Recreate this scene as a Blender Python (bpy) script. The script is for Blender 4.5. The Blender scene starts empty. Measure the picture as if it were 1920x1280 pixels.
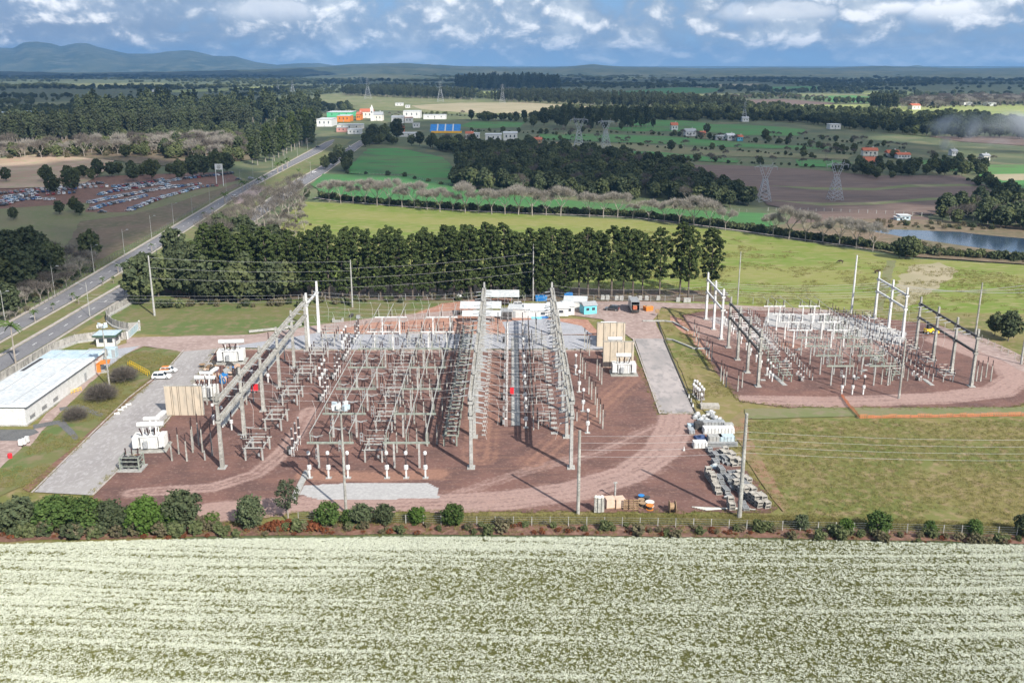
import bpy, math, random
import numpy as np
from math import sin, cos, tan, atan, pi, radians, sqrt, atan2
from mathutils.geometry import tessellate_polygon
from mathutils import Vector
random.seed(7); RNG = np.random.default_rng(11)
S = bpy.context.scene; C = S.collection
# ------------------------------------------------------------------ camera, sky, sun, exposure
CH = 75.0; FPX = 1790.0; PITCH = atan(518.0/1790.0)
cam = bpy.data.objects.new('camera', bpy.data.cameras.new('camera')); C.objects.link(cam)
cam.location = (0, 0, CH); cam.rotation_euler = (pi/2-PITCH, 0, 0)
cam.data.lens = 36*FPX/1920; cam.data.sensor_width = 36; cam.data.clip_end = 90000; cam.data.clip_start = 1
S.camera = cam
SUN_EL = radians(37.5); SDX, SDY = 0.575, -0.818       # horizontal direction towards the sun
sun = bpy.data.objects.new('sun', bpy.data.lights.new('sun', 'SUN')); C.objects.link(sun)
sun.data.energy = 5.0; sun.data.angle = radians(.5); sun.data.color = (1, .95, .87)
sun.rotation_euler = Vector((SDX*cos(SUN_EL), SDY*cos(SUN_EL), sin(SUN_EL))).to_track_quat('Z', 'Y').to_euler()
S.view_settings.view_transform = 'Standard'; S.view_settings.look = 'None'
S.view_settings.exposure = 0.60; S.view_settings.gamma = 1.0
S.cycles.max_bounces = 5; S.cycles.diffuse_bounces = 2; S.cycles.glossy_bounces = 2; S.cycles.volume_bounces = 0
S.cycles.transparent_max_bounces = 8; S.cycles.volume_step_rate = 4; S.cycles.use_denoising = True
W = bpy.data.worlds.new('World'); S.world = W; W.use_nodes = True

class NT:
    """small helper to wire shader nodes"""
    def __init__(s, tree): s.t = tree; s.t.nodes.clear()
    def n(s, typ, props=None, **ins):
        nd = s.t.nodes.new(typ)
        for k, v in (props or {}).items(): setattr(nd, k, v)
        for k, v in ins.items():
            k = k.replace('_', ' ')
            s.set(nd, k, v)
        return nd
    def set(s, nd, k, v):
        sock = nd.inputs[int(k[1:])] if k[0] == 'i' and k[1:].isdigit() else nd.inputs[k]
        if hasattr(v, 'outputs'): v = v.outputs[0]
        if hasattr(v, 'is_output'): s.t.links.new(v, sock)
        else:
            if isinstance(v, (tuple, list)) and len(v) == 3 and sock.type == 'RGBA': v = (*v, 1)
            sock.default_value = v
    def math(s, op, a, b=0.0, clamp=False):
        nd = s.n('ShaderNodeMath', dict(operation=op, use_clamp=clamp)); s.set(nd, 'i0', a); s.set(nd, 'i1', b); return nd.outputs[0]
    def mix(s, f, a, b, blend='MIX'):
        nd = s.n('ShaderNodeMix', dict(data_type='RGBA', blend_type=blend)); s.set(nd, 'i0', f); s.set(nd, 'i6', a); s.set(nd, 'i7', b); return nd.outputs[2]
    def ramp(s, f, a, b):
        nd = s.n('ShaderNodeMapRange', dict(interpolation_type='SMOOTHSTEP')); s.set(nd, 'Value', f); s.set(nd, 'From Min', a); s.set(nd, 'From Max', b); return nd.outputs[0]
    def noise(s, vec, scale, detail=4, rough=.55, dist=0.0):
        nd = s.n('ShaderNodeTexNoise'); s.set(nd, 'Vector', vec); s.set(nd, 'Scale', scale); s.set(nd, 'Detail', detail); s.set(nd, 'Roughness', rough); s.set(nd, 'Distortion', dist); return nd.outputs[0]
    def scale(s, vec, v):
        nd = s.n('ShaderNodeMapping'); s.set(nd, 'Vector', vec); nd.inputs['Scale'].default_value = v; return nd.outputs[0]

def build_world():
    t = NT(W.node_tree)
    geo = t.n('ShaderNodeTexCoord').outputs['Generated']
    sky = t.n('ShaderNodeTexSky', dict(sky_type='NISHITA', sun_disc=False, sun_elevation=SUN_EL, sun_rotation=atan2(SDX, SDY), altitude=900, air_density=1.0, dust_density=.35, ozone_density=2.2))
    sep = t.n('ShaderNodeSeparateXYZ', Vector=geo); x, y, z = sep.outputs
    az = t.math('ARCTAN2', x, y); el = t.math('ARCSINE', z)
    # cumulus deck: flat-bottomed banks, smaller towards the horizon
    elp = t.math('POWER', t.math('MAXIMUM', t.math('ADD', el, .012), .002), .62)
    v = t.n('ShaderNodeCombineXYZ', X=az, Y=elp, Z=0.0).outputs[0]
    n1 = t.noise(t.scale(v, (8.0, 7.0, 1)), 1.0, 3, .5)
    n2 = t.noise(t.scale(v, (25.0, 18.0, 1)), 1.0, 9, .56, .2)
    v3 = t.n('ShaderNodeCombineXYZ', X=az, Y=t.math('SUBTRACT', elp, .016), Z=0.0).outputs[0]
    n3 = t.noise(t.scale(v3, (25.0, 18.0, 1)), 1.0, 9, .56, .2)
    dens = t.math('ADD', t.math('MULTIPLY', n1, .55), t.math('MULTIPLY', n2, .62))
    left = t.math('MULTIPLY', t.ramp(az, -.0, -.45), .07)
    cover = t.ramp(t.math('ADD', dens, left), .36, .58)
    cover = t.math('MULTIPLY', cover, t.math('SUBTRACT', 1.0, t.math('MULTIPLY', t.ramp(el, .10, .55), .75)))
    cover = t.math('MULTIPLY', cover, t.math('ADD', .78, t.math('MULTIPLY', t.ramp(el, .0, .03), .22)))
    lit = t.math('ADD', t.ramp(t.math('SUBTRACT', n2, n3), -.03, .19), 0.0)
    lit = t.math('MULTIPLY', lit, t.ramp(dens, .50, .64))
    # two white cumulus heads high on the right
    for a0, e0, sa, se in ((.412, .0475, .036, .0135), (.352, .0505, .032, .008), (.255, .047, .05, .010), (-.235, .049, .05, .012)):
        wob = t.math('MULTIPLY', t.math('SUBTRACT', n2, .5), 3.0)
        dx = t.math('DIVIDE', t.math('SUBTRACT', az, a0), sa); dy = t.math('DIVIDE', t.math('SUBTRACT', el, e0), se)
        d = t.math('ADD', t.math('SQRT', t.math('ADD', t.math('MULTIPLY', dx, dx), t.math('MULTIPLY', dy, dy))), wob)
        m = t.math('MULTIPLY', t.ramp(d, 1.15, .55), .95 if a0 > .3 else .55)
        cover = t.math('MAXIMUM', cover, m); lit = t.math('MAXIMUM', lit, t.math('MULTIPLY', m, t.ramp(dy, -1.2, .3)))
    base = t.mix(1.0, sky.outputs[0], (.075, .075, .075), 'MULTIPLY')
    blue = t.mix(t.ramp(el, .0, .12), (.27, .44, .64), (.14, .30, .54))
    clear = t.mix(t.ramp(el, .10, .35), blue, base)
    ccol = t.mix(lit, t.mix(t.ramp(t.math('ADD', t.math('MULTIPLY', n2, .7), t.math('MULTIPLY', n1, .3)), .40, .66), (.23, .32, .45), (.50, .57, .64)), (.86, .88, .91))
    darkl = t.math('MULTIPLY', t.ramp(az, -.12, -.5), .55)
    ccol = t.mix(t.math('MULTIPLY', darkl, t.math('SUBTRACT', 1.0, lit)), ccol, (.20, .28, .42))
    col = t.mix(cover, clear, ccol)
    col = t.mix(t.math('MULTIPLY', t.ramp(el, .022, -.002), .55), col, (.30, .48, .70))
    bg = t.n('ShaderNodeBackground', Color=col, Strength=1.0)
    t.n('ShaderNodeOutputWorld', Surface=bg)
build_world()

# ------------------------------------------------------------------ pixel helpers (1920 x 1280 photograph -> metres)
def G(px, py, z=0.0):
    a = PITCH+atan((py-640.0)/FPX); Y = (CH-z)/tan(a); d = Y*cos(PITCH)+(CH-z)*sin(PITCH)
    return ((px-960)/FPX*d, Y, z)
def G2(px, py): return G(px, py)[:2]
def HT(py, Y): return CH-Y*tan(PITCH+atan((py-640.0)/FPX))
def XA(px, Y, z=0.0): return (px-960)/FPX*(Y*cos(PITCH)+(CH-z)*sin(PITCH))

# ------------------------------------------------------------------ value noise in numpy
def vnoise(x, y, seed=0):
    x = np.asarray(x, float); y = np.asarray(y, float)
    xi = np.floor(x).astype(np.int64); yi = np.floor(y).astype(np.int64); fx = x-xi; fy = y-yi
    fx = fx*fx*(3-2*fx); fy = fy*fy*(3-2*fy)
    def h(a, b):
        n = (a*374761393+b*668265263+seed*1442695041) & 0xffffffff
        n = ((n ^ (n >> 13))*1274126177) & 0xffffffff
        return ((n ^ (n >> 16)) & 0xffff)/65535.0
    return (h(xi, yi)*(1-fx)+h(xi+1, yi)*fx)*(1-fy)+(h(xi, yi+1)*(1-fx)+h(xi+1, yi+1)*fx)*fy
def fbm(x, y, seed=0, o=4):
    s = 0; a = .5; t = 0
    for i in range(o): s = s+a*vnoise(x*2**i, y*2**i, seed+i); t += a; a *= .55
    return s/t
def inpoly(x, y, P):
    r = np.zeros(np.shape(x), bool); n = len(P); j = n-1
    for i in range(n):
        xi, yi = P[i][:2]; xj, yj = P[j][:2]
        if yi != yj: r ^= ((yi > y) != (yj > y)) & (x < (xj-xi)*(y-yi)/(yj-yi)+xi)
        j = i
    return r
def distline(x, y, P):
    d = np.full(np.shape(x), 1e9)
    for (ax, ay), (bx, by) in zip(P[:-1], P[1:]):
        vx, vy = bx-ax, by-ay; L = vx*vx+vy*vy+1e-9
        t = np.clip(((x-ax)*vx+(y-ay)*vy)/L, 0, 1)
        d = np.minimum(d, np.hypot(x-ax-t*vx, y-ay-t*vy))
    return d
def resample(P, step):
    out = []
    for a, b in zip(P[:-1], P[1:]):
        L = math.dist(a, b); n = max(1, int(round(L/step)))
        for i in range(n): out.append(tuple(a[k]+(b[k]-a[k])*i/n for k in range(len(a))))
    out.append(tuple(P[-1])); return out

# ------------------------------------------------------------------ materials
MATS = {}
def mat(name, col, col2=None, scale=1.0, col3=None, scale3=8.0, rough=.85, spec=.25, metal=0.0, bump=0.0, obj=False, stretch=(1, 1, 1), lo=.38, hi=.62, var=0.0, detail=5):
    if name in MATS: return MATS[name]
    m = bpy.data.materials.new(name); m.use_nodes = True; t = NT(m.node_tree); MATS[name] = m
    vec = t.n('ShaderNodeTexCoord').outputs['Object'] if obj else t.n('ShaderNodeNewGeometry').outputs['Position']
    if stretch != (1, 1, 1): vec = t.scale(vec, stretch)
    c = (*col, 1)
    if col2: c = t.mix(t.ramp(t.noise(vec, scale, detail), lo, hi), col, col2)
    if col3: c = t.mix(t.ramp(t.noise(vec, scale3, 4, .6), .45, .68), c, col3)
    if var:
        r = t.n('ShaderNodeObjectInfo').outputs['Random']
        c = t.mix(1.0, c, t.n('ShaderNodeCombineXYZ', X=t.math('ADD', 1-var, t.math('MULTIPLY', r, 2*var)), Y=t.math('ADD', 1-var*.8, t.math('MULTIPLY', r, 1.6*var)), Z=t.math('ADD', 1-var, t.math('MULTIPLY', r, 2*var))).outputs[0], 'MULTIPLY')
    b = t.n('ShaderNodeBsdfPrincipled', Base_Color=c, Roughness=rough, Metallic=metal)
    b.inputs['Specular IOR Level'].default_value = spec
    if bump:
        bp = t.n('ShaderNodeBump', Height=t.noise(vec, scale3*1.3, 5), Strength=bump); bp.inputs['Distance'].default_value = .3
        t.set(b, 'Normal', bp)
    t.n('ShaderNodeOutputMaterial', Surface=b)
    return m
def tint(name, rough=.35, spec=.5, coat=0.0):
    """paint whose colour is the object's own colour"""
    if name in MATS: return MATS[name]
    m = bpy.data.materials.new(name); m.use_nodes = True; t = NT(m.node_tree); MATS[name] = m
    oi = t.n('ShaderNodeObjectInfo'); nz = t.noise(t.n('ShaderNodeTexCoord').outputs['Object'], 2.0, 4)
    c = t.mix(t.math('MULTIPLY', nz, .25), oi.outputs['Color'], (.25, .22, .2))
    b = t.n('ShaderNodeBsdfPrincipled', Base_Color=c, Roughness=rough); b.inputs['Specular IOR Level'].default_value = spec; b.inputs['Coat Weight'].default_value = coat
    t.n('ShaderNodeOutputMaterial', Surface=b); return m

M_conc = mat('concrete', (.44, .43, .39), (.30, .29, .26), .6, (.22, .21, .19), 3.0, bump=.1)
M_concw = mat('pale_concrete', (.43, .425, .40), (.35, .345, .325), .5, (.26, .255, .24), 2.5)
M_white = mat('white_paint', (.70, .70, .69), (.60, .60, .58), .8, (.50, .50, .48), 3.0, rough=.5)
M_steel = mat('galvanised_steel', (.42, .43, .43), (.32, .33, .33), 2.0, rough=.55, metal=.3)
M_green = mat('weathered_grey_green_steel', (.30, .33, .28), (.22, .245, .21), 1.5, rough=.6)
M_alu = mat('aluminium_tube', (.48, .48, .44), (.36, .355, .325), .6, rough=.45, metal=.25)
M_porc = mat('brown_porcelain', (.065, .035, .03), (.045, .026, .024), 3.0, rough=.25, spec=.6)
M_grey = mat('grey_porcelain', (.36, .375, .38), (.28, .29, .30), 3.0, rough=.35)
M_dark = mat('dark_metal', (.045, .045, .047), (.075, .07, .065), 2.0, rough=.6)
M_tyre = mat('tyre_rubber', (.018, .018, .018), rough=.9)
M_glass = mat('dark_glass', (.02, .028, .034), rough=.08, spec=.8)
M_red = mat('red_paint', (.62, .03, .04), rough=.5)
M_wood = mat('timber', (.36, .25, .15), (.26, .17, .10), 2.0, rough=.9)
M_yel = mat('yellow_paint', (.85, .55, .02), rough=.5)
M_blue = mat('blue_paint', (.02, .16, .45), (.03, .22, .52), .5, rough=.5)
M_beige = mat('beige_render', (.66, .54, .38), (.60, .48, .33), .5, rough=.9)
M_tint = tint('tinted_paint'); M_car = tint('car_paint', .22, .6, .6)

# ------------------------------------------------------------------ mesh builder
class MB:
    def __init__(s): s.v = []; s.f = []; s.m = []; s.mats = []
    def mi(s, m):
        if m not in s.mats: s.mats.append(m)
        return s.mats.index(m)
    def add(s, vs, fs, m):
        k = len(s.v); i = s.mi(m); s.v += vs
        for f in fs: s.f.append(tuple(a+k for a in f)); s.m.append(i)
        return s
    def box(s, cx, cy, z0, sx, sy, sz, m, rz=0.0, tx=1.0, ty=1.0):
        c, n = cos(rz), sin(rz); vs = []
        for z, a, b in ((z0, 1, 1), (z0+sz, tx, ty)):
            for dx, dy in ((-1, -1), (1, -1), (1, 1), (-1, 1)):
                x = dx*sx/2*a; y = dy*sy/2*b; vs.append((cx+x*c-y*n, cy+x*n+y*c, z))
        return s.add(vs, [(3, 2, 1, 0), (4, 5, 6, 7), (0, 1, 5, 4), (1, 2, 6, 5), (2, 3, 7, 6), (3, 0, 4, 7)], m)
    def tube(s, a, b, r, r2, m, n=6, cap=True):
        a = Vector(a); b = Vector(b); d = (b-a)
        if d.length < 1e-6: return s
        d.normalize(); u = d.orthogonal().normalized(); w = d.cross(u); vs = []
        for p, q in ((a, r), (b, r2)):
            for i in range(n):
                t = 2*pi*i/n; vs.append(tuple(p+u*(q*cos(t))+w*(q*sin(t))))
        fs = [(i, (i+1) % n, n+(i+1) % n, n+i) for i in range(n)]
        if cap: fs += [tuple(range(n-1, -1, -1)), tuple(range(n, 2*n))]
        return s.add(vs, fs, m)
    def bar(s, a, b, w, h, m):
        """rectangular bar from a to b, w across and h high"""
        a = Vector(a); b = Vector(b); d = (b-a).normalized(); up = Vector((0, 0, 1))
        if abs(d.z) > .97: up = Vector((0, 1, 0))
        x = d.cross(up).normalized()*(w/2); y = x.cross(d).normalized()*(h/2)
        vs = [tuple(p+q) for p in (a, b) for q in (-x-y, x-y, x+y, -x+y)]
        return s.add(vs, [(3, 2, 1, 0), (4, 5, 6, 7), (0, 1, 5, 4), (1, 2, 6, 5), (2, 3, 7, 6), (3, 0, 4, 7)], m)
    def lathe(s, cx, cy, prof, m, n=8):
        vs = []; fs = []
        for z, r in prof:
            for i in range(n): t = 2*pi*i/n; vs.append((cx+r*cos(t), cy+r*sin(t), z))
        k = len(prof)
        for j in range(k-1):
            for i in range(n): fs.append((j*n+i, j*n+(i+1) % n, (j+1)*n+(i+1) % n, (j+1)*n+i))
        fs += [tuple(range(n-1, -1, -1)), tuple(range((k-1)*n, k*n))]
        return s.add(vs, fs, m)
    def prism(s, P, z0, z1, m, side=None):
        n = len(P); tris = tessellate_polygon([[Vector((p[0], p[1], 0)) for p in P]])
        vs = [(p[0], p[1], z0) for p in P]+[(p[0], p[1], z1) for p in P]
        area = sum(P[i][0]*P[(i+1) % n][1]-P[(i+1) % n][0]*P[i][1] for i in range(n))
        s.add(vs, [tuple(n+i for i in (t if _up(P, t) else t[::-1])) for t in tris], m)
        k = [(i, (i+1) % n, n+(i+1) % n, n+i) for i in range(n)]
        if area < 0: k = [f[::-1] for f in k]
        return s.add(vs, k, side or m)
    def mesh(s, name):
        me = bpy.data.meshes.new(name); me.from_pydata(s.v, [], s.f)
        for m in s.mats: me.materials.append(m)
        if len(s.mats) > 1: me.polygons.foreach_set('material_index', s.m)
        me.update(); return me
def _up(P, t):
    a, b, c = (P[i] for i in t); return (b[0]-a[0])*(c[1]-a[1])-(b[1]-a[1])*(c[0]-a[0]) > 0
def link(name, me, parent=None, loc=None, rz=None, sc=None):
    o = bpy.data.objects.new(name, me); C.objects.link(o)
    if parent: o.parent = parent
    if loc is not None: o.location = (loc[0], loc[1], loc[2] if len(loc) > 2 else 0)
    if rz is not None: o.rotation_euler = (0, 0, rz)
    if sc is not None: o.scale = sc if isinstance(sc, tuple) else (sc, sc, sc)
    return o
def tag(o, label, cat, group=None, kind=None):
    o['label'] = label; o['category'] = cat
    if group: o['group'] = group
    if kind: o['kind'] = kind
    return o
def thing(name, label, cat, loc=(0, 0, 0), rz=0, group=None, sc=None):
    o = link(name, None, None, loc, rz, sc); o.empty_display_size = .3; return tag(o, label, cat, group)
def part(name, mb, parent, loc=None, rz=None, sc=None):
    return link(name, mb.mesh(name) if isinstance(mb, MB) else mb, parent, loc, rz, sc)
def solid(name, mb, label, cat, group=None, loc=None, rz=None, sc=None):
    return tag(link(name, mb.mesh(name) if isinstance(mb, MB) else mb, None, loc, rz, sc), label, cat, group)
def setting(name, me, kind='structure', label=None):
    o = link(name, me.mesh(name) if isinstance(me, MB) else me); o['kind'] = kind
    if label: o['label'] = label
    return o
def dup(root, loc, rz=None, label=None, sc=None, group=None):
    r = root.copy(); C.objects.link(r); r.location = (loc[0], loc[1], loc[2] if len(loc) > 2 else 0)
    if rz is not None: r.rotation_euler = (0, 0, rz)
    if sc is not None: r.scale = sc if isinstance(sc, tuple) else (sc, sc, sc)
    if label: r['label'] = label
    if group: r['group'] = group
    for ch in KIDS.get(root.name, ()):
        c = ch.copy(); C.objects.link(c); c.parent = r
        for g in KIDS.get(ch.name, ()):
            d = g.copy(); C.objects.link(d); d.parent = c
    return r
KIDS = {}
def freeze(root):
    """remember a finished prototype's children so copies need no search"""
    for o in C.objects:
        if o.parent: KIDS.setdefault(o.parent.name, [])
        if o.parent and o not in KIDS[o.parent.name]: KIDS[o.parent.name].append(o)
def keep(root, *parts):
    for p in parts: KIDS.setdefault(p.parent.name, []).append(p)
    return root
_O = 'zeroth first second third fourth fifth sixth seventh eighth ninth tenth eleventh twelfth thirteenth fourteenth fifteenth sixteenth seventeenth eighteenth nineteenth'.split()
_T = {2: 'twent', 3: 'thirt', 4: 'fort', 5: 'fift', 6: 'sixt', 7: 'sevent', 8: 'eight', 9: 'ninet'}
def nth(n):
    if n < 20: return _O[n]
    if n >= 100: return 'hundred and '+nth(n-100) if n > 100 else 'hundredth'
    a, b = divmod(n, 10); return _T[a]+('ieth' if b == 0 else 'y-'+_O[b])
# ------------------------------------------------------------------ ground sheet and patches
M_plain = mat('dark_countryside', (.10, .125, .055), (.07, .09, .045), .008, (.15, .145, .075), .03, detail=8)
M_lawn = mat('mown_grass', (.190, .165, .058), (.125, .142, .036), .035, (.25, .19, .10), .42, bump=.3, detail=10, lo=.40, hi=.60)
M_lawn2 = mat('green_lawn', (.10, .138, .040), (.14, .142, .052), .06, (.19, .155, .085), .3, bump=.25, detail=8)
M_mead = mat('lime_meadow', (.130, .185, .024), (.205, .21, .055), .022, (.25, .23, .095), .30, stretch=(.5, 1.5, 1), bump=.2, detail=9)
M_crop = mat('bright_green_crop', (.045, .150, .042), (.060, .130, .040), .03, (.06, .17, .045), .2, stretch=(.3, 1, 1), detail=7)
M_crop2 = mat('green_crop', (.055, .20, .045), (.08, .185, .048), .02, (.09, .12, .05), .08, stretch=(.35, 1, 1), detail=7)
M_olive = mat('olive_pasture', (.17, .18, .075), (.125, .15, .055), .01, (.23, .21, .12), .04, detail=7)
M_lit = mat('yellow_green_pasture', (.25, .29, .08), (.20, .25, .065), .012, (.33, .31, .15), .05, detail=7)
M_tan = mat('tan_stubble', (.34, .29, .19), (.28, .25, .15), .02, detail=7)
M_plow = mat('ploughed_soil', (.14, .095, .075), (.105, .075, .062), .03, (.18, .13, .105), .2, stretch=(.25, 1.4, 1), detail=8)
M_soil = mat('red_brown_soil', (.19, .10, .072), (.13, .075, .055), .25, (.25, .15, .11), 1.2, bump=.3, detail=8)
M_pink = mat('dry_pinkish_field', (.42, .30, .22), (.35, .23, .16), .03, (.30, .29, .16), .12, detail=8)
M_scrub = mat('dry_brown_grass', (.16, .115, .075), (.115, .105, .055), .04, (.20, .15, .10), .3, detail=8)
M_scrubr = mat('worn_reddish_grass', (.26, .15, .095), (.19, .155, .07), .3, (.22, .175, .085), .9, lo=.42, hi=.58, detail=9)
M_dim = mat('sparse_grass', (.145, .165, .065), (.18, .17, .085), .05, (.20, .175, .105), .4, detail=8)
M_asph = mat('asphalt', (.175, .172, .178), (.145, .142, .15), .15, (.21, .205, .205), 2.0, bump=.05)
M_asphd = mat('dark_asphalt', (.10, .10, .10), (.13, .13, .128), .3, (.16, .16, .155), 3.0)
M_kerb = mat('kerb_concrete', (.42, .38, .34), (.34, .30, .27), .8)
M_track = mat('pink_dirt_road', (.34, .255, .225), (.28, .205, .18), .12, (.40, .31, .275), .8, bump=.1, detail=8)
M_grav = mat('grey_crushed_stone', (.34, .345, .37), (.29, .295, .315), .25, (.42, .42, .44), 3.5, bump=.3, detail=9)
M_mark = mat('road_paint', (.70, .70, .68), (.5, .5, .48), 2.0)
M_dirtr = mat('orange_red_earth', (.38, .20, .14), (.30, .15, .11), .3, (.44, .28, .21), 1.5, bump=.25, detail=8)

_layer = [0, 0]
def patch(name, P, m, px=True, z=None, jit=.6, step=4.0, label=None, far=None):
    Q = [G2(*p) for p in P] if px else list(P)
    Q = Q+[Q[0]]
    ymean = sum(q[1] for q in Q)/len(Q)
    if far is None: far = ymean > 420
    step = max(step, ymean/110)
    R = resample(Q, step)[:-1]; k = max(jit, ymean/600 if jit else 0)
    if jit: R = [(x+(fbm(x*.23, y*.23, 5, 3)-.5)*2.6*k, y+(fbm(x*.23+40, y*.23, 9, 3)-.5)*2.6*k) for x, y in R]
    if z is None:
        _layer[int(far)] += 1; z = .02+_layer[int(far)]*(.012 if far else .004)
    b = MB(); tris = tessellate_polygon([[Vector((x, y, 0)) for x, y in R]])
    b.add([(float(x), float(y), z) for x, y in R], [t if _up(R, t) else t[::-1] for t in tris], m)
    return setting(name, b, label=label)

b = MB()
xs = [-40000, -8000, -2000, 0, 2000, 8000, 40000]
ys = [-3000, 0, 400, 1500, 4000, 12000, 60000]
b.add([(x, y, 0) for y in ys for x in xs], [(j*7+i, j*7+i+1, (j+1)*7+i+1, (j+1)*7+i) for j in range(6) for i in range(6)], M_plain)
setting('ground', b, label='dark green and brown countryside reaching the horizon')

# far and middle fields, back to front
FIELDS = []          # pixel polygons that trees keep clear of
def field(name, P, m, **k):
    FIELDS.append([G2(*p) for p in P]); return patch(name, P, m, jit=1.0, step=12, **k)
field('pasture', [(600, 178), (680, 172), (760, 182), (900, 187), (1080, 192), (1160, 205), (1150, 213), (900, 216), (760, 208), (640, 204), (560, 196)], M_olive, label='olive pasture on the slope above the town')
field('pasture', [(770, 198), (860, 193), (985, 192), (1110, 200), (1160, 207), (1000, 213), (880, 212), (790, 205)], M_tan, label='sunlit tan strip of the pasture above the town')
field('field', [(900, 172), (960, 171), (960, 177), (905, 178)], M_lit)
field('field', [(1100, 176), (1200, 169), (1275, 164), (1360, 167), (1330, 174), (1230, 181), (1120, 182)], M_crop, label='bright green crop field far behind the pylons')
field('field', [(1280, 176), (1420, 174), (1560, 176), (1700, 180), (1560, 182), (1400, 181), (1300, 183)], M_olive)
field('field', [(1300, 159), (1420, 157), (1440, 160), (1310, 164)], M_tan)
field('field', [(1440, 163), (1540, 162), (1530, 170), (1450, 171)], M_crop2)
field('field', [(1600, 171), (1700, 170), (1720, 176), (1620, 177)], M_lit)
field('ploughed_field', [(1360, 188), (1470, 186), (1570, 194), (1540, 199), (1400, 196)], M_plow, label='brown field beyond the yellow-green pasture')
field('field', [(1500, 181), (1600, 179), (1660, 184), (1640, 193), (1560, 192)], M_crop2)
field('pasture', [(1365, 193), (1480, 197), (1640, 196), (1700, 200), (1920, 196), (2100, 195), (2100, 232), (1900, 229), (1740, 221), (1600, 213), (1480, 205), (1385, 203)], M_lit, label='sunlit yellow-green pasture far right')
field('field', [(1750, 212), (1850, 210), (1870, 222), (1760, 222)], M_soil)
field('field', [(0, 196), (45, 198), (50, 206), (0, 208)], M_olive)
field('field', [(60, 192), (135, 191), (140, 205), (75, 204)], M_olive)
field('field', [(290, 171), (330, 169), (420, 166), (510, 162), (515, 166), (420, 171), (330, 174)], M_lit, label='pale strip of pasture beyond the left woods')
field('field', [(120, 157), (300, 155), (330, 161), (150, 165)], M_olive)
field('field', [(885, 228), (985, 229), (975, 239), (890, 241), (860, 237)], M_crop2, label='green field beside the white sheds')
field('field', [(1130, 240), (1210, 238), (1310, 240), (1300, 246), (1170, 247)], M_crop2)
field('field', [(1175, 225), (1280, 226), (1330, 232), (1320, 238), (1180, 236)], M_crop2)
field('field', [(1290, 233), (1400, 234), (1510, 243), (1500, 256), (1400, 254), (1300, 246)], M_crop2, label='green field behind the farmhouses')
field('field', [(1010, 252), (1120, 252), (1250, 256), (1340, 264), (1430, 271), (1560, 276), (1540, 281), (1380, 277), (1240, 270), (1130, 266), (1020, 262)], M_crop2, label='long green field in front of the farmhouses')
field('pasture', [(1010, 268), (1180, 270), (1400, 284), (1600, 292), (1590, 299), (1380, 294), (1180, 284), (1010, 276)], M_dim)
field('field', [(1110, 284), (1210, 284), (1300, 291), (1330, 297), (1210, 300), (1120, 295)], M_crop2)
field('field', [(1310, 293), (1390, 300), (1380, 306), (1310, 303)], M_crop2)
field('field', [(1490, 300), (1560, 301), (1600, 306), (1590, 314), (1500, 313)], M_crop2)
field('field', [(1715, 302), (1760, 300), (1830, 306), (1840, 318), (1790, 322), (1740, 312)], M_crop2)
field('ploughed_field', [(1740, 256), (1860, 256), (1940, 256), (1940, 275), (1800, 266)], M_plow)
field('ploughed_field', [(1255, 309), (1380, 311), (1500, 317), (1640, 330), (1800, 330), (1840, 344), (1875, 372), (1840, 390), (1760, 402), (1700, 405), (1500, 397), (1440, 385), (1420, 370), (1330, 350), (1290, 330)], M_plow, label='brown ploughed field with contour strips behind the pylons')
for P in ([(1440, 349), (1530, 352), (1640, 354), (1700, 347), (1800, 346), (1860, 350), (1800, 350), (1705, 352), (1640, 358), (1530, 357)], [(1440, 376), (1540, 382), (1640, 380), (1740, 372), (1850, 372), (1740, 377), (1640, 385), (1540, 387)]):
    field('grass_strip', P, M_olive, label='pale grass contour strip across the ploughed field')
field('field', [(1820, 311), (2000, 309), (2000, 380), (1905, 362), (1860, 350), (1835, 330)], M_crop2, label='green field on the far right')
field('field', [(1850, 328), (1960, 326), (1960, 338), (1880, 340)], M_tan, label='whitish blossoming band in the right green field')
field('field', [(0, 298), (70, 290), (165, 296), (215, 302), (195, 322), (160, 345), (100, 352), (-80, 356), (-80, 300)], M_pink, label='dry pinkish field behind the car park')
field('field', [(240, 296), (290, 293), (290, 303), (250, 308)], M_pink)
patch('shrubland', [(-100, 262), (250, 258), (450, 250), (480, 300), (300, 312), (200, 300), (60, 290), (-100, 298)], M_scrub)
FIELDS.append([G2(*p) for p in [(-300, 380), (470, 335), (620, 262), (680, 262), (600, 330), (560, 420), (300, 520), (-300, 700)]])
field('green_field', [(690, 280), (745, 278), (830, 296), (855, 318), (856, 352), (760, 334), (655, 326), (650, 318)], M_crop2, label='mid green field rising behind the hedge row')
field('green_field', [(583, 347), (607, 327), (700, 329), (790, 337), (855, 352), (1000, 372), (1290, 395), (1445, 402), (1450, 428), (1380, 420), (1200, 398), (900, 392), (620, 376)], M_crop, label='bright emerald crop strip behind the bare tree row')
field('soil_bank', [(1490, 402), (1560, 398), (1740, 408), (1740, 416), (1560, 416), (1470, 425)], M_plow, label='bare brown bank above the pond')
patch('rough_bank', [(1440, 425), (1600, 412), (1760, 414), (1960, 432), (1960, 500), (1700, 482), (1560, 455)], M_scrub)
M_water = mat('pond_water', (.03, .055, .095), (.045, .07, .10), .05, rough=.12, spec=.6, bump=.03)
patch('pond', [(1608, 431), (1700, 433), (1800, 437), (1850, 443), (1990, 455), (1990, 484), (1900, 476), (1800, 462), (1700, 447), (1650, 438)], M_water, jit=.8, label='narrow blue-grey pond behind the hedge')
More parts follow.
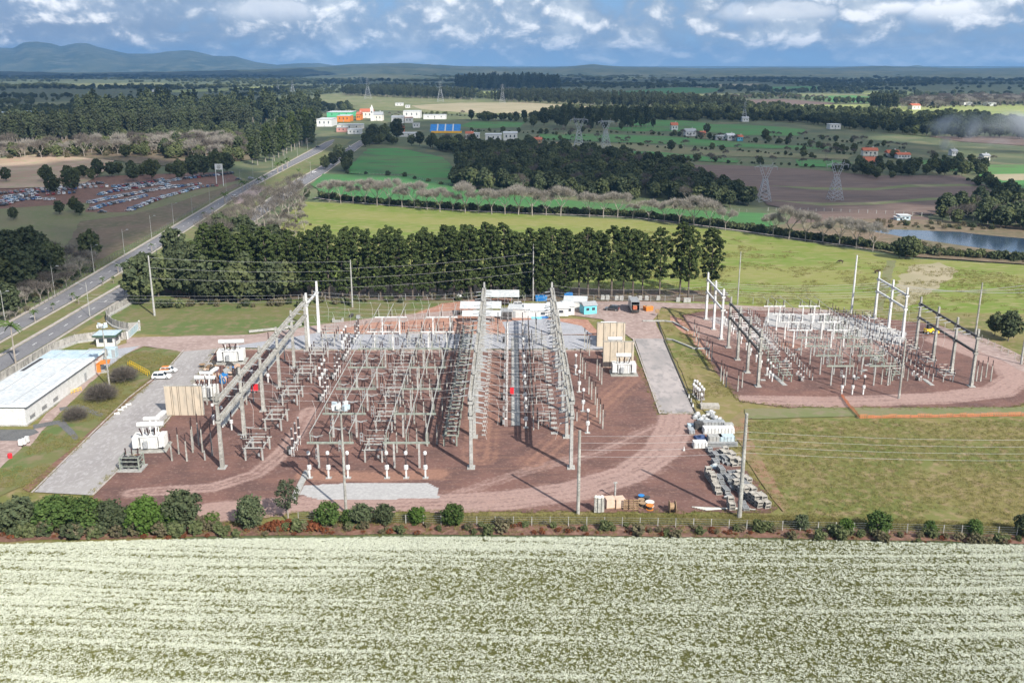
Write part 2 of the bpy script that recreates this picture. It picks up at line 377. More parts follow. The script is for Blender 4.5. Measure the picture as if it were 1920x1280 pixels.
# left: car park and verges
patch('rough_ground', [(-300, 372), (150, 352), (440, 330), (490, 345), (430, 375), (250, 465), (150, 520), (-300, 700)], M_dim, label='thin grass between the car park and the avenue', z=0.04)
patch('dirt_field', [(150, 415), (250, 402), (330, 380), (440, 345), (475, 352), (400, 378), (290, 445), (190, 490), (120, 470)], M_scrub, label='brown earth sloping down from the car park', z=0.05)
patch('car_park', [(-260, 368), (30, 352), (200, 330), (430, 322), (450, 338), (330, 365), (240, 398), (160, 398), (170, 380), (0, 392), (-200, 410)], M_soil, label='reddish earth car park', z=0.06)
patch('verge', [(-260, 660), (0, 600), (150, 505), (290, 435), (400, 372), (480, 335), (620, 258), (660, 262), (600, 310), (560, 340), (520, 380), (400, 470), (250, 560), (120, 640), (-200, 800)], M_lawn2, label='grass verges and median of the avenue', z=0.08)
# central land: meadow, lawns
patch('meadow', [(560, 378), (700, 384), (900, 398), (1100, 408), (1200, 413), (1400, 437), (1640, 474), (1700, 484), (2050, 505), (2200, 640), (1500, 620), (1200, 590), (560, 590), (440, 520), (520, 430)], M_mead, label='sunlit lime green meadow behind the pine row', z=0.03)
patch('path', [(1663, 488), (1680, 488), (1672, 520), (1660, 560), (1648, 608), (1630, 606), (1645, 550), (1655, 515)], M_dim, label='worn strip dividing the meadow', z=0.04)
patch('meadow', [(1700, 500), (1760, 492), (1800, 510), (1760, 540), (1720, 565), (1690, 600), (1668, 590), (1680, 540)], M_tan, jit=2.5, label='dry tan part of the meadow right', z=0.045)
patch('lawn', [(-300, 1100), (-300, 690), (160, 600), (250, 560), (300, 520), (700, 560), (1200, 570), (2300, 600), (2600, 1020), (1400, 980), (560, 980)], M_lawn, label='grass around the substation yards', z=0.05)
patch('lawn', [(190, 575), (300, 545), (600, 560), (870, 565), (700, 598), (520, 625), (420, 634), (220, 625)], M_lawn2, label='green lawn behind the entrance road', z=0.055)
patch('pine_litter', [(300, 540), (480, 515), (1060, 540), (1360, 545), (1370, 566), (1050, 566), (600, 562), (430, 562), (330, 560)], mat('pine_litter', (.12, .08, .055), (.10, .09, .05), .2, (.16, .11, .08), 1.0), jit=1.5, label='brown needle litter under the pines', z=0.06)

# ---- avenue
R1U = [(-170, 700), (27, 602), (180, 514), (287, 450), (412, 375), (475, 341), (540, 306), (612, 267), (628, 262)]
R1L = [(-170, 735), (32, 622), (160, 550), (280, 476), (375, 414), (437, 372), (478, 347), (545, 312), (600, 285), (622, 270)]
R2U = [(-170, 760), (0, 671), (105, 610), (189, 560), (237, 532), (300, 497), (470, 400), (557, 338), (600, 315), (645, 283), (676, 264)]
R2L = [(-170, 800), (0, 698), (80, 650), (167, 596), (212, 569), (250, 548), (305, 510), (480, 412), (575, 345), (612, 322), (655, 290), (690, 264)]
def ribbon(name, U, L, m, z, label, off=0.0):
    A = [G2(*p) for p in U]; B = [G2(*p) for p in L]
    return patch(name, A+B[::-1], m, px=False, z=z, jit=0, step=30, label=label)
def wide(P, d):
    out = []
    for i, p in enumerate(P):
        a = P[max(0, i-1)]; c = P[min(len(P)-1, i+1)]; v = Vector((c[0]-a[0], c[1]-a[1])).normalized(); out.append((p[0]-v.y*d, p[1]+v.x*d))
    return out
def strip(name, P, w, m, z, h, label, kind='structure'):
    """raised strip (kerb, wall base) along world points P"""
    A = wide(P, w/2); B = wide(P, -w/2); b = MB()
    for i in range(len(P)-1):
        vs = [(*A[i], z), (*B[i], z), (*B[i+1], z), (*A[i+1], z), (*A[i], z+h), (*B[i], z+h), (*B[i+1], z+h), (*A[i+1], z+h)]
        b.add(vs, [(4, 5, 6, 7), (0, 4, 7, 3), (1, 2, 6, 5), (0, 1, 5, 4), (2, 3, 7, 6)], m)
    return setting(name, b, kind, label)
ribbon('road', R1U, R1L, M_asph, .20, 'far carriageway of the avenue')
ribbon('road', R2U, R2L, M_asph, .21, 'near carriageway of the avenue')
patch('bus_bay', [(437, 372), (475, 349), (500, 352), (465, 380), (440, 384)], M_track, z=.23, jit=.2, label='paved pull-in beside the carriageway')
for P, s in ((R1U, .9), (R1L, -.9), (R2U, .9), (R2L, -.9)):
    strip('kerb', [(x, y) for x, y in wide([G2(*p) for p in P], s)], 1.1 if s > 0 else .7, M_kerb, .05, .27, 'pale concrete kerb of the avenue')
b = MB()
mid = [((a[0]+c[0])/2, (a[1]+c[1])/2) for a, c in zip(resample([G2(*p) for p in R1U], 4)[::1], resample([G2(*p) for p in R1U], 4))]
def centre(U, L):
    A = [G2(*p) for p in U]; B = [G2(*p) for p in L]
    def at(P, t):
        D = [0]
        for a, c in zip(P[:-1], P[1:]): D.append(D[-1]+math.dist(a, c))
        s = t*D[-1]
        for i in range(len(P)-1):
            if s <= D[i+1]: f = (s-D[i])/(D[i+1]-D[i]); return (P[i][0]+(P[i+1][0]-P[i][0])*f, P[i][1]+(P[i+1][1]-P[i][1])*f)
        return P[-1]
    return [tuple((u+v)/2 for u, v in zip(at(A, k/160), at(B, k/160))) for k in range(161)]
for U, L in ((R1U, R1L), (R2U, R2L)):
    Pm = resample(centre(U, L), 3.0)
    for i in range(2, len(Pm)-2, 4):
        a, c = Pm[i], Pm[i+1]; v = Vector((c[0]-a[0], c[1]-a[1])).normalized()*.12
        b.add([(a[0]-v.y, a[1]+v.x, .225), (a[0]+v.y, a[1]-v.x, .225), (c[0]+v.y, c[1]-v.x, .225), (c[0]-v.y, c[1]+v.x, .225)], [(0, 1, 2, 3)], M_mark)
setting('road_marking', b, label='dashed white lane lines')

# ---- yards: grids with painted wear (colour of the surface itself)
def yard_mat(name, base, base2, c_r, c_g, c_b):
    m = bpy.data.materials.new(name); m.use_nodes = True; t = NT(m.node_tree); MATS[name] = m
    vec = t.n('ShaderNodeNewGeometry').outputs['Position']
    a = t.n('ShaderNodeAttribute', dict(attribute_name='wear')); sp = t.n('ShaderNodeSeparateColor', Color=a.outputs['Color']).outputs
    nz = t.noise(vec, .12, 8, .6); nf = t.noise(vec, 1.6, 6, .7); ns = t.noise(t.scale(vec, (.12, .8, 1)), 1.0, 6, .65)
    c = t.mix(t.ramp(nz, .35, .65), base, base2)
    c = t.mix(t.math('MULTIPLY', t.ramp(nf, .50, .72), .6), c, c_r)
    c = t.mix(t.math('MULTIPLY', t.ramp(ns, .48, .70), .35), c, c_b)
    jit = t.math('MULTIPLY', t.math('SUBTRACT', t.math('ADD', t.math('MULTIPLY', nf, .6), t.math('MULTIPLY', ns, .4)), .5), 1.1)
    for s, cc in ((0, c_r), (2, c_b), (1, c_g)):
        f = t.ramp(t.math('ADD', sp[s], t.math('MULTIPLY', jit, t.math('MINIMUM', t.math('MULTIPLY', sp[s], 3.0), 1.0))), .18, .72)
        c = t.mix(f, c, t.mix(t.ramp(nf, .4, .65), cc, tuple(min(1, v*1.22) for v in cc)))
    b_ = t.n('ShaderNodeBsdfPrincipled', Base_Color=c, Roughness=.95); b_.inputs['Specular IOR Level'].default_value = .15
    bp = t.n('ShaderNodeBump', Height=t.noise(vec, 2.4, 7, .75), Strength=.55); bp.inputs['Distance'].default_value = .25
    t.set(b_, 'Normal', bp); t.n('ShaderNodeOutputMaterial', Surface=b_); return m
M_yard = yard_mat('red_gravel', (.182, .100, .082), (.122, .072, .062), (.31, .212, .182), (.37, .36, .35), (.25, .138, .10))
def grid(name, P, cell, m, z, wear, label, jag=1.2):
    P = [tuple(p) for p in P]; X = [p[0] for p in P]; Y = [p[1] for p in P]
    nx = int((max(X)-min(X))/cell)+2; ny = int((max(Y)-min(Y))/cell)+2
    gx, gy = np.meshgrid(min(X)+np.arange(nx+1)*cell, min(Y)+np.arange(ny+1)*cell)
    cx = gx[:-1, :-1]+cell/2; cy = gy[:-1, :-1]+cell/2
    ok = inpoly(cx+(fbm(cx*.3, cy*.3, 3)-.5)*jag*2, cy+(fbm(cx*.3+9, cy*.3, 4)-.5)*jag*2, P)
    jj, ii = np.nonzero(ok); n = nx+1
    q = np.stack([jj*n+ii, jj*n+ii+1, (jj+1)*n+ii+1, (jj+1)*n+ii], 1)
    used, inv = np.unique(q, return_inverse=True); q = inv.reshape(-1, 4)
    vx = gx.ravel()[used]; vy = gy.ravel()[used]
    me = bpy.data.meshes.new(name); me.from_pydata(np.stack([vx, vy, np.full(len(vx), z)], 1).tolist(), [], q.tolist())
    me.materials.append(m); at = me.color_attributes.new('wear', 'FLOAT_COLOR', 'POINT')
    w = wear(vx, vy); at.data.foreach_set('color', np.stack([w[0], w[1], w[2], np.ones(len(vx))], 1).astype(np.float32).ravel())
    return setting(name, me, label=label)
def pl(P): return [G2(*p) for p in P]
def band(x, y, P, w, s):
    d = distline(x, y, pl(P)); return np.clip(1-(d-w)/s, 0, 1)*(.80+.20*np.cos(d*2*pi/1.9+3*fbm(x*.08, y*.08, 71, 2)))*(.72+.5*fbm(x*.15, y*.15, 73, 3))
def wear1(x, y):
    r = np.maximum.reduce([band(x, y, [(395, 962), (560, 950), (760, 948), (950, 940), (1080, 922), (1180, 890), (1240, 848), (1268, 800), (1268, 778)], 2.6, 3.5)*.9,
                           band(x, y, [(250, 925), (400, 915), (480, 890), (530, 850), (560, 810), (580, 770)], 1.2, 2.6)*.75,
                           band(x, y, [(1300, 800), (1330, 870), (1240, 830), (1180, 800)], .5, 3)*.35,
                           band(x, y, [(820, 940), (1000, 880), (1120, 850), (1230, 800)], .4, 2.4)*.7,
                           band(x, y, [(440, 655), (800, 660), (1180, 658)], .8, 1.2)*.8])
    g = inpoly(x, y, pl([(568, 912), (640, 908), (805, 908), (822, 918), (822, 936), (600, 938), (562, 928)])).astype(float)
    o = np.maximum.reduce([band(x, y, [(575, 892), (700, 896), (820, 890)], 1.2, 2.6), band(x, y, [(900, 860), (905, 760), (915, 680)], 2, 5)*.65,
                           band(x, y, [(1000, 870), (1200, 700), (1215, 640)], 1.5, 6)*.55, band(x, y, [(620, 860), (760, 800), (830, 840)], 1, 6)*.4, fbm(x*.06, y*.06, 21)*.55-.1])
    return r, g, np.clip(o, 0, 1)
YARD = [(170, 928), (262, 842), (312, 790), (345, 745), (372, 705), (405, 655), (640, 657), (1185, 657), (1200, 690), (1237, 777), (1300, 777), (1330, 800), (1365, 840), (1412, 900), (1452, 955), (1440, 962), (1120, 962), (800, 962), (560, 962), (420, 985), (200, 960)]
grid('gravel_yard', pl(YARD), .5, M_yard, .20, wear1, 'dark red gravel yard of the main substation')
def wear2(x, y):
    r = np.maximum.reduce([band(x, y, [(1395, 752), (1560, 755), (1760, 748), (1870, 735), (1905, 712), (1890, 690), (1840, 668), (1760, 640)], 2.2, 3.0),
                           band(x, y, [(1310, 610), (1480, 640), (1640, 650)], 6, 10)*.75, band(x, y, [(1330, 640), (1560, 665)], 3, 8)*.5])
    g = inpoly(x, y, pl([(1440, 586), (1600, 596), (1700, 625), (1690, 650), (1560, 622), (1430, 612)])).astype(float)*.8
    g = np.maximum(g, band(x, y, [(1345, 600), (1420, 630), (1440, 650)], 2, 3)*.7)
    o = np.clip(fbm(x*.08, y*.08, 33)*.5-.1, 0, 1); o = np.maximum(o, band(x, y, [(1405, 640), (1490, 650)], 1.5, 3)*.8)
    return r, g, o
YARD2 = [(1275, 592), (1330, 582), (1440, 580), (1560, 585), (1690, 602), (1760, 610), (1840, 640), (1905, 668), (1960, 720), (1960, 752), (1900, 765), (1640, 766), (1470, 764), (1385, 752), (1340, 700), (1300, 640)]
grid('gravel_yard', pl(YARD2), .55, M_yard, .212, wear2, 'red gravel yard of the second substation on the right')
def wear3(x, y):
    return np.clip(fbm(x*.1, y*.5, 41)*.8-.1, 0, 1), np.zeros(len(x)), np.clip(fbm(x*.2, y*.2, 43)-.35, 0, 1)
patch('gravel_band', [(548, 657), (560, 640), (640, 628), (800, 627), (1000, 629), (1120, 630), (1165, 640), (1165, 657), (900, 655)], M_grav, z=.224, jit=.3, label='grey crushed stone strip along the back of the yard')
patch('gravel_band', [(430, 652), (470, 630), (545, 622), (640, 628), (560, 640), (548, 656)], M_grav, z=.226, jit=.3, label='grey crushed stone apron by the left gantry')
patch('gravel_band', [(940, 605), (1020, 598), (1090, 612), (1110, 628), (950, 628)], M_grav, z=.228, jit=.6, label='grey stone patch behind the tall gantries')
patch('earth', [(560, 640), (640, 612), (700, 600), (860, 590), (1100, 600), (1130, 629), (640, 627)], M_dirtr, z=.22, jit=.6, label='orange-red earth behind the gravel strip')
patch('earth', [(750, 600), (830, 570), (900, 562), (960, 560), (950, 570), (850, 590)], M_dirtr, z=.222, jit=.8, label='red earth mound track near the pines')
patch('dirt_road', [(238, 634), (330, 632), (480, 628), (600, 610), (700, 597), (860, 582), (860, 596), (700, 606), (620, 622), (540, 634), (430, 652), (410, 655), (340, 662), (300, 645), (240, 652)], M_track, z=.232, jit=.3, label='pink dirt road from the gate')
patch('dirt_road', [(1000, 572), (1100, 566), (1200, 566), (1400, 574), (1560, 582), (1560, 588), (1400, 582), (1240, 578), (1226, 600), (1245, 640), (1190, 640), (1130, 600), (1060, 590), (1000, 590)], M_track, z=.234, jit=.3, label='pink dirt road behind the site huts')
patch('dirt_road', [(1755, 612), (1830, 630), (1880, 650), (1960, 690), (1960, 720), (1880, 678), (1800, 645)], M_track, z=.236, jit=.6, label='pink track leaving the right yard')
M_pave = mat('grey_paving', (.40, .355, .335), (.30, .275, .262), .12, (.25, .235, .228), .5, bump=.15, detail=9, stretch=(1, .5, 1))
M_paveg = mat('worn_grey_cobbles', (.32, .30, .285), (.27, .25, .24), .10, (.37, .35, .34), 1.6, bump=.25, detail=9, stretch=(1, .45, 1))
PV = [(64, 924), (150, 838), (210, 782), (262, 736), (318, 690), (345, 660), (410, 655), (405, 656), (374, 703), (346, 744), (312, 788), (262, 840), (172, 930)]
patch('paved_road', PV, M_paveg, z=.240, jit=0, label='worn cobbled service road left of the yard')
patch('paved_road', [(1190, 636), (1242, 636), (1302, 777), (1237, 777)], M_pave, z=.242, jit=0, label='paved service road beside the blast walls')
strip('kerb', pl([(174, 930), (264, 842), (314, 790), (376, 704), (407, 655)]), .3, M_kerb, .2, .12, 'kerb between cobbled road and red yard')
strip('kerb', pl([(1187, 636), (1237, 777), (1302, 777)]), .3, M_kerb, .2, .12, 'kerb around the paved service road')
strip('kerb', pl([(1232, 600), (1246, 640), (1305, 777)]), .3, M_dark, .2, .10, 'dark drain edge of the paved road')
strip('kerb', pl([(60, 925), (150, 836), (240, 748), (316, 690), (345, 657)]), .3, M_kerb, .2, .12, 'kerb along the left lawn')
patch('footpath', [(44, 918), (140, 838), (205, 778), (262, 728), (312, 688), (318, 690), (262, 736), (208, 784), (146, 842), (56, 924)], M_soil, z=.238, jit=.15, label='red soil drain strip left of the cobbled road')
strip('kerb', pl([(405, 656), (640, 658), (900, 657), (1180, 658)]), .35, M_kerb, .21, .1, 'pale kerb between the gravel strip and the red yard')
strip('kerb', pl([(600, 627), (800, 626), (1000, 628)]), .3, M_kerb, .21, .1, 'pale kerb behind the gravel strip')
# left lawn, paths and forecourt
patch('lawn', [(-60, 960), (60, 905), (150, 830), (230, 752), (300, 695), (345, 658), (270, 652), (225, 668), (175, 710), (100, 775), (50, 835), (0, 860), (-60, 870)], M_lawn2, z=.21, jit=.3, label='green bank below the control building')
patch('footpath', [(200, 655), (250, 642), (300, 640), (345, 655), (340, 660), (270, 650), (228, 668), (178, 712), (105, 782), (55, 838), (36, 838), (90, 775), (160, 712), (205, 672)], M_track, z=.246, jit=.1, label='pale path along the control building')
patch('footpath', [(178, 690), (222, 655), (262, 650), (232, 668), (190, 700)], M_grav, z=.25, jit=0, label='grey forecourt by the guard house')
patch('footpath', [(62, 798), (118, 788), (150, 822), (142, 828), (108, 797), (64, 806)], M_asphd, z=.25, jit=.1, label='dark path crossing the bank')
patch('footpath', [(110, 766), (150, 760), (195, 778), (190, 784), (148, 768), (112, 772)], M_asphd, z=.252, jit=.1, label='upper dark path crossing the bank')
patch('asphalt_court', [(-80, 808), (66, 806), (74, 812), (30, 828), (-80, 828)], M_asphd, z=.248, jit=.1, label='dark asphalt court left')
patch('dirt_court', [(-80, 828), (36, 828), (40, 842), (0, 880), (-80, 920)], M_track, z=.247, jit=.3, label='pinkish court left')
# right lawn details
patch('bare_strip', [(1395, 768), (1560, 766), (1960, 764), (1960, 778), (1600, 782), (1400, 787)], M_dim, z=.216, jit=.5, label='dry verge beside the right yard')
patch('bare_edge', [(1385, 770), (1400, 800), (1420, 850), (1452, 900), (1478, 950), (1462, 957), (1430, 905), (1392, 850), (1372, 800)], M_scrubr, z=.218, jit=1.6, label='bare earth edge beside the stored crates')
patch('grass_bank', [(1228, 582), (1272, 592), (1300, 640), (1345, 705), (1388, 760), (1380, 830), (1340, 800), (1300, 745), (1250, 640)], M_lawn, z=.214, jit=.3, label='grass bank between the two yards')
patch('bare_patch', [(1255, 592), (1285, 600), (1318, 642), (1340, 680), (1326, 672), (1290, 630), (1262, 612)], M_dirtr, z=.2185, jit=1.0, label='bare orange earth on the grass bank')
# near edge: soil strip and flowering field
SOILU = [(-80, 985), (300, 985), (560, 984), (800, 980), (1100, 982), (1400, 987), (1700, 995), (2000, 1008)]
patch('soil_strip', SOILU+[(2000, 1030), (1920, 1020), (1500, 1010), (1100, 1004), (700, 1002), (400, 1006), (-80, 1018)], M_soil, z=.15, jit=.4, label='bare reddish strip in front of the flower field')
M_fieldg = mat('field_floor', (.24, .24, .115), (.185, .19, .08), .5, (.23, .185, .115), .25, stretch=(.3, 1, 1), bump=.4, detail=8)
FIELD = [(-90, 98.0), (90, 98.0), (90, 139), (60, 140.3), (20, 142), (-20, 142), (-60, 141), (-90, 139)]
patch('field', FIELD, M_fieldg, px=False, z=.16, jit=.4, label='field under white blossom')
# ------------------------------------------------------------------ vegetation
def leafmat(name, a, b, c, var=.22, sc=.5):
    if name in MATS: return MATS[name]
    m = bpy.data.materials.new(name); m.use_nodes = True; t = NT(m.node_tree); MATS[name] = m
    pos = t.n('ShaderNodeTexCoord').outputs['Object']; oi = t.n('ShaderNodeObjectInfo')
    k = t.mix(t.ramp(t.noise(pos, sc, 4), .36, .64), a, b); k = t.mix(t.ramp(t.noise(pos, sc*4, 3), .5, .7), k, c)
    wp = t.noise(t.n('ShaderNodeNewGeometry').outputs['Position'], .02, 3)
    r = t.math('ADD', 1-var, t.math('MULTIPLY', t.math('ADD', t.math('MULTIPLY', oi.outputs['Random'], .6), t.math('MULTIPLY', wp, .4)), 2*var))
    k = t.mix(1.0, k, t.n('ShaderNodeCombineXYZ', X=r, Y=r, Z=r).outputs[0], 'MULTIPLY')
    d = t.n('ShaderNodeBsdfDiffuse', Color=k); tr = t.n('ShaderNodeBsdfTranslucent', Color=k)
    mx = t.n('ShaderNodeMixShader', Fac=.22); t.set(mx, 'i1', d); t.set(mx, 'i2', tr)
    t.n('ShaderNodeOutputMaterial', Surface=mx); return m
L_pine = leafmat('pine_needles', (.050, .072, .026), (.072, .094, .034), (.105, .122, .050))
L_dark = leafmat('dark_foliage', (.072, .092, .050), (.090, .110, .056), (.124, .136, .074), .4)
L_mid = leafmat('broadleaf_foliage', (.098, .122, .052), (.128, .145, .066), (.165, .175, .088), .35)
L_bush = leafmat('bush_foliage', (.060, .100, .030), (.085, .130, .038), (.12, .165, .052), .25)
L_bright = leafmat('bright_bush_foliage', (.065, .115, .025), (.085, .14, .032), (.12, .175, .05), .2)
L_euc = leafmat('eucalyptus_foliage', (.060, .074, .044), (.080, .094, .056), (.115, .125, .08), .25)
L_twig = leafmat('bare_twigs', (.26, .235, .20), (.32, .295, .255), (.40, .37, .32), .12)
L_twigd = leafmat('grey_bare_twigs', (.125, .11, .095), (.155, .135, .115), (.20, .175, .15), .2)
L_dry = leafmat('dry_scrub', (.16, .14, .085), (.12, .12, .06), (.22, .18, .13), .3)
L_rust = leafmat('rusty_dry_leaves', (.20, .07, .035), (.15, .06, .03), (.26, .12, .06), .2)
M_bark = mat('bark', (.10, .08, .065), (.15, .125, .105), 1.0, rough=.95)
M_barkp = mat('pale_bark', (.34, .30, .26), (.24, .21, .18), 1.0, rough=.95)

def cloud_faces(cent, rad, per, size, seed, flat=.8, shell=.55, up=.35, aspect=1.0):
    """leaf-sized quads scattered through clumps; returns verts (n*4,3)"""
    r = np.random.default_rng(seed); cent = np.asarray(cent, float); rad = np.asarray(rad, float)
    c = np.repeat(cent, per, 0); R = np.repeat(rad, per)
    d = r.normal(size=(len(c), 3)); d /= np.linalg.norm(d, axis=1)[:, None]
    q = shell+(1-shell)*r.random(len(c)); p = c+d*(R*q)[:, None]*np.array([1, 1, flat])
    n = d*.9+r.normal(size=d.shape)*.55; n[:, 2] += up; n /= np.linalg.norm(n, axis=1)[:, None]
    u = np.cross(n, r.normal(size=d.shape)); u /= np.linalg.norm(u, axis=1)[:, None]; w = np.cross(n, u)
    s = (size*(.6+.8*r.random(len(c))))[:, None]; a = u*s; b = w*s*aspect
    return np.stack([p-a-b, p+a-b, p+a+b, p-a+b], 1).reshape(-1, 3)
def twig_faces(cent, rad, per, L, w, seed, flat=.8, out=.7, root=None):
    r = np.random.default_rng(seed); cent = np.asarray(cent, float); rad = np.asarray(rad, float)
    c = np.repeat(cent, per, 0); R = np.repeat(rad, per)
    d = r.normal(size=(len(c), 3)); d /= np.linalg.norm(d, axis=1)[:, None]
    p = c+d*(R*r.random(len(c))**.5)[:, None]*np.array([1, 1, flat])
    v = d*out+r.normal(size=d.shape)*.5; v[:, 2] += .35
    if root is not None: v += (p-np.array(root))/np.linalg.norm(p-np.array(root), axis=1)[:, None]*.9
    v /= np.linalg.norm(v, axis=1)[:, None]
    u = np.cross(v, r.normal(size=d.shape)); u /= np.linalg.norm(u, axis=1)[:, None]
    l = (L*(.5+r.random(len(c))))[:, None]; return np.stack([p-u*w, p+u*w, p+v*l+u*w*.3, p+v*l-u*w*.3], 1).reshape(-1, 3)
def qmesh(name, V, m, extra=None):
    """mesh from quad soup V, plus the faces of an MB in extra"""
    n = len(V)//4; me = bpy.data.meshes.new(name)
    ev = np.array(extra.v, float) if extra else np.zeros((0, 3)); ef = extra.f if extra else []
    verts = np.concatenate([ev, V]) if len(ev) else V
    loops = np.concatenate([np.array([i for f in ef for i in f], np.int32), np.arange(n*4, dtype=np.int32)+len(ev)])
    cnt = np.concatenate([np.array([len(f) for f in ef], np.int32), np.full(n, 4, np.int32)])
    me.vertices.add(len(verts)); me.vertices.foreach_set('co', verts.astype(np.float32).ravel())
    me.loops.add(len(loops)); me.loops.foreach_set('vertex_index', loops)
    me.polygons.add(len(cnt)); me.polygons.foreach_set('loop_start', np.concatenate([[0], np.cumsum(cnt)[:-1]]).astype(np.int32))
    if extra:
        for q in extra.mats: me.materials.append(q)
        me.materials.append(m); me.polygons.foreach_set('material_index', np.concatenate([np.array(extra.m, np.int32), np.full(n, len(extra.mats), np.int32)]))
    else: me.materials.append(m)
    me.update(calc_edges=True); me.validate(); return me

def pine_parts(seed, H=23, R=3.3, lo=.25, n=70, per=34, size=.36, m=None, round_=1.0):
    r = random.Random(seed); t = MB(); lx, ly = r.uniform(-.6, .6), r.uniform(-.6, .6)
    P = [(lx*k*k, ly*k*k, H*k) for k in (0, .3, .6, .95)]; W = [.34, .27, .17, .04]
    for i in range(3): t.tube(P[i], P[i+1], W[i], W[i+1], M_bark, 6, i == 0)
    cs = []; rs = []
    for i in range(n):
        k = (i+.5)/n; h = lo+(1-lo)*k; env = R*(min(1, .60+k*1.0) if k < .55 else max(.1, 1-((k-.55)/.50)**2.8))
        a = i*2.4+r.uniform(-.5, .5); d = env*r.uniform(.35, 1.0)
        if r.random() < .10: continue
        z = H*h+r.uniform(-.5, .5); x, y = lx*h*h+cos(a)*d, ly*h*h+sin(a)*d
        cs.append((x, y, z)); rs.append(r.uniform(.5, 1.05)*(R/3.3)*(1.0 if k < .85 else .8))
        if i % 3 == 0: t.tube((lx*h*h, ly*h*h, z-1.0), (x, y, z), .07, .02, M_bark, 3, False)
    cs.append((lx, ly, H*.965)); rs.append(1.0)
    return t.mesh('trunk'), qmesh('crown', cloud_faces(cs, rs, per, size, seed, .62, .4, .6), m or L_pine)
def round_parts(seed, H=9, R=3.6, m=L_mid, base=.22, n=42, per=30, size=.28, bark=None, squash=1.0, inner=True):
    r = random.Random(seed); t = MB(); bark = bark or M_bark
    t.tube((0, 0, 0), (0, 0, H*.55), .035*H*.5+.05, .05, bark, 6, False)
    cs = []; rs = []; cz = H*(base+1)/2; hz = H*(1-base)/2
    for i in range(n):
        z = 1-2*(i+.5)/n; a = i*2.39996+r.uniform(-.3, .3); q = sqrt(1-z*z)*r.uniform(.45, .95)
        x, y, zz = cos(a)*q*R, sin(a)*q*R, cz+z*hz*.85*r.uniform(.8, 1.08)
        cs.append((x, y, zz)); rs.append(r.uniform(.22, .36)*min(R, hz*1.3))
        if i % 4 == 0: t.tube((0, 0, H*.3), (x*.8, y*.8, zz), .05+.006*H, .02, bark, 3, False)
    return t.mesh('trunk'), qmesh('crown', cloud_faces(cs, rs, per, size, seed, .8*squash, .45, .4), m)
def bare_parts(seed, H=12, R=4.6, m=None, bark=None, lo=.35, per=26, fine=.035, L=1.3, flat=.55):
    r = random.Random(seed); t = MB(); bark = bark or M_barkp; ends = []; m = m or L_twig
    def grow(p, d, l, w, k):
        q = p+d*l; t.tube(p, q, w, w*.66, bark, 5 if k < 2 else 3, False)
        if k >= 3: ends.append(q); return
        for j in range(3 if k else 4):
            a = r.uniform(0, 2*pi) if k else j*pi/2+r.uniform(-.4, .4)
            v = (d*.75+Vector((cos(a), sin(a), .25+.1*k))*(.62 if k else .72)).normalized()
            grow(q, v, l*r.uniform(.62, .82) if k else H*.26*r.uniform(.85, 1.15), w*.58, k+1)
    grow(Vector((0, 0, 0)), Vector((r.uniform(-.06, .06), r.uniform(-.06, .06), 1)).normalized(), H*lo*.75, .018*H+.04, 0)
    E = np.array([tuple(e) for e in ends]); mx = np.abs(E[:, :2]).max(); E[:, :2] *= 1 if mx < R else 1
    V = twig_faces(E, np.full(len(E), H*.085), per, L, fine, seed, .8, .5, (0, 0, H*.3))
    return t.mesh('trunk'), qmesh('crown', V, m)
def tall_parts(seed, H=24, R=3.2, m=None, bark=None):
    """eucalyptus: long pale trunk, narrow clumpy crown"""
    r = random.Random(seed); t = MB(); t.tube((0, 0, 0), (r.uniform(-.5, .5), 0, H*.9), .34, .07, bark or M_barkp, 6, False); cs = []; rs = []
    for i in range(46):
        k = (i+.5)/46; a = i*2.4; e = R*(.55+.6*k if k < .5 else 1.15*sqrt(max(.03, 1-((k-.5)/.53)**2)))
        d = e*r.uniform(.3, 1); z = H*(.22+.77*k)
        cs.append((cos(a)*d, sin(a)*d, z+r.uniform(-.6, .6))); rs.append(r.uniform(.8, 1.35))
    return t.mesh('trunk'), qmesh('crown', cloud_faces(cs, rs, 26, .42, seed, 1.0, .4, .3), m or L_euc)

def tree_proto(name, parts, label, cat, group=None):
    o = thing(name, label, cat, (0, 0, 0), 0, group)
    return keep(o, part('trunk', parts[0], o), part('crown', parts[1], o))
def plant_all(name, parts_list, spots, labels, cat, group):
    """one tree per spot, cycling through the shapes; spots: (x, y, scale, rz)"""
    protos = {}
    for i, (x, y, s, a) in enumerate(spots):
        k = i % len(parts_list)
        if k not in protos:
            o = tree_proto(name, parts_list[k], labels[i], cat, group); protos[k] = o
            o.location = (x, y, 0); o.rotation_euler = (0, 0, a); o.scale = s if isinstance(s, tuple) else (s, s, s)
        else: dup(protos[k], (x, y, 0), a, labels[i], s, group)

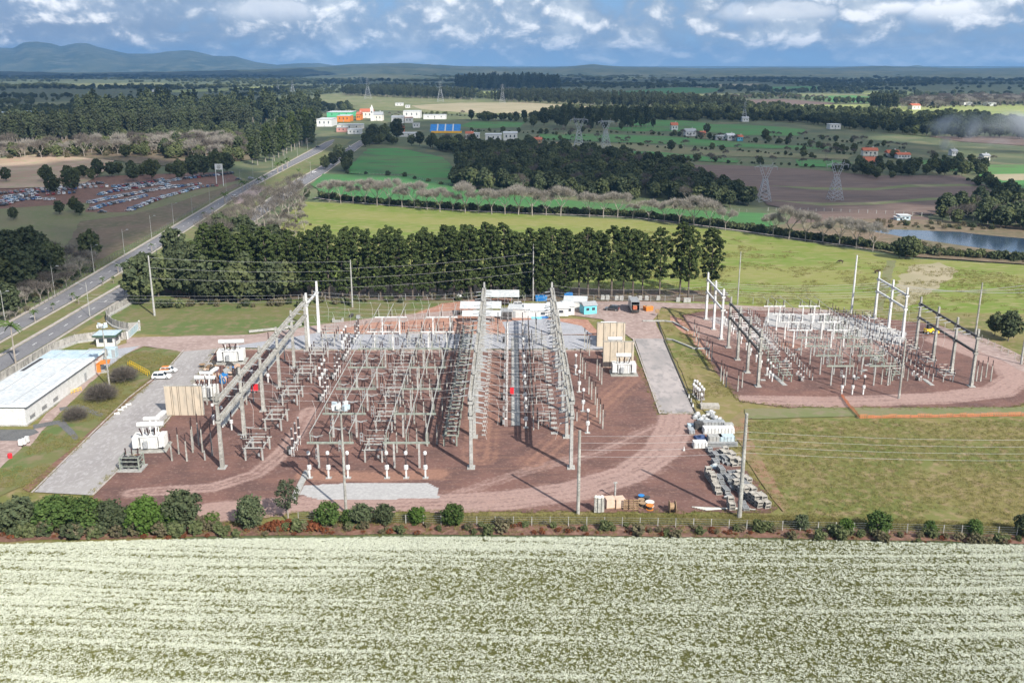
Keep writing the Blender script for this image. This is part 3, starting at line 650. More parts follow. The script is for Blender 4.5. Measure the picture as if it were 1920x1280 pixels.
# source meshes for masses
def src(name, parts):
    """one unlinked object holding trunk and crown, drawn only through the masses"""
    t, c = parts; b = bpy.data.meshes.new(name)
    import bmesh
    bm = bmesh.new(); bm.from_mesh(t); k = len(bm.faces); bm.from_mesh(c)
    for i, f in enumerate(bm.faces): f.material_index = 0 if i < k else 1
    bm.to_mesh(b); bm.free(); b.materials.append(t.materials[0] if t.materials else M_bark); b.materials.append(c.materials[0])
    return bpy.data.objects.new(name, b)
def scatter(name, pts, srcs, label, sc=(.75, 1.25), z=0.0, idx=None, scales=None, tilt=0.0, kind='stuff', tall=1.0):
    pts = np.asarray(pts, float)
    if len(pts) == 0: return
    if pts.shape[1] == 2: pts = np.concatenate([pts, np.full((len(pts), 1), z)], 1)
    n = len(pts); me = bpy.data.meshes.new(name); me.vertices.add(n); me.vertices.foreach_set('co', pts.astype(np.float32).ravel())
    r = np.random.default_rng(n+len(name))
    if idx is None: idx = r.integers(0, len(srcs), n)
    if scales is None: scales = sc[0]+(sc[1]-sc[0])*r.random(n)
    at = me.attributes.new('pick', 'INT', 'POINT'); at.data.foreach_set('value', np.asarray(idx, np.int32))
    at = me.attributes.new('siz', 'FLOAT_VECTOR', 'POINT'); at.data.foreach_set('vector', np.stack([scales, scales, scales*tall*(.85+.3*r.random(n))], 1).astype(np.float32).ravel())
    rot = np.stack([(r.random(n)-.5)*tilt, (r.random(n)-.5)*tilt, r.random(n)*2*pi], 1)
    at = me.attributes.new('spin', 'FLOAT_VECTOR', 'POINT'); at.data.foreach_set('vector', rot.astype(np.float32).ravel())
    o = setting(name, me, kind, label); g = bpy.data.node_groups.new(name, 'GeometryNodeTree')
    g.interface.new_socket('Geometry', in_out='INPUT', socket_type='NodeSocketGeometry'); g.interface.new_socket('Geometry', in_out='OUTPUT', socket_type='NodeSocketGeometry')
    N = g.nodes; Lk = g.links; gi = N.new('NodeGroupInput'); go = N.new('NodeGroupOutput'); j = N.new('GeometryNodeJoinGeometry')
    def attr(nm, ty): a = N.new('GeometryNodeInputNamedAttribute'); a.data_type = ty; a.inputs['Name'].default_value = nm; return a.outputs['Attribute']
    pk = attr('pick', 'INT'); sz = attr('siz', 'FLOAT_VECTOR'); sp = attr('spin', 'FLOAT_VECTOR')
    e2r = N.new('FunctionNodeEulerToRotation'); Lk.new(sp, e2r.inputs[0])
    for i, s_ in enumerate(srcs):
        c = N.new('FunctionNodeCompare'); c.data_type = 'INT'; c.operation = 'EQUAL'; Lk.new(pk, c.inputs[2]); c.inputs[3].default_value = i
        oi = N.new('GeometryNodeObjectInfo'); oi.inputs['Object'].default_value = s_; oi.inputs['As Instance'].default_value = True
        ip = N.new('GeometryNodeInstanceOnPoints'); Lk.new(gi.outputs[0], ip.inputs['Points']); Lk.new(c.outputs[0], ip.inputs['Selection'])
        Lk.new(oi.outputs['Geometry'], ip.inputs['Instance']); Lk.new(e2r.outputs[0], ip.inputs['Rotation']); Lk.new(sz, ip.inputs['Scale']); Lk.new(ip.outputs[0], j.inputs[0])
    Lk.new(j.outputs[0], go.inputs[0]); md = o.modifiers.new('growth', 'NODES'); md.node_group = g
    return o
S_dark = src('dark_tree', round_parts(1, 11, 4.2, L_dark, .15, 40, 26, .42)); S_dark2 = src('dark_tree', round_parts(2, 13, 3.6, L_dark, .2, 40, 26, .42))
S_mid = src('broad_tree', round_parts(3, 10, 4.0, L_mid, .15, 40, 26, .40)); S_mid2 = src('broad_tree', round_parts(4, 8, 3.6, L_mid, .1, 34, 26, .36))
S_euc = src('tall_tree', tall_parts(5, 23, 3.4)); S_eucd = src('tall_dark_tree', tall_parts(6, 24, 3.4, L_dark))
S_twig = src('leafless_tree', bare_parts(7, 10, 4, L_twigd, M_barkp, per=16, fine=.06)); S_twig2 = src('leafless_tree', bare_parts(8, 9, 4, L_twig, M_barkp, per=16, fine=.06))
S_bush = src('bush', round_parts(9, 2.6, 1.8, L_mid, .02, 20, 22, .2)); S_bushd = src('bush', round_parts(10, 2.8, 1.9, L_dark, .02, 20, 22, .2))
S_dry = src('dry_bush', round_parts(12, 2.4, 1.8, L_dry, .02, 20, 22, .16)); S_rust = src('dry_bush', round_parts(13, 1.0, .9, L_rust, .0, 14, 26, .08))
S_mid2b = src('bush', round_parts(19, 3.2, 1.6, L_dry, .02, 20, 22, .13))
S_pine = src('pine', pine_parts(14, 20, 3.2, .3, 50, 24, .45))
def fill(P, spacing, px=True, jitter=.9, keepf=1.0, avoid=(), seed=1, grow=1.0):
    Q = [G2(*p) for p in P] if px else P
    X = [p[0] for p in Q]; Y = [p[1] for p in Q]; r = np.random.default_rng(seed+len(P))
    gx, gy = np.meshgrid(np.arange(min(X), max(X), spacing), np.arange(min(Y), max(Y), spacing)); gx = gx.ravel(); gy = gy.ravel()
    gx = gx+(r.random(len(gx))-.5)*spacing*jitter*1.6; gy = gy+(r.random(len(gy))-.5)*spacing*jitter*1.6
    ok = inpoly(gx, gy, Q) & (r.random(len(gx)) < keepf)
    for A in avoid: ok &= ~inpoly(gx, gy, A)
    ok &= np.abs(gx) < gy*.56+60
    return np.stack([gx[ok], gy[ok]], 1)
def along(P, spacing, wdt=1.0, px=True, seed=2):
    Q = resample([G2(*p) for p in P] if px else P, spacing); r = np.random.default_rng(seed+len(Q))
    return np.array(Q)+(r.random((len(Q), 2))-.5)*wdt*2

# ---- pine rows behind the yard (individual trees)
PL = [pine_parts(20+i, 23.5, 3.5+.3*(i % 2), .13 if i % 2 else .19, 120, 42, .21) for i in range(4)]
PR = [pine_parts(30+i, 23.5, 4.1, .27+.04*(i % 2), 120, 42, .21) for i in range(4)]
rr = random.Random(5); spots = []
for px in list(range(392, 1062, 19)): spots.append((px+rr.uniform(-4, 4), 559+rr.uniform(-2, 2), rr.uniform(.88, 1.06)))
spots2 = [(px+rr.uniform(-5, 5), 547+rr.uniform(-3, 3), rr.uniform(.80, .98)) for px in range(480, 1060, 34)]
spots3 = [(px, 560+rr.uniform(-3, 2), s) for px, s in ((1085, .90), (1102, .97), (1122, .93), (1146, 1.0), (1168, .99), (1186, .95), (1204, .92), (1236, .97), (1274, 1.06), (1290, 1.0), (1332, .97))]
def W3(L): return [(*G2(p, q), (s*rr.uniform(.92, 1.15), s*rr.uniform(.92, 1.15), s*1.03), rr.uniform(0, 6)) for p, q, s in L]
plant_all('pine_tree', PL, W3(spots), [f'dark green pine in the front line of the long pine row, {nth(i+1)} tree' for i in range(len(spots))], 'pine tree', 'pines in the long row')
plant_all('pine_tree', PL, W3(spots2), [f'pine in the rear line of the long row, {nth(i+1)} from the road' for i in range(len(spots2))], 'pine tree', 'pines in the rear line')
LR = ['leftmost pine after the gap in the row', 'second pine after the gap, slim crown', 'third pine after the gap, shorter crown', 'fourth pine after the gap with high rounded top', 'fifth pine after the gap, beside the tallest', 'sixth pine after the gap, thin lower trunk', 'seventh pine after the gap, lighter foliage', 'pine behind the parked truck with open crown', 'largest round-crowned pine near the row end', 'pine tucked behind the largest round-crowned one', 'last pine of the row, standing alone on the right']
plant_all('pine_tree', PR, W3(spots3), LR, 'pine tree', 'pines in the sparse right group')
# dense wood left of the pine row
scatter('dense_wood', np.concatenate([fill([(305, 546), (400, 566), (470, 566), (560, 556), (560, 520), (480, 470), (420, 470), (340, 500)], 6.0, seed=3), along([(262, 572), (300, 552), (350, 560), (440, 568), (540, 563)], 4, 2)]),
        [S_dark2, S_dark, S_mid], 'dense dark evergreen wood at the west end of the pine row', (.85, 1.35))
scatter('undergrowth', along([(300, 575), (480, 573), (640, 568), (860, 560), (1000, 556)], 2.5, 3.5), [S_bushd, S_bush, S_dry], 'low dark bushes at the foot of the pines', (.5, 1.1))
# individual bare trees in the row
bt = [(617, 379, 1.0), (639, 381, 1.0), (662, 382, .8), (685, 384, 1.1), (707, 386, 1.1), (730, 387, 1.15), (754, 389, .9), (777, 391, 1.1), (801, 394, .9), (825, 397, .95), (849, 397, .8), (872, 399, 1.2), (897, 400, 1.05), (922, 402, 1.0), (947, 402, 1.05), (972, 403, 1.15), (998, 404, 1.2), (1024, 404, .85), (1051, 405, 1.2), (1105, 407, .95), (1131, 408, 1.05), (1158, 408, 1.0), (1186, 410, .6), (1216, 414, .8), (1245, 416, .85), (1273, 422, 1.0), (1301, 425, 1.15), (1330, 429, 1.05), (1360, 432, .85), (1449, 444, .8), (1479, 448, 1.15), (1510, 452, 1.0), (1542, 455, .8), (1573, 460, .95), (1605, 466, .95), (1636, 471, .9)]
BP = [bare_parts(40+i, 12.5, 4.4, None, None, per=90, fine=.05, L=1.1) for i in range(4)]
plant_all('bare_tree', BP, [(*G2(x, y), s*1.12, rr.uniform(0, 6)) for x, y, s in bt], [f'pale leafless tree along the clipped hedge, {nth(i+1)} counted from the road end' for i in range(len(bt))], 'tree', 'leafless trees along the hedge')
# bare trees by the near carriageway
BL = [bare_parts(50+i, 15, 4.0, L_twigd, M_barkp, per=24, fine=.045, L=1.4, lo=.5) for i in range(3)]
bl = [(x+rr.uniform(-5, 5), y+rr.uniform(-4, 4)) for x, y in ((398, 470), (410, 450), (425, 458), (432, 436), (446, 446), (452, 424), (466, 434), (470, 412), (486, 422), (492, 402), (508, 410), (512, 394), (528, 402), (532, 386), (548, 392), (552, 376), (560, 384), (500, 440), (520, 430), (540, 420), (556, 408), (480, 452), (455, 462), (568, 398), (438, 474), (400, 488))]
plant_all('bare_tree', BL, [(*G2(x, y), rr.uniform(.8, 1.1), rr.uniform(0, 6)) for x, y in bl], [f'tall grey leafless tree in the grove beside the near carriageway, {nth(i+1)}' for i in range(len(bl))], 'tree', 'grey leafless grove')
scatter('undergrowth', fill([(400, 490), (560, 380), (590, 400), (580, 440), (500, 480), (440, 500)], 5, keepf=.5), [S_twig, S_dry, S_twig2], 'grey scrub under the leafless grove', (.4, .8))

# ---- hedge along the bare tree row: trimmed line
hp = [G2(*p) for p in [(600, 370), (640, 376), (760, 386), (880, 394), (1000, 399), (1100, 402), (1200, 407), (1300, 419), (1400, 432), (1500, 446), (1600, 460), (1690, 474), (1820, 484), (1960, 492)]]
scatter('hedge', along(hp, 1.6, 1.3, False), [S_bushd, S_bush], 'long dark clipped hedge curving behind the bare trees', (1.0, 1.35))
scatter('hedge', np.array(wide(resample(hp, 2.2), 6))+RNG.normal(size=(len(resample(hp, 2.2)), 2))*.8, [S_bushd, S_dry], 'looser second line of the hedge', (.45, .9))
strip('path', wide(hp, -4.2), 1.6, M_kerb, .3, .02, 'pale narrow lane in front of the hedge')
# ---- near shrubs along the fence (individual)
SH = [round_parts(60+i, 6.4, 3.0, L_bush if i != 1 else L_dark, .03, 60, 46, .15) for i in range(3)]+[round_parts(66, 6.0, 2.8, L_bright, .03, 60, 46, .15)]
shr = [(10, 990, .95, 'leftmost leafy bush at the corner of the frame'), (45, 992, 1.15, 'tall dark bush second from the left corner'), (100, 993, 1.2, 'broad bush in front of the cobbled road foot'), (128, 990, .95, 'olive bush with thin grey twigs beside the broad bush'), (165, 996, 1.05, 'bush right of the cobbled road foot'), (205, 992, 1.1, 'dark leafy bush in front of the gravel corner'), (238, 994, .9, 'small bush between two larger dark ones'), (276, 998, 1.15, 'bright green rounded bush below the red track'), (318, 990, .9, 'greyish half-bare bush behind the near fence'), (345, 985, 1.1, 'tall green-topped bush beside the grey half-bare one'), (398, 988, .6, 'low bright green bush left of the big dark bush'), (470, 990, 1.0, 'big dark green bush standing apart'), (615, 985, .85, 'first bush of the trio under the floodlight pole'), (655, 982, .55, 'small bush under the floodlight pole'), (680, 982, .85, 'pointed bush right of the floodlight pole'), (722, 982, .72, 'rounded olive bush right of the pointed bush'), (782, 982, .68, 'small bright green bush with yellow top'), (850, 984, .78, 'round clipped bush opposite the gravel turn'), (1502, 992, .55, 'low bush on the right fence line'), (1585, 998, .55, 'yellowish bush on the right fence line'), (1647, 998, .85, 'round dark green bush, largest on the right fence line'), (1742, 1000, .5, 'grey low bush near the right end of the fence'), (1826, 1002, .6, 'wide bush near the right end of the fence'), (1918, 1005, .7, 'bush cut by the right frame edge')]
order = {276: 3, 398: 3, 782: 3, 850: 0, 470: 1, 45: 1, 205: 1, 1647: 0, 1585: 3}
for k in range(4):
    L = [q for q in shr if order.get(q[0], (q[0]//7) % 3) == k]
    plant_all('bush', [SH[k]], [(*G2(x, y), (s*(1.0 if x < 350 else .85), s*(1.0 if x < 350 else .85), s*rr.uniform(.70, .98)), rr.uniform(0, 6)) for x, y, s, _ in L], [q[3] for q in L], 'bush', None)
o = tree_proto('young_tree', (round_parts(71, 8.5, 2.6, L_euc, .3, 34, 30, .14, M_barkp)[0], round_parts(71, 8.5, 2.6, L_euc, .3, 34, 30, .14, M_barkp)[1]), 'slender pale-barked young tree between the bushes and the brush pile', 'tree'); o.location = (*G2(541, 978), 0); o.scale = (.85, .85, .95)
scatter('brush_pile', fill([(490, 996), (500, 982), (600, 984), (600, 998)], .8, seed=6), [S_rust], 'heap of rusty red dry brush by the fence', (.7, 1.2), .15)
scatter('weeds', np.concatenate([along([(860, 994), (1100, 996), (1330, 1001), (1500, 1004), (1900, 1018)], 1.0, 1.7), along([(0, 1005), (300, 1004), (800, 996)], 1.3, 1.5)]), [S_rust, S_rust, S_dry, S_bush], 'patchy rusty weeds on the bare strip', (.25, .8), .15)
scatter('weeds', along([(600, 992), (1100, 990), (1500, 998), (1920, 1012)], 3.4, 1.2), [S_bush, S_dry], 'low green weeds along the fence', (.25, .5), .1)
scatter('undergrowth', along([(0, 996), (120, 999), (250, 1000), (420, 994)], 1.1, 1.9), [S_bush, S_bushd, S_mid2b], 'tangled undergrowth below the left bushes', (.55, 1.1), .1)
# bare bushes on the bank
BB = (bare_parts(80, 3.4, 3.0, L_twigd, M_barkp, per=4, lo=.12)[0], qmesh('crown', twig_faces([(cos(q*2.4)*.25*q**.5*.62, sin(q*2.4)*.25*q**.5*.62, 1.0+.9*(1-q/60)) for q in range(1, 60)], [.8]*59, 60, .75, .022, 81, .8, .6, (0, 0, .2)), L_twigd))
for (x, y, s, lb) in ((233, 716, 1.0, 'grey leafless bush beside the yellow stair rail'), (191, 751, 1.05, 'grey leafless bush at the foot of the floodlight mast'), (142, 788, .75, 'small leafless bush between the two dark paths')):
    if x == 233: o = bb0 = tree_proto('bare_bush', BB, lb, 'bush')
    else: o = dup(bb0, (0, 0, 0), 1.0*x, lb)
    o.location = (*G2(x, y), 0); o.scale = (s*1.75, s*1.75, s*1.35)

# ---- far woods
def mass(name, P, sp, srcs, label, sc=(.8, 1.25), keepf=1.0, seed=1, tall=1.0): return scatter(name, fill(P, sp, keepf=keepf, seed=seed), srcs, label, sc, tall=tall)
mass('forest', [(850, 352), (856, 322), (880, 300), (960, 290), (1100, 292), (1190, 306), (1260, 318), (1330, 350), (1400, 380), (1412, 392), (1330, 388), (1180, 374), (1000, 364), (900, 358)], 7.5, [S_dark, S_dark2, S_mid, S_dark, S_twig, S_mid2], 'dark mixed wood in the middle distance behind the crop fields', (.75, 1.2))
mass('forest', [(660, 330), (640, 318), (680, 282), (700, 272), (780, 272), (850, 290), (940, 288), (1060, 290), (1060, 284), (900, 281), (770, 274), (740, 268), (690, 270), (660, 300)], 8, [S_dark, S_dark2, S_mid], 'dark tree belt framing the mid green field', (.7, 1.15), .9)
mass('forest', [(1740, 405), (1800, 392), (1880, 390), (1990, 400), (1990, 440), (1860, 430), (1780, 420)], 7, [S_dark, S_mid, S_twig], 'scrubby wood above the pond', (.7, 1.1))
scatter('riverside_scrub', np.concatenate([fill([(1560, 458), (1600, 446), (1700, 458), (1900, 484), (1990, 490), (1990, 500), (1760, 482), (1640, 470)], 4.5), fill([(1560, 420), (1650, 416), (1760, 420), (1870, 428), (1870, 436), (1750, 432), (1600, 428)], 5)]), [S_dry, S_dry, S_bushd, S_mid2b], 'greyish scrub along the pond banks', (.4, .95))
scatter('trees_by_houses', np.concatenate([fill([(1560, 322), (1600, 312), (1700, 312), (1860, 320), (1870, 332), (1800, 330), (1640, 336)], 9, keepf=.8), fill([(1780, 330), (1860, 348), (1920, 390), (1900, 392), (1840, 352)], 8)]), [S_dark, S_mid2, S_mid, S_bushd], 'trees and hedges around the red-roofed houses', (.6, 1.0))
def hedges(L, srcs, label, sc, sp=8, w=4): scatter('hedgerow', np.concatenate([along(P, sp, w, seed=i) for i, P in enumerate(L)]), srcs, label, sc)
hedges([[(1010, 262), (1120, 266), (1250, 278), (1400, 284), (1540, 298)], [(1160, 298), (1300, 303), (1440, 308), (1600, 318)], [(1090, 248), (1200, 250), (1330, 262), (1500, 272), (1620, 290)], [(880, 246), (1000, 250), (1100, 256)], [(1500, 283), (1600, 290), (1720, 300), (1860, 306)], [(1050, 285), (1200, 292), (1350, 299)], [(1430, 372), (1300, 345), (1260, 312)], [(680, 220), (800, 215), (920, 220), (1000, 224)], [(1440, 258), (1560, 264), (1700, 280)]],
       [S_bushd, S_mid2, S_bushd, S_bush, S_twig], 'dark hedgerows dividing the green fields', (.4, .95), 4.2, 5)
hedges([[(652, 326), (760, 332), (856, 352)]], [S_bush, S_bushd], 'sparse bushes on the fence between the two green fields', (.8, 1.2), 18, 2)
mass('forest', [(1000, 232), (1080, 222), (1200, 226), (1400, 224), (1500, 232), (1640, 248), (1800, 262), (1990, 262), (1990, 238), (1800, 226), (1640, 222), (1500, 210), (1400, 202), (1300, 204), (1180, 214), (1050, 212)], 14, [S_dark, S_dark2, S_dark, S_mid], 'broad dark wood crossing the right middle distance', (.9, 1.35))
mass('forest', [(1040, 236), (1130, 232), (1240, 238), (1180, 246), (1060, 244)], 16, [S_dark2, S_eucd], 'dark tree group behind the pylons', (.8, 1.2), .8)
mass('forest', [(640, 176), (700, 171), (885, 183), (890, 188), (760, 184), (650, 180)], 13, [S_euc, S_euc, S_eucd], 'plantation belt above the olive pasture', (.8, 1.0))
mass('forest', [(915, 190), (980, 183), (1150, 190), (1270, 194), (1400, 206), (1390, 212), (1180, 203), (1000, 194)], 14, [S_euc, S_euc, S_dark2], 'grey-green plantation belt right of the olive pasture', (.8, 1.05))
mass('forest', [(850, 165), (900, 160), (1050, 164), (1050, 170), (880, 170)], 22, [S_eucd, S_dark2], 'very dark plantation block on the far slope', (1.4, 1.9))
mass('forest', [(1630, 205), (1640, 198), (1684, 200), (1682, 207)], 10, [S_eucd, S_euc], 'isolated round tree block in the sunlit pasture', (.9, 1.1))
mass('forest', [(1690, 196), (1780, 190), (2000, 186), (2000, 198), (1800, 202), (1690, 206)], 16, [S_twig, S_twig2, S_dry], 'band of pale leafless wood far right', (1.4, 2.0))
# left side
mass('forest', [(-60, 262), (60, 256), (200, 250), (350, 244), (470, 236), (470, 248), (300, 256), (140, 266), (-60, 272)], 9, [S_euc, S_euc, S_eucd], 'grey-green eucalyptus belt across the left middle distance', (.85, 1.15))
mass('forest', [(-60, 300), (0, 288), (150, 280), (330, 272), (450, 262), (470, 300), (400, 306), (250, 292), (130, 296), (-60, 300)], 8, [S_dry, S_twig, S_twig2, S_mid2, S_dry], 'pale dry scrubland with leafless trees on the left', (1.0, 1.9), .75)
mass('forest', [(150, 226), (300, 215), (480, 212), (600, 222), (600, 232), (470, 236), (330, 242), (150, 245)], 14, [S_dark, S_dark2, S_eucd], 'dark hillside wood behind the eucalyptus belt', (1.1, 1.6))
mass('forest', [(-80, 222), (60, 216), (150, 212), (160, 222), (100, 226), (-80, 232)], 14, [S_dark, S_mid], 'dark trees around the left pastures', (1.0, 1.5))
mass('forest', [(-80, 366), (-80, 350), (60, 342), (170, 338), (250, 334), (330, 330), (300, 322), (180, 328), (60, 338), (-80, 342)], 13, [S_mid, S_dark, S_mid2], 'green trees shading the rear of the car park', (.8, 1.1), .8)
ET = [tall_parts(90+i, 24, 3.6, L_dark if i == 1 else L_pine) for i in range(3)]
et = [(rr.uniform(-3, 3)+x, y, s) for x, y, s in ((475, 306, .85), (486, 310, .9), (497, 304, 1.0), (508, 300, 1.05), (516, 302, 1.0), (524, 296, 1.1), (532, 292, 1.15), (540, 288, 1.2), (547, 284, 1.2), (554, 281, 1.25), (560, 277, 1.25), (566, 274, 1.3), (572, 271, 1.35), (578, 268, 1.35), (584, 266, 1.35), (530, 280, 1.2), (515, 284, 1.15), (500, 290, 1.1), (548, 272, 1.3), (562, 266, 1.35), (576, 262, 1.35))]
plant_all('eucalyptus_tree', ET, [(*G2(x, y), s, rr.uniform(0, 6)) for x, y, s in et], [f'tall dark eucalyptus beside the avenue, {nth(i+1)} of the row going away' for i in range(len(et))], 'tree', 'tall eucalyptus beside the avenue')
DT = [round_parts(95+i, 15, 5.4, L_dark if i else L_mid, .12, 60, 34, .36) for i in range(3)]
dt = [(338, 338, .95, 'broad dark tree at the end of the car rows'), (362, 334, 1.1, 'dark tree second right of the car rows'), (382, 330, 1.0, 'dark tree behind the two-legged sign'), (405, 326, 1.15, 'tallest dark tree behind the two-legged sign'), (426, 324, 1.0, 'dark tree right of the two-legged sign'), (250, 340, .85, 'tree shading the middle of the car park'), (285, 336, .9, 'tree over the rear car rows'), (135, 360, 1.0, 'spreading tree in the car park'), (100, 364, .85, 'spreading tree at the left of the car park'), (140, 398, .55, 'dark spindly tree in front of the parked cars'), (112, 402, .5, 'small sparse tree on the grass below the car park'), (26, 412, .45, 'small round tree on the left grass'), (172, 490, .85, 'dark leaning tree on the slope beside the avenue'), (150, 404, .5, 'low bushy tree beside the dark spindly one'),
      (30, 470, .6, 'small tree top rising above the left wood'), (5, 560, 1.0, 'large olive tree nearest the left edge'), (40, 555, 1.15, 'large olive-crowned tree with pale limbs'), (75, 540, 1.05, 'rounded tree right of the olive-crowned one'), (100, 520, .9, 'dark tree closing the left wood'), (20, 510, 1.1, 'rear tree of the left wood'), (60, 500, 1.1, 'rear dark tree of the left wood'), (-10, 590, .9, 'lowest tree of the left wood by the avenue'), (18, 596, .75, 'dark bushy tree beside the first lamp post'), (262, 572, .45, 'dark rounded tree beside the near carriageway wall'), (290, 558, .65, 'dark tree left of the white kiosk'), (330, 553, .8, 'tree in front of the white kiosk'),
      (1698, 486, .66, 'left of three dark conifers in the meadow'), (1712, 487, .62, 'middle of three dark conifers in the meadow'), (1686, 485, .58, 'low conifer at the end of the hedge'), (1890, 640, .62, 'large dark bush on the right edge beside the track'), (1865, 628, .45, 'dark bush left of the large one on the right edge'),
      (625, 312, .75, 'dark tree between the two carriageways'), (636, 300, .9, 'taller dark tree between the carriageways'), (610, 318, .7, 'lighter green tree between the carriageways'), (576, 373, .42, 'small dark conifer at the start of the hedge'), (1325, 251, .8, 'lone dark tree left of the farmhouses'), (1434, 264, .8, 'lone dark tree right of the farmhouses'), (1330, 262, .5, 'bushy tree beside the farmhouse yard'), (1020, 236, 1.6, 'tall dark tree left of the first pylon'), (1000, 238, 1.0, 'dark tree beside the tall one by the first pylon'), (1258, 284, .7, 'umbrella-shaped tree on the field edge'), (1870, 372, .6, 'round tree at the corner of the ploughed field'), (1895, 376, .55, 'second round tree at the corner of the ploughed field'), (745, 262, 1.5, 'wide umbrella-crowned tree beside the town'), (700, 268, 1.3, 'dark tree left of the umbrella-crowned tree'), (722, 266, 1.2, 'dense tree right of the avenue end')]
plant_all('tree', DT, [(*G2(x, y), s, rr.uniform(0, 6)) for x, y, s, _ in dt], [q[3] for q in dt], 'tree', None)
scatter('thicket', np.concatenate([fill([(-40, 600), (-40, 480), (60, 470), (130, 490), (180, 500), (150, 520), (60, 570), (0, 604)], 5, keepf=.8), along([(0, 604), (60, 572), (150, 515), (180, 500)], 2.5, 3)]), [S_twig, S_twig2, S_dry, S_bushd], 'thicket of grey brush beside the avenue fence', (.4, .9))
# ---- woodland of the far plain (masks keep fields open)
def far_plain():
    r = np.random.default_rng(77); out = []
    for y0, y1, sp in ((820, 1400, 15), (1400, 2300, 19), (2300, 3600, 27), (3600, 5600, 40), (5600, 8200, 60)):
        X = y1*.58; gx, gy = np.meshgrid(np.arange(-X, X, sp), np.arange(y0, y1, sp)); gx = gx.ravel()+(r.random(gx.size)-.5)*sp*1.4; gy = gy.ravel()+(r.random(gy.size)-.5)*sp*1.4
        m = fbm(gx*.0022+3, gy*.0030, 51, 4); hs = np.abs(fbm(gx*.0015, gy*.004, 61, 3)-.5)
        ok = (np.abs(gx) < gy*.57+40) & ((m > (.50 if y0 >= 2300 else .56)) | ((hs < .012) & (y0 < 3600)))
        ok &= ~((gx > -40) & (gx < 560) & (gy < 1350) & (m < .70))
        for A in FIELDS: ok &= ~inpoly(gx, gy, A)
        ok &= ~inpoly(gx, gy, [G2(*p) for p in [(590, 275), (590, 212), (840, 214), (990, 262), (860, 275)]])
        out.append((np.stack([gx[ok], gy[ok]], 1), sp, y0))
    return out
for P, sp, y0 in far_plain():
    k = 1.0 if y0 < 2300 else sp/19.0
    n = fbm(P[:, 0]*.004, P[:, 1]*.004, 91, 2); idx = np.where(n > .58, 3, np.where(n < .44, RNG.integers(4, 6, len(P)), RNG.integers(0, 3, len(P))))
    scatter('woodland', P, [S_dark, S_dark2, S_mid, S_mid2, S_twig if y0 < 2300 else S_mid2, S_mid2], 'patchy woods and copses spreading over the far plain', idx=idx,
            scales=k*(.8+.55*RNG.random(len(P))) if y0 < 2300 else k*(.75+.5*RNG.random(len(P))), tall=1.0 if y0 < 2300 else .8/k+.12)
# ---- hills and mountains
M_hill = mat('wooded_hills', (.05, .068, .042), (.075, .09, .055), .012, (.11, .115, .07), .003, detail=9)
M_mtn = mat('forested_mountain', (.05, .075, .045), (.09, .11, .065), .0018, (.15, .16, .10), .006, detail=9)
def ridge(name, Y, prof, depth, m, label, rough=1.0, nx=260):
    """prof: (pixel x, pixel y) skyline; a rounded ridge of real depth at distance Y"""
    px = np.linspace(prof[0][0], prof[-1][0], nx); py = np.interp(px, [p[0] for p in prof], [p[1] for p in prof])
    top = np.array([HT(v, Y) for v in py]); X = np.array([XA(p, Y, h) for p, h in zip(px, top)]); V = []; F = []; ny = 26
    for j in range(ny):
        f = j/(ny-1)*2-1; s = cos(f*pi/2)**.8 if abs(f) < 1 else 0
        for i in range(nx):
            yy = Y+f*depth; n = (fbm(X[i]*4/depth+7, yy*4/depth, 17, 5)-.5)*(1-abs(f))**.5
            h = top[i]*s*(1+.0*n)+n*top[i]*.5*rough*(0 if j == ny//2 else min(1, abs(f)*3))+ (fbm(X[i]*.02, yy*.02, 3, 2)-.5)*9*s*rough
            V.append((X[i]*(yy/Y), yy, float(h)-2*(1-s)))
    F = [(j*nx+i, j*nx+i+1, (j+1)*nx+i+1, (j+1)*nx+i) for j in range(ny-1) for i in range(nx-1)]
    me = bpy.data.meshes.new(name); me.from_pydata(V, [], F); me.materials.append(m)
    me.polygons.foreach_set('use_smooth', [True]*len(F)); setting(name, me, label=label)
ridge('mountains', 14500, [(-260, 122), (-100, 104), (0, 90), (25, 91), (45, 80), (68, 79), (95, 82), (115, 88), (140, 83), (162, 82), (190, 90), (240, 101), (285, 101), (320, 97), (355, 95), (375, 99), (400, 105), (440, 106), (480, 117), (520, 122), (560, 119), (600, 119), (640, 125), (700, 127)], 3200, M_mtn, 'blue mountain range on the left horizon', .6)
ridge('hills', 9000, [(600, 127), (660, 120), (760, 119), (850, 124), (960, 127), (1040, 127), (1110, 121), (1170, 126), (1240, 127), (1330, 129), (1440, 127), (1560, 128), (1640, 124), (1740, 127), (1830, 129), (1940, 127), (2060, 124)], 900, M_hill, 'low wooded hills along the horizon')
ridge('hills', 7400, [(-140, 137), (0, 134), (150, 137), (300, 135), (480, 131), (600, 126), (700, 123), (820, 128), (960, 131), (1100, 129), (1300, 133), (1500, 131), (1700, 134), (1940, 131), (2060, 130)], 600, M_hill, 'nearer wooded rise below the horizon')
ridge('hills', 5400, [(520, 150), (600, 143), (690, 138), (760, 140), (850, 147), (930, 143), (1010, 141), (1100, 147), (1190, 150), (1290, 146), (1380, 148), (1500, 151), (1560, 155)], 420, M_hill, 'rolling wooded hills right of the avenue end')
ridge('hills', 6200, [(1180, 146), (1280, 140), (1370, 138), (1480, 142), (1590, 139), (1700, 142), (1800, 138), (1960, 141), (2060, 146)], 420, M_hill, 'rolling wooded hills at the far right')
ridge('hills', 12500, [(1660, 131), (1690, 126), (1720, 123), (1750, 127), (1780, 131)], 500, M_mtn, 'small blue hill on the right horizon')

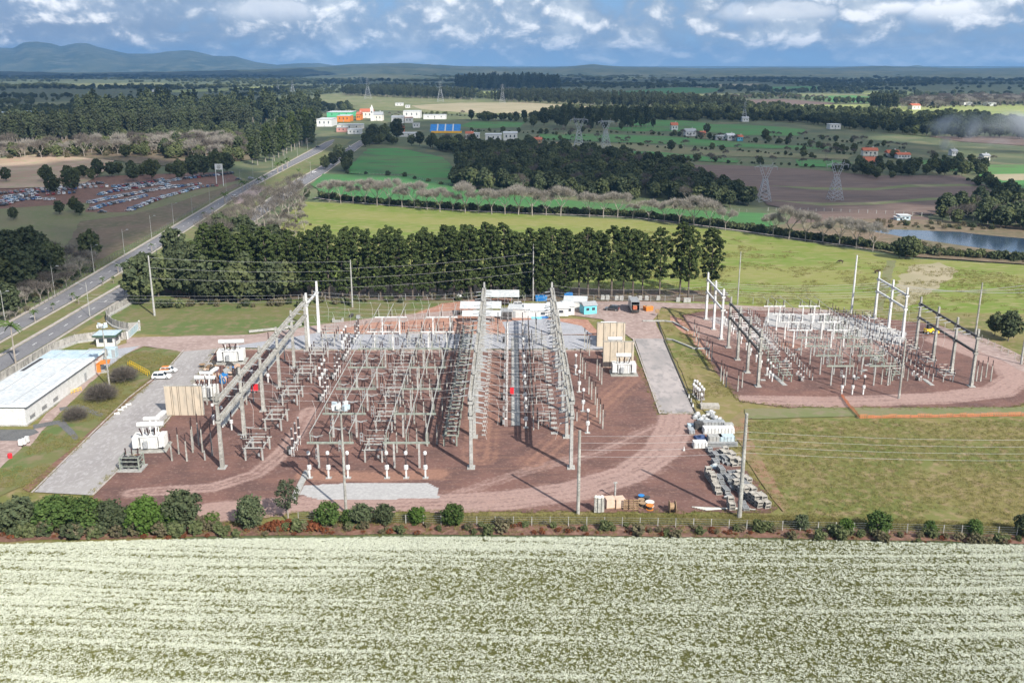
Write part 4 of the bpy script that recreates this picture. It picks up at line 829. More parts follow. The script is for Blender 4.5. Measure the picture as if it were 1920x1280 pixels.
# ---- haze
hz = MB().box(0, 9000, -1.0, 24000, 19400, 345, M_white)
hm = bpy.data.materials.new('haze'); hm.use_nodes = True; t = NT(hm.node_tree)
t.n('ShaderNodeOutputMaterial', Volume=t.n('ShaderNodeVolumePrincipled', Color=(.26, .56, 1.0), Density=7.2e-5, Anisotropy=.1))
o = setting('haze', hz, 'stuff', 'thin blue haze over the countryside'); o.data.materials.clear(); o.data.materials.append(hm)

# ---- cumulus clouds over and behind the viewpoint; their shade falls on the far fields
M_cloud = bpy.data.materials.new('cloud'); M_cloud.use_nodes = True; t = NT(M_cloud.node_tree)
mx_ = t.n('ShaderNodeMixShader', Fac=.55); t.set(mx_, 'i1', t.n('ShaderNodeBsdfTransparent')); t.set(mx_, 'i2', t.n('ShaderNodeBsdfTranslucent', Color=(.9, .9, .92))); t.n('ShaderNodeOutputMaterial', Surface=mx_)
def cloud(P, label, zc=1250.0, seed=1):
    Q = [G2(*p) for p in P]; k = zc/tan(SUN_EL); Q = [(x+SDX*k, y+SDY*k) for x, y in Q]
    X = [p[0] for p in Q]; Y = [p[1] for p in Q]; n = 60
    gx, gy = np.meshgrid(np.linspace(min(X)-60, max(X)+60, n), np.linspace(min(Y)-60, max(Y)+60, n)); sc = max(max(X)-min(X), max(Y)-min(Y))
    jx = (fbm(gx*6/sc, gy*6/sc, seed, 4)-.5)*.22*sc; jy = (fbm(gx*6/sc+9, gy*6/sc, seed+3, 4)-.5)*.22*sc
    ok = inpoly((gx+jx)[:-1, :-1], (gy+jy)[:-1, :-1], Q); f = []; V = []
    up = zc+40+90*fbm(gx*.006, gy*.006, seed, 4); dn = zc+12*fbm(gx*.01, gy*.01, seed+5, 3)
    V = [(float(a), float(b_), float(c)) for a, b_, c in zip(gx.ravel(), gy.ravel(), up.ravel())]+[(float(a), float(b_), float(c)) for a, b_, c in zip(gx.ravel(), gy.ravel(), dn.ravel())]
    for j, i in zip(*np.nonzero(ok)):
        a = j*n+i; q = (a, a+1, a+n+1, a+n); f.append(q); f.append(tuple(v+n*n for v in q[::-1]))
        for dj, di, e in ((0, -1, (a+n, a)), (0, 1, (a+1, a+n+1)), (-1, 0, (a, a+1)), (1, 0, (a+n+1, a+n))):
            if not (0 <= j+dj < n-1 and 0 <= i+di < n-1 and ok[j+dj, i+di]): f.append((e[0], e[0]+n*n, e[1]+n*n, e[1]))
    me = bpy.data.meshes.new('cloud'); me.from_pydata(V, [], f); me.materials.append(M_cloud); setting('cloud', me, label=label)
cloud([(640, 322), (850, 350), (1000, 372), (1300, 398), (1460, 404), (1700, 408), (1790, 380), (1800, 320), (1730, 262), (1700, 238), (1300, 222), (1000, 226), (760, 232), (640, 262)], 'cumulus shading the middle fields', seed=1)
cloud([(-400, 332), (190, 330), (320, 322), (440, 326), (490, 352), (400, 420), (250, 500), (120, 560), (-60, 620), (-400, 640)], 'cumulus shading the car park', 1150, 5)
cloud([(-300, 232), (120, 226), (300, 222), (560, 212), (620, 196), (500, 168), (200, 165), (-300, 170)], 'cumulus shading the left woods', 1300, 9)
cloud([(620, 172), (900, 168), (1200, 178), (1500, 172), (1900, 180), (2100, 178), (2100, 150), (1500, 149), (900, 150), (600, 156)], 'cumulus shading the far plain', 1400, 13)
cloud([(-400, 150), (300, 149), (600, 147), (600, 142), (-400, 142)], 'cumulus shading the foot of the mountains', 1500, 17)
# ------------------------------------------------------------------ flowering field
def field_flowers():
    r = np.random.default_rng(3); n = 520000
    y = 98+46*r.random(n)**.93; x = (r.random(n)-.5)*2*(y*.57+6)
    ok = inpoly(x, y, FIELD); x = x[ok]; y = y[ok]
    v = y+.030*x+1.6*np.sin(x*.022+1.3)+1.1*(fbm(x*.02, y*.05, 8, 2)-.5)*4
    row = np.sin(v*2*pi/3.3)*.22+np.sin(v*2*pi/1.45+2*fbm(x*.03, y*.1, 2, 2))*.26
    st = fbm(x*.018, v*1.25, 4, 4)*1.15+fbm(x*.12, v*1.9, 5, 4)*.60+fbm(x*.9, v*2.2, 6, 2)*.25
    patchy = (fbm(x*.022, y*.035, 15, 4)-.5)*1.0
    bare = np.exp(-(((x-2)/22)**2+((y-128)/7)**2))*.55+np.exp(-(((x-42)/14)**2+((y-112)/7)**2))*.40+np.exp(-(((x+12)/20)**2+((y-108)/5)**2))*.18
    edge = np.clip((y-137.5)/3, 0, 1)*.45
    d = st*1.30+row*.55+patchy*.85-bare*1.1+edge-1.03-.54
    p = .13+.75/(1+np.exp(-d*6.5)); u = r.random(len(x)); s = .42+.50*r.random(len(x))
    return x, y, p, u, s
def tuft(seed, white):
    r = np.random.default_rng(seed); n = 9; c = np.stack([(r.random(n)-.5)*.55, (r.random(n)-.5)*.40, .26+.22*r.random(n)], 1)
    if white: V = cloud_faces(c, np.full(n, .09), 2, .040, seed, .5, .3, 1.6); m = L_flow
    else: V = twig_faces(c*np.array([1, 1, .2]), np.full(n, .12), 2, .30, .028, seed, .5, .2); m = L_stem
    V2 = twig_faces(c*np.array([1, 1, .1]), np.full(n, .1), 1, .3, .02, seed+1, .5, .2) if white else None
    b = MB()
    if V2 is not None: b.add([tuple(q) for q in V2], [(i, i+1, i+2, i+3) for i in range(0, len(V2), 4)], L_stem)
    return bpy.data.objects.new('tuft', qmesh('tuft', V, m, b if V2 is not None else None))
L_flow = leafmat('white_blossom', (.74, .76, .66), (.62, .65, .46), (.85, .85, .80), .15, 2.0)
L_stem = leafmat('green_stems', (.19, .205, .07), (.24, .235, .09), (.30, .275, .125), .35, 2.0)
L_stemd = leafmat('brown_stems', (.15, .13, .06), (.11, .12, .045), (.18, .15, .08), .3, 2.0)
x, y, p, u, s = field_flowers(); w = u < p
TW = [tuft(1, True), tuft(2, True), tuft(3, True)]; TG = [tuft(4, False), tuft(5, False)]
scatter('white_flowers', np.stack([x[w], y[w]], 1), TW, 'white blossom covering the near field in uneven rows', z=.16, scales=s[w], tilt=.3)
g_ = (~w) & (RNG.random(len(x)) < .85)
scatter('field_grass', np.stack([x[g_], y[g_]], 1), TG, 'green stems between the blossom rows', z=.16, scales=s[g_]*1.0, tilt=.4)

# grass tufts: ragged edges and texture of the lawns
L_lawnt = leafmat('lawn_tufts', (.19, .185, .058), (.23, .205, .075), (.28, .23, .11), .2, 2.0)
def lawn_tuft(seed):
    r = np.random.default_rng(seed); n = 8; c = np.stack([(r.random(n)-.5)*.8, (r.random(n)-.5)*.6, np.full(n, .02)], 1)
    return bpy.data.objects.new('grass_tuft', qmesh('grass_tuft', twig_faces(c, np.full(n, .15), 3, .20, .022, seed, .2, .35), L_lawnt))
TL = [lawn_tuft(21), lawn_tuft(22), lawn_tuft(23)]
def lawn_pts(P, sp, thr, seed):
    q = fill(P, sp, seed=seed); return q[fbm(q[:, 0]*.12, q[:, 1]*.12, seed, 4) > thr]
Y1, Y2 = pl(YARD), pl(YARD2)
tp = [lawn_pts([(1395, 790), (1960, 788), (1960, 1000), (1480, 985), (1460, 930)], .85, .30, 31), lawn_pts([(560, 966), (1440, 966), (1960, 985), (1960, 1002), (1300, 986), (560, 980)], .42, .35, 32),
      lawn_pts([(1240, 600), (1275, 600), (1390, 760), (1385, 800), (1305, 745)], .7, .45, 33), lawn_pts([(60, 930), (150, 840), (320, 690), (340, 658), (240, 655), (100, 790), (40, 860), (-60, 900)], .6, .45, 34),
      along(YARD+[YARD[0]], .45, .7), along(YARD2+[YARD2[0]], .5, .9), along([(1372, 800), (1400, 850), (1440, 910), (1476, 955)], .3, 1.8), along([(0, 985), (560, 984), (1100, 983), (1400, 988), (1940, 1006)], .22, .9)]
tp.append(along([(0, 1000), (560, 1000), (1100, 998), (1400, 1004), (1940, 1022)], .4, 1.6))
scatter('grass_tufts', np.concatenate(tp), TL, 'rough grass tufts over the lawns and along the yard edges', (.7, 1.6), .2, tilt=.3)
scatter('grass_tufts', lawn_pts([(1180, 430), (1400, 450), (1640, 490), (1960, 520), (1960, 600), (1450, 575), (1100, 560)], 1.6, .5, 35), TL, 'longer grass patches in the meadow', (1.4, 2.6), .04, tilt=.3)

# ------------------------------------------------------------------ substation: gantries
R = [170.7+15.85*k for k in range(7)]
def column(h, w0=1.15, w1=.50, d0=.55, d1=.40, m=None, lev=(9.9, 13.7)):
    b = MB(); m = m or M_conc; hh = h
    b.box(0, 0, 0, d0, w0, hh, m, 0, d1/d0, w1/w0)
    for sx in (-1, 1): b.add([(sx*d0*.5, -w0*.30, 0), (sx*d0*.5, w0*.30, 0), (sx*(d0*.5+.08), w0*.30, 0), (sx*(d0*.5+.08), -w0*.30, 0), (sx*d1*.5, -w1*.28, hh*.97), (sx*d1*.5, w1*.28, hh*.97), (sx*(d1*.5+.06), w1*.28, hh*.97), (sx*(d1*.5+.06), -w1*.28, hh*.97)], [(4, 5, 6, 7), (0, 1, 5, 4), (1, 2, 6, 5), (2, 3, 7, 6), (3, 0, 4, 7)], m)
    return b
def gantry(name, X, ys, h, lev, label, m, beam_m, group=None, twin=True, w=1.0):
    g = thing(name, label, 'gantry', (X, ys[0], 0), 0, group)
    cm = column(h, 1.15*w, .5*w, .6*w, .42*w, m).mesh('column')
    pm = MB().box(0, 0, .0, 1.5, 1.9, .38, M_concw).mesh('footing')
    cb = MB()
    for l in lev: cb.box(0, 0, l-.45, .95, .95, .5, m); cb.box(0, 0, l+.10, .80, .80, .12, M_dark)
    cbm = cb.mesh('bracket')
    for y in ys:
        part('column', cm, g, (0, y-ys[0], 0)); part('footing', pm, g, (0, y-ys[0], 0)); part('bracket', cbm, g, (0, y-ys[0], 0))
    for a, c in zip(ys[:-1], ys[1:]):
        for l in lev:
            b = MB()
            for sx in ((-.42, .42) if twin else (0,)):
                b.bar((sx, .25, 0), (sx, c-a-.25, 0), .29 if twin else .40, .52, beam_m)
            if twin:
                for k in range(1, 14): b.box(0, (c-a)*k/14, -.2, .60, .22, .34, beam_m)
            part('beam', b, g, (0, a-ys[0], l))
    return g
gantry('gantry', -56.0, R[:6], 15.4, (9.9, 13.7), 'weathered concrete gantry of six columns along the left of the main yard', M_conc, M_conc)
gantry('gantry', -7.9, R[:7], 15.6, (10.8, 13.8), 'long concrete gantry of seven columns in the middle of the main yard', M_concw, M_conc)
gantry('gantry', 11.4, R[:7], 15.6, (10.8, 13.8), 'long concrete gantry of seven columns right of the middle one', M_concw, M_conc)
gantry('gantry', -56.2, [253.4, 268], 15.4, (12.2,), 'new pale two-column portal at the back left of the main yard', M_white, M_white, twin=False, w=1.15)
Q = [219.4, 230.3, 241.3, 252.5]; Q2 = [261, 271.5, 283]
gantry('gantry', 59.6, Q, 14.6, (8.8, 12.6), 'concrete gantry with dark beams on the near left of the right yard', M_conc, M_dark, twin=False)
gantry('gantry', 111.3, Q, 14.6, (8.8, 12.6), 'concrete gantry with dark beams on the near right of the right yard', M_conc, M_dark, twin=False)
gantry('gantry', 59.4, Q2, 14.8, (8.8, 12.6), 'white gantry of three columns on the far left of the right yard', M_white, M_white, twin=False)
gantry('gantry', 111.5, [262.4, 272.8, 284], 14.8, (8.8, 12.6), 'white gantry of three columns on the far right of the right yard', M_white, M_white, twin=False)

# conductors strung across
def sag(a, b, s, n=7): return [(a[0]+(b[0]-a[0])*k/n, a[1]+(b[1]-a[1])*k/n, a[2]+(b[2]-a[2])*k/n-4*s*(k/n)*(1-k/n)) for k in range(n+1)]
def span(x0, x1, y, z, s, L=1.7, r=.022, z1=None, y1=None, m=None):
    b = MB(); P = sag((x0, y, z), (x1, y if y1 is None else y1, z if z1 is None else z1), s)
    for p, q in zip(P[:-1], P[1:]): b.tube(p, q, r, r, m or M_alu, 3, False)
    return b
M_wire = mat('bright_aluminium_wire', (.62, .62, .60), rough=.5, metal=.2)
def strung(xs, ys, z, label, group, sagm=.9, ends=True, r=.022, drops=None):
    for i, y in enumerate(ys):
        t_ = thing('overhead_line', label.format(nth(i+1)), 'power line', (xs[0], y, 0), 0, group)
        if drops:
            b = MB()
            for X in drops[i % 3::3]:
                Q_ = [(X-xs[0], 0, z-.9), (X-xs[0]+.5, .3, z-3), (X-xs[0]+.2, .5, 7.4)]
                for q0, q1 in zip(Q_[:-1], Q_[1:]): b.tube(q0, q1, r, r, M_wire, 3, False)
            part('dropper', b, t_)
        for k, (xa, xb) in enumerate(zip(xs[:-1], xs[1:])):
            part('wire', span(xa-xs[0], xb-xs[0], 0, z, sagm, m=M_wire, r=r), t_)
            if ends:
                for xx, sg in ((xa, 1), (xb, -1)):
                    b = MB()
                    for j in range(5): b.tube((0, 0, 0), (0, 0, 0), .1, .1, M_grey)
                    q0 = xx-xs[0]+sg*.5
                    b.tube((q0, 0, z), (q0+sg*1.7, 0, z-.22), .12, .12, M_grey, 6)
                    part('insulator_string', b, t_)
ly = [R[k]+d for k in range(6) for d in (3.6, 7.9, 12.2)]
strung([-56.6, -7.9, 11.4], ly, 13.75, 'upper wire strung across the main yard, {} from the fence side', 'upper wires across the main yard', 1.3, True, .024, [-50.8, -47, -43.6, -38.7, -34.9, -31.2, -27.1, -25.5, -24.1, -20.3, -16.4, -12.6, -3, -1.3, 3.0, 5.6, 6.9, 8.8])
strung([-7.9, 11.4], ly[:], 10.8, 'lower wire between the two long gantries, {} from the fence side', 'lower wires between the long gantries', .5, True)
strung([-120, -56.2], [257, 261, 265], 12.2, 'wire running west from the pale portal, {} of three', 'wires leaving the pale portal', .5, False)
strung([59.5, 111.4], [Q[k]+d for k in range(3) for d in (3, 5.6, 8.2)], 12.6, 'upper wire across the near half of the right yard, {} from the front', 'wires of the right yard', 1.2, True, .022, [64, 67.6, 71.6, 76.6, 79.2, 81.8, 87, 89.6, 92.2, 97, 100.6, 107])
strung([59.5, 111.4], [263.5+d for d in (0, 2.8, 5.6, 10, 12.8, 15.6)], 12.6, 'upper wire across the far half of the right yard, {} from the front', 'wires of the right yard far half', 1.2, True, .03)
strung([11.4, 59.5], [256, 262, 266, 274], 12.8, 'wire from the tall gantry to the right yard, {} from the front', 'wires between the two yards', 1.4, False)
for i, (px, py, z1) in enumerate(((1935, 505, 24), (1935, 522, 23), (1935, 538, 22))):
    a = (111.5, 268+5*i, 12.6); t_ = thing('overhead_line', f'{nth(i+1)} heavy wire climbing from the white gantry out of frame', 'power line', a, 0, 'heavy outgoing wires')
    x1, y1, _ = G(px, py, z1); part('wire', span(0, x1*1.15-a[0], 0, 0, 2.2, y1=y1-a[1], z1=z1-a[2], m=M_wire, r=.06), t_)

# bus tubes and their supports
def bus(X, y0, y1, z, label, group, r=.085):
    b = MB(); b.tube((0, 0, z), (0, y1-y0, z), r, r, M_alu, 6)
    return solid('bus_tube', b, label, 'busbar', group, (X, y0, 0))
BX = [-38.7, -34.9, -31.2, -24.1, -20.3, -16.4]
for i, X in enumerate(BX): bus(X, 170.3, 273, 7.5, f'long aluminium tube busbar, {nth(i+1)} from the left gantry', 'tube busbars of the main yard', .10)
def support(wd, zb, m, n=3, gap=3.8, hi=2.0, pr=.20):
    o = thing('bus_support', 'x', 'bus support')
    for s in (-1, 1): keep(o, part('post', MB().box(0, 0, 0, pr*2, pr*2, zb, m if m is not M_green else M_concw, 0, .8, .8), o, (s*wd*.27, 0, 0)))
    keep(o, part('crossbar', MB().box(0, 0, zb, wd, .32, .34, m), o))
    im = MB()
    im.lathe(0, 0, [(0, .10), (hi*.9, .09), (hi, .05)], m if m is M_green else M_porc, 6); im.tube((.42, 0, 0), (.42, 0, hi), .05, .05, m, 4)
    im = im.mesh('insulator')
    for k in range(n): keep(o, part('insulator', im, o, ((k-(n-1)/2)*gap, 0, zb+.34)))
    return o
SG = support(9.0, 5.2, M_green); SW = support(9.2, 5.2, M_white)
first = {}
for xc, nm in ((-34.9, 'left'), (-20.3, 'right')):
    for k in range(7):
        P0 = SG if k < 5 else SW; lb = f'{"grey-green" if k < 5 else "white"} support under the {nm} three tube busbars, {nth(k+1)} from the fence side'
        if P0.name not in first: first[P0.name] = 1; P0.location = (xc, R[k], 0); P0['label'] = lb; P0['group'] = 'busbar supports'
        else: dup(P0, (xc, R[k], 0), 0, lb, group='busbar supports')

# ---- equipment kit
def sheds(b, cx, cy, z0, z1, r, m, n=7):
    pr = []; k = max(3, int((z1-z0)/.30))
    for i in range(k+1):
        z = z0+(z1-z0)*i/k; pr += [(z, r*.62), (z+(z1-z0)/k*.45, r)] if i < k else [(z1, r*.62)]
    return b.lathe(cx, cy, pr, m, n)
def make_ct(head=M_white):
    o = thing('current_transformer', 'x', 'current transformer')
    b = MB(); b.box(0, 0, 0, 1.1, 1.1, .22, M_concw); b.box(0, 0, .22, .30, .30, 1.7, M_white); keep(o, part('pedestal', b, o))
    b = MB(); b.lathe(0, 0, [(1.9, .30), (2.0, .42), (2.7, .42), (2.85, .25)], M_white, 8); keep(o, part('tank', b, o))
    keep(o, part('insulator', sheds(MB(), 0, 0, 2.85, 4.9, .24, M_porc), o))
    keep(o, part('head', MB().lathe(0, 0, [(4.9, .26), (5.0, .34), (5.45, .34), (5.6, .16)], head, 8), o)); return o
def make_breaker(n=3, gap=3.0, h=6.0, lower=2.2):
    o = thing('circuit_breaker', 'x', 'circuit breaker')
    pm = MB(); pm.box(0, 0, 0, .9, .9, .15, M_concw); 
    for sx in (-.22, .22): pm.box(sx, 0, .15, .10, .10, lower-.5, M_white)
    pm.box(0, 0, lower-.35, .62, .40, .35, M_white); pm.box(-.55, 0, .7, .4, .5, .9, M_steel); pm = pm.mesh('frame')
    a = MB(); sheds(a, 0, 0, lower, lower+1.65, .24, M_porc); a = a.mesh('insulator')
    c = MB(); sheds(c, 0, 0, lower+1.95, h, .27, M_porc); c = c.mesh('insulator')
    fl = MB().lathe(0, 0, [(lower+1.65, .2), (lower+1.72, .31), (lower+1.88, .31), (lower+1.95, .2)], M_white, 8).lathe(0, 0, [(h, .2), (h+.25, .17)], M_grey, 8).mesh('flange')
    for k in range(n):
        y = k*gap; keep(o, part('frame', pm, o, (0, y, 0)), part('insulator', a, o, (0, y, 0)), part('insulator', c, o, (0, y, 0)), part('flange', fl, o, (0, y, 0)))
    keep(o, part('cabinet', MB().box(-1.0, .9, .4, .6, .8, 1.5, M_dark), o)); return o
def make_disc(w=4.4, gap=2.9, n=3, hp=2.5, m=None):
    m = m or M_concw; o = thing('disconnector', 'x', 'disconnector')
    pm = MB().box(0, 0, 0, .30, .30, hp, m).mesh('post')
    for sx in (-1, 1):
        for sy in (0, 1): keep(o, part('post', pm, o, (sx*w*.38, sy*gap*(n-1), 0)))
    for sx in (-1, 1): keep(o, part('rail', MB().bar((sx*w*.38, -.6, hp+.12), (sx*w*.38, gap*(n-1)+.6, hp+.12), .20, .24, m), o))
    cb = MB().box(0, 0, hp+.242, w, .30, .18, m)
    for sx in (-.25, .25): cb.box(sx*w, 0, hp+.425, .3, .25, .08, M_steel)
    cb = cb.mesh('crossbeam'); im = sheds(MB(), 0, 0, 0, 1.6, .17, M_porc, 6).mesh('insulator')
    am = MB(); am.tube((-w*.42, 0, hp+2.15), (w*.42, 0, hp+2.15), .055, .055, M_alu, 5); am.box(0, 0, hp+2.06, .35, .2, .2, M_grey)
    for sx in (-1, 1): am.tube((sx*w*.42, 0, hp+2.15), (sx*w*.52, 0, hp+2.45), .03, .03, M_alu, 4)
    am = am.mesh('arm')
    for k in range(n):
        keep(o, part('crossbeam', cb, o, (0, k*gap, 0)), part('arm', am, o, (0, k*gap, 0)))
        for sx in (-1, 1): keep(o, part('insulator', im, o, (sx*w*.42, k*gap, hp+.43)))
    b = MB()
    for sx in (-1, 1): b.bar((sx*w*.38, -.02, .3), (-sx*w*.1, -.02, hp), .08, .08, M_dark)
    b.box(w*.2, .4, .9, .35, .35, .6, M_grey); keep(o, part('drive_rod', b, o)); return o
def make_ped():
    """single-phase switch: pad, short lattice pedestal, two brown insulators, spreading arm"""
    o = thing('single_phase_switch', 'x', 'switch')
    b = MB(); b.box(0, 0, 0, 1.9, .9, .18, M_concw)
    for sx in (-.25, .25):
        for sy in (-.25, .25): b.bar((sx, sy, .18), (sx, sy, 2.6), .07, .07, M_steel)
    for z in (.9, 1.7, 2.5): b.box(0, 0, z, .56, .56, .06, M_steel)
    keep(o, part('pedestal', b, o)); im = sheds(MB(), 0, 0, 2.6, 4.9, .16, M_porc, 6).mesh('insulator')
    for sx in (-.28, .28): keep(o, part('insulator', im, o, (sx, 0, 0)))
    b = MB(); b.box(0, 0, 4.9, .8, .3, .14, M_grey)
    for sx in (-1, 1):
        b.bar((0, 0, 5.05), (sx*1.35, .10, 5.35), .09, .09, M_concw); b.bar((0, 0, 5.05), (sx*1.3, -.35, 5.2), .07, .07, M_grey)
    keep(o, part('arm', b, o)); return o
def make_post(h=4.4, ins=1.5, m=M_conc, spikes=False):
    o = thing('insulator_post', 'x', 'insulator post')
    keep(o, part('post', MB().box(0, 0, 0, .30, .30, h, m, 0, .6, .6), o))
    b = sheds(MB(), 0, 0, h, h+ins, .15, M_porc, 6)
    if spikes:
        for k in range(4): b.bar((0, 0, h-.3-k*.45), (.65, 0, h-.2-k*.45), .10, .10, M_dark)
    keep(o, part('insulator', b, o)); return o
K = dict(ct=make_ct(), brk=make_breaker(), brk2=make_breaker(3, 4.4, 6.2), disc=make_disc(), discw=make_disc(4.0, 2.7, 3, 2.8, M_white), disck=make_disc(3.4, 2.5, 3, 2.2, M_green), ped=make_ped(), post=make_post(), postk=make_post(4.6, 1.2, M_conc, True), tall=make_post(5.2, 1.9, M_conc), short=make_post(2.3, 1.4, M_concw))
used_ = set()
def put(k, x, y, label, group=None, rz=0, sc=1):
    o = K[k]
    if k in used_: return dup(o, (x, y, 0), rz, label, sc, group)
    used_.add(k); o.location = (x, y, 0); o.rotation_euler = (0, 0, rz); o.scale = (sc,)*3; o['label'] = label
    if group: o['group'] = group
    return o
for i, px in enumerate((581, 616.6, 653, 726, 762, 798)):
    x, y = G2(px, 897); put('ct', x, y, f'white-headed current transformer on the front edge of the yard, {nth(i+1)} from the left', 'front row of current transformers')
for k in range(6):
    w = f'{nth(k+1)} bay from the fence'
    put('disc', -50.8, R[k]+3.6, f'three-pole disconnector beside the left gantry in the {w}', 'disconnectors beside the left gantry')
    if k != 1: put('brk', -43.6, R[k]+5.6, f'three tall brown breaker columns right of the left gantry, {w}', 'breakers right of the left gantry')
    if k in (3, 5):
        for j in range(3): put('ct', -46.6+.0*j, R[k]+1.5+j*3.2, f'current transformer left of the breakers, {nth(j+1)} of three, {w}', 'current transformers left of the breakers', sc=.9)
    for j, X in enumerate(BX[:3]): put('ped', X+.3, R[k]+4+4.1*j, f'single-pole switch under the {nth(j+1)} tube busbar, {w}', 'switches under the left busbars')
    put('disc', -27.1, R[k]+2.6, f'dark three-pole disconnector between the two busbar sets, {w}', 'disconnectors between the busbar sets')
    for j, X in enumerate(BX[3:]): put('tall', X-.9, R[k]+4.5+3.2*j, f'concrete post with brown insulator under the {nth(j+4)} busbar, {w}', 'insulator posts under the right busbars')
    for j, X in enumerate(BX[3:]): put('postk', X+1.0, R[k]+7.5+2.2*j, f'post with dark side arms under the {nth(j+4)} busbar, {w}', 'armed posts under the right busbars')
    put('disck', -12.6, R[k]+3.8+14, f'dense grey disconnector left of the middle gantry, {w}', 'disconnectors left of the middle gantry') if k < 5 else None
    put('disck', -12.6, R[k]+11, f'second grey disconnector left of the middle gantry, {w}', 'second disconnectors left of the middle gantry')
    if k: put('brk2', -1.3, R[k]+6.2, f'line of dark breaker columns between the tall gantries, {w}', 'breakers between the tall gantries')
    if k: put('ct', 3.0, R[k]+5.5, f'current transformer right of the cable trench, {w}', 'current transformers right of the trench', sc=.95)
    if k: put('ct', 3.0, R[k]+10.5, f'rear current transformer right of the cable trench, {w}', 'rear current transformers right of the trench', sc=.95)
    if k: put('disc', 6.9, R[k]+4.6, f'grey disconnector left of the right tall gantry, {w}', 'disconnectors left of the right tall gantry', sc=(.75))
    for j in range(3):
        if k: put('tall', 4.6, R[k]+4.0+j*4.6, f'slim insulator post beside the right tall gantry disconnector, {nth(j+1)}, {w}', 'slim posts beside the disconnectors', sc=.9)
put('brk2', -1.3, R[1]-4.2+4.4*0+.0, 'nearest dark breaker between the tall gantries, with pale head', 'breakers between the tall gantries') if False else None
for k in range(4):
    put('ct', 16.0, 189+k*13.2, f'brown-topped transformer right of the right tall gantry, {nth(k+1)} from the front', 'instrument transformers right of the gantry')
    put('short', 14.2, 196+k*13.2, f'short insulator post right of the right tall gantry, {nth(k+1)} from the front', 'short posts right of the gantry')
for k, (px, py) in enumerate(((1130, 805), (1125, 795), (1119, 783), (1116, 760), (1109, 750), (1104, 740), (1128, 722), (1124, 714), (1119, 706), (1097, 712), (1092, 702), (1088, 694), (1105, 668), (1101, 660), (1096, 652))):
    put('postk', *G2(px, py), f'concrete post with a comb of dark insulators near the blast walls, {nth(k+1)} from the front', 'comb posts near the blast walls')
for k, (px, py, kk) in enumerate(((323, 865, 'post'), (336, 852.6, 'post'), (351, 865.7, 'post'), (362, 849.7, 'tall'), (373.5, 836.6, 'tall'), (384.7, 864, 'short'))):
    put(kk, *G2(px, py), f'concrete post right of the white transformer with the tall pipes, {nth(k+1)} from it', 'posts by the front left transformer')
for k, (px, py) in enumerate(((389, 760), (401, 758), (409, 762), (392, 736), (418, 740), (430, 752), (440, 742), (452, 770), (463, 760))):
    put('post' if k % 2 else 'tall', *G2(px, py), f'slim concrete post behind the beige wall near the left gantry, {nth(k+1)} from the wall', 'slim posts behind the beige wall')
for k, (x, y) in enumerate(((-53.5, 177.5), (-53.4, 181.5), (-53.3, 207), (-53.4, 211), (-53.2, 222), (-53.4, 226))):
    put('ped', x, y, f'single-pole switch close to the left gantry, {nth(k+1)} from the front', 'switches close to the left gantry', sc=.85)
for k in range(5):
    for j, X in enumerate((-59.8, -62.2, -64.6)):
        if k in (1, 3): put('ct', X, R[k]+4+1.6*j, f'transformer column left of the left gantry, {nth(j+1)}, {nth(k+1)} bay', 'instrument transformers left of the gantry', sc=.9)
        if k in (0, 2, 4): put('tall', X, R[k]+6+1.6*j, f'slim insulator post left of the left gantry, {nth(j+1)}, {nth(k+1)} bay', 'slim posts left of the gantry')
for k in range(3):
    put('brk', -50.5+k*.0, R[5]+1+0*k, 'rear breaker by the gravel strip', None) if False else None
for j, X in enumerate((-4.0, -1.3, 3.0, 6.8)):
    for k in range(2): put('tall', X, 258+6.5*k, f'slim dark-topped post on the gravel strip, {nth(j+1)} across, {"front" if k == 0 else "rear"} line', 'posts on the gravel strip')
b = MB(); b.box(0, 0, 0, .9, .5, 1.9, M_red); solid('red_cabinet', b, 'bright red cabinet beside the middle breakers', 'cabinet', None, G2(960, 741))
b = MB(); b.box(0, 0, .8, 1.6, .5, 1.6, M_red); b.box(0, 0, 0, .15, .15, .8, M_steel); solid('red_signboard', b, 'red board on a post near the left gantry columns', 'sign', None, G2(478, 738))
# concrete pads (countless small foundations)
pads = MB()
for k in range(1, 6):
    for j in range(5): pads.box(9.0, R[k]+2+j*3.0, .2, 1.5, .9, .16, M_concw)
    for j in range(6): pads.box(-6.0, R[k]+1+j*2.6, .2, .8, .5, .16, M_concw)
for j in range(26): pads.box(62+(j*7) % 46, 224+(j*11) % 36, .2, 1.2, .8, .16, M_concw)
setting('foundation_pads', pads, 'stuff', 'small pale concrete foundation pads between the equipment')
# insulator strings standing off the middle gantries, as a ladder along the beams
for X, sg, lb in ((-7.9, 1, 'right side of the middle gantry'), (11.4, -1, 'left side of the right tall gantry')):
    n = 0
    for k in range(6):
        for j in range(5):
            n += 1; b = MB(); b.tube((0, 0, 9.0), (sg*1.6, 0, 8.7), .13, .13, M_grey, 6); b.bar((0, 0, 8.9), (0, 0, 10.6), .1, .1, M_concw); b.tube((sg*1.6, 0, 8.7), (sg*2.4, 0, 5.4), .02, .02, M_wire, 3, False)
            solid('insulator_string', b, f'short insulator string on the {lb}, {nth(n)} back', 'insulator', 'insulator strings on the tall gantries', (X+sg*.6, R[k]+1.6+j*2.9, 0))
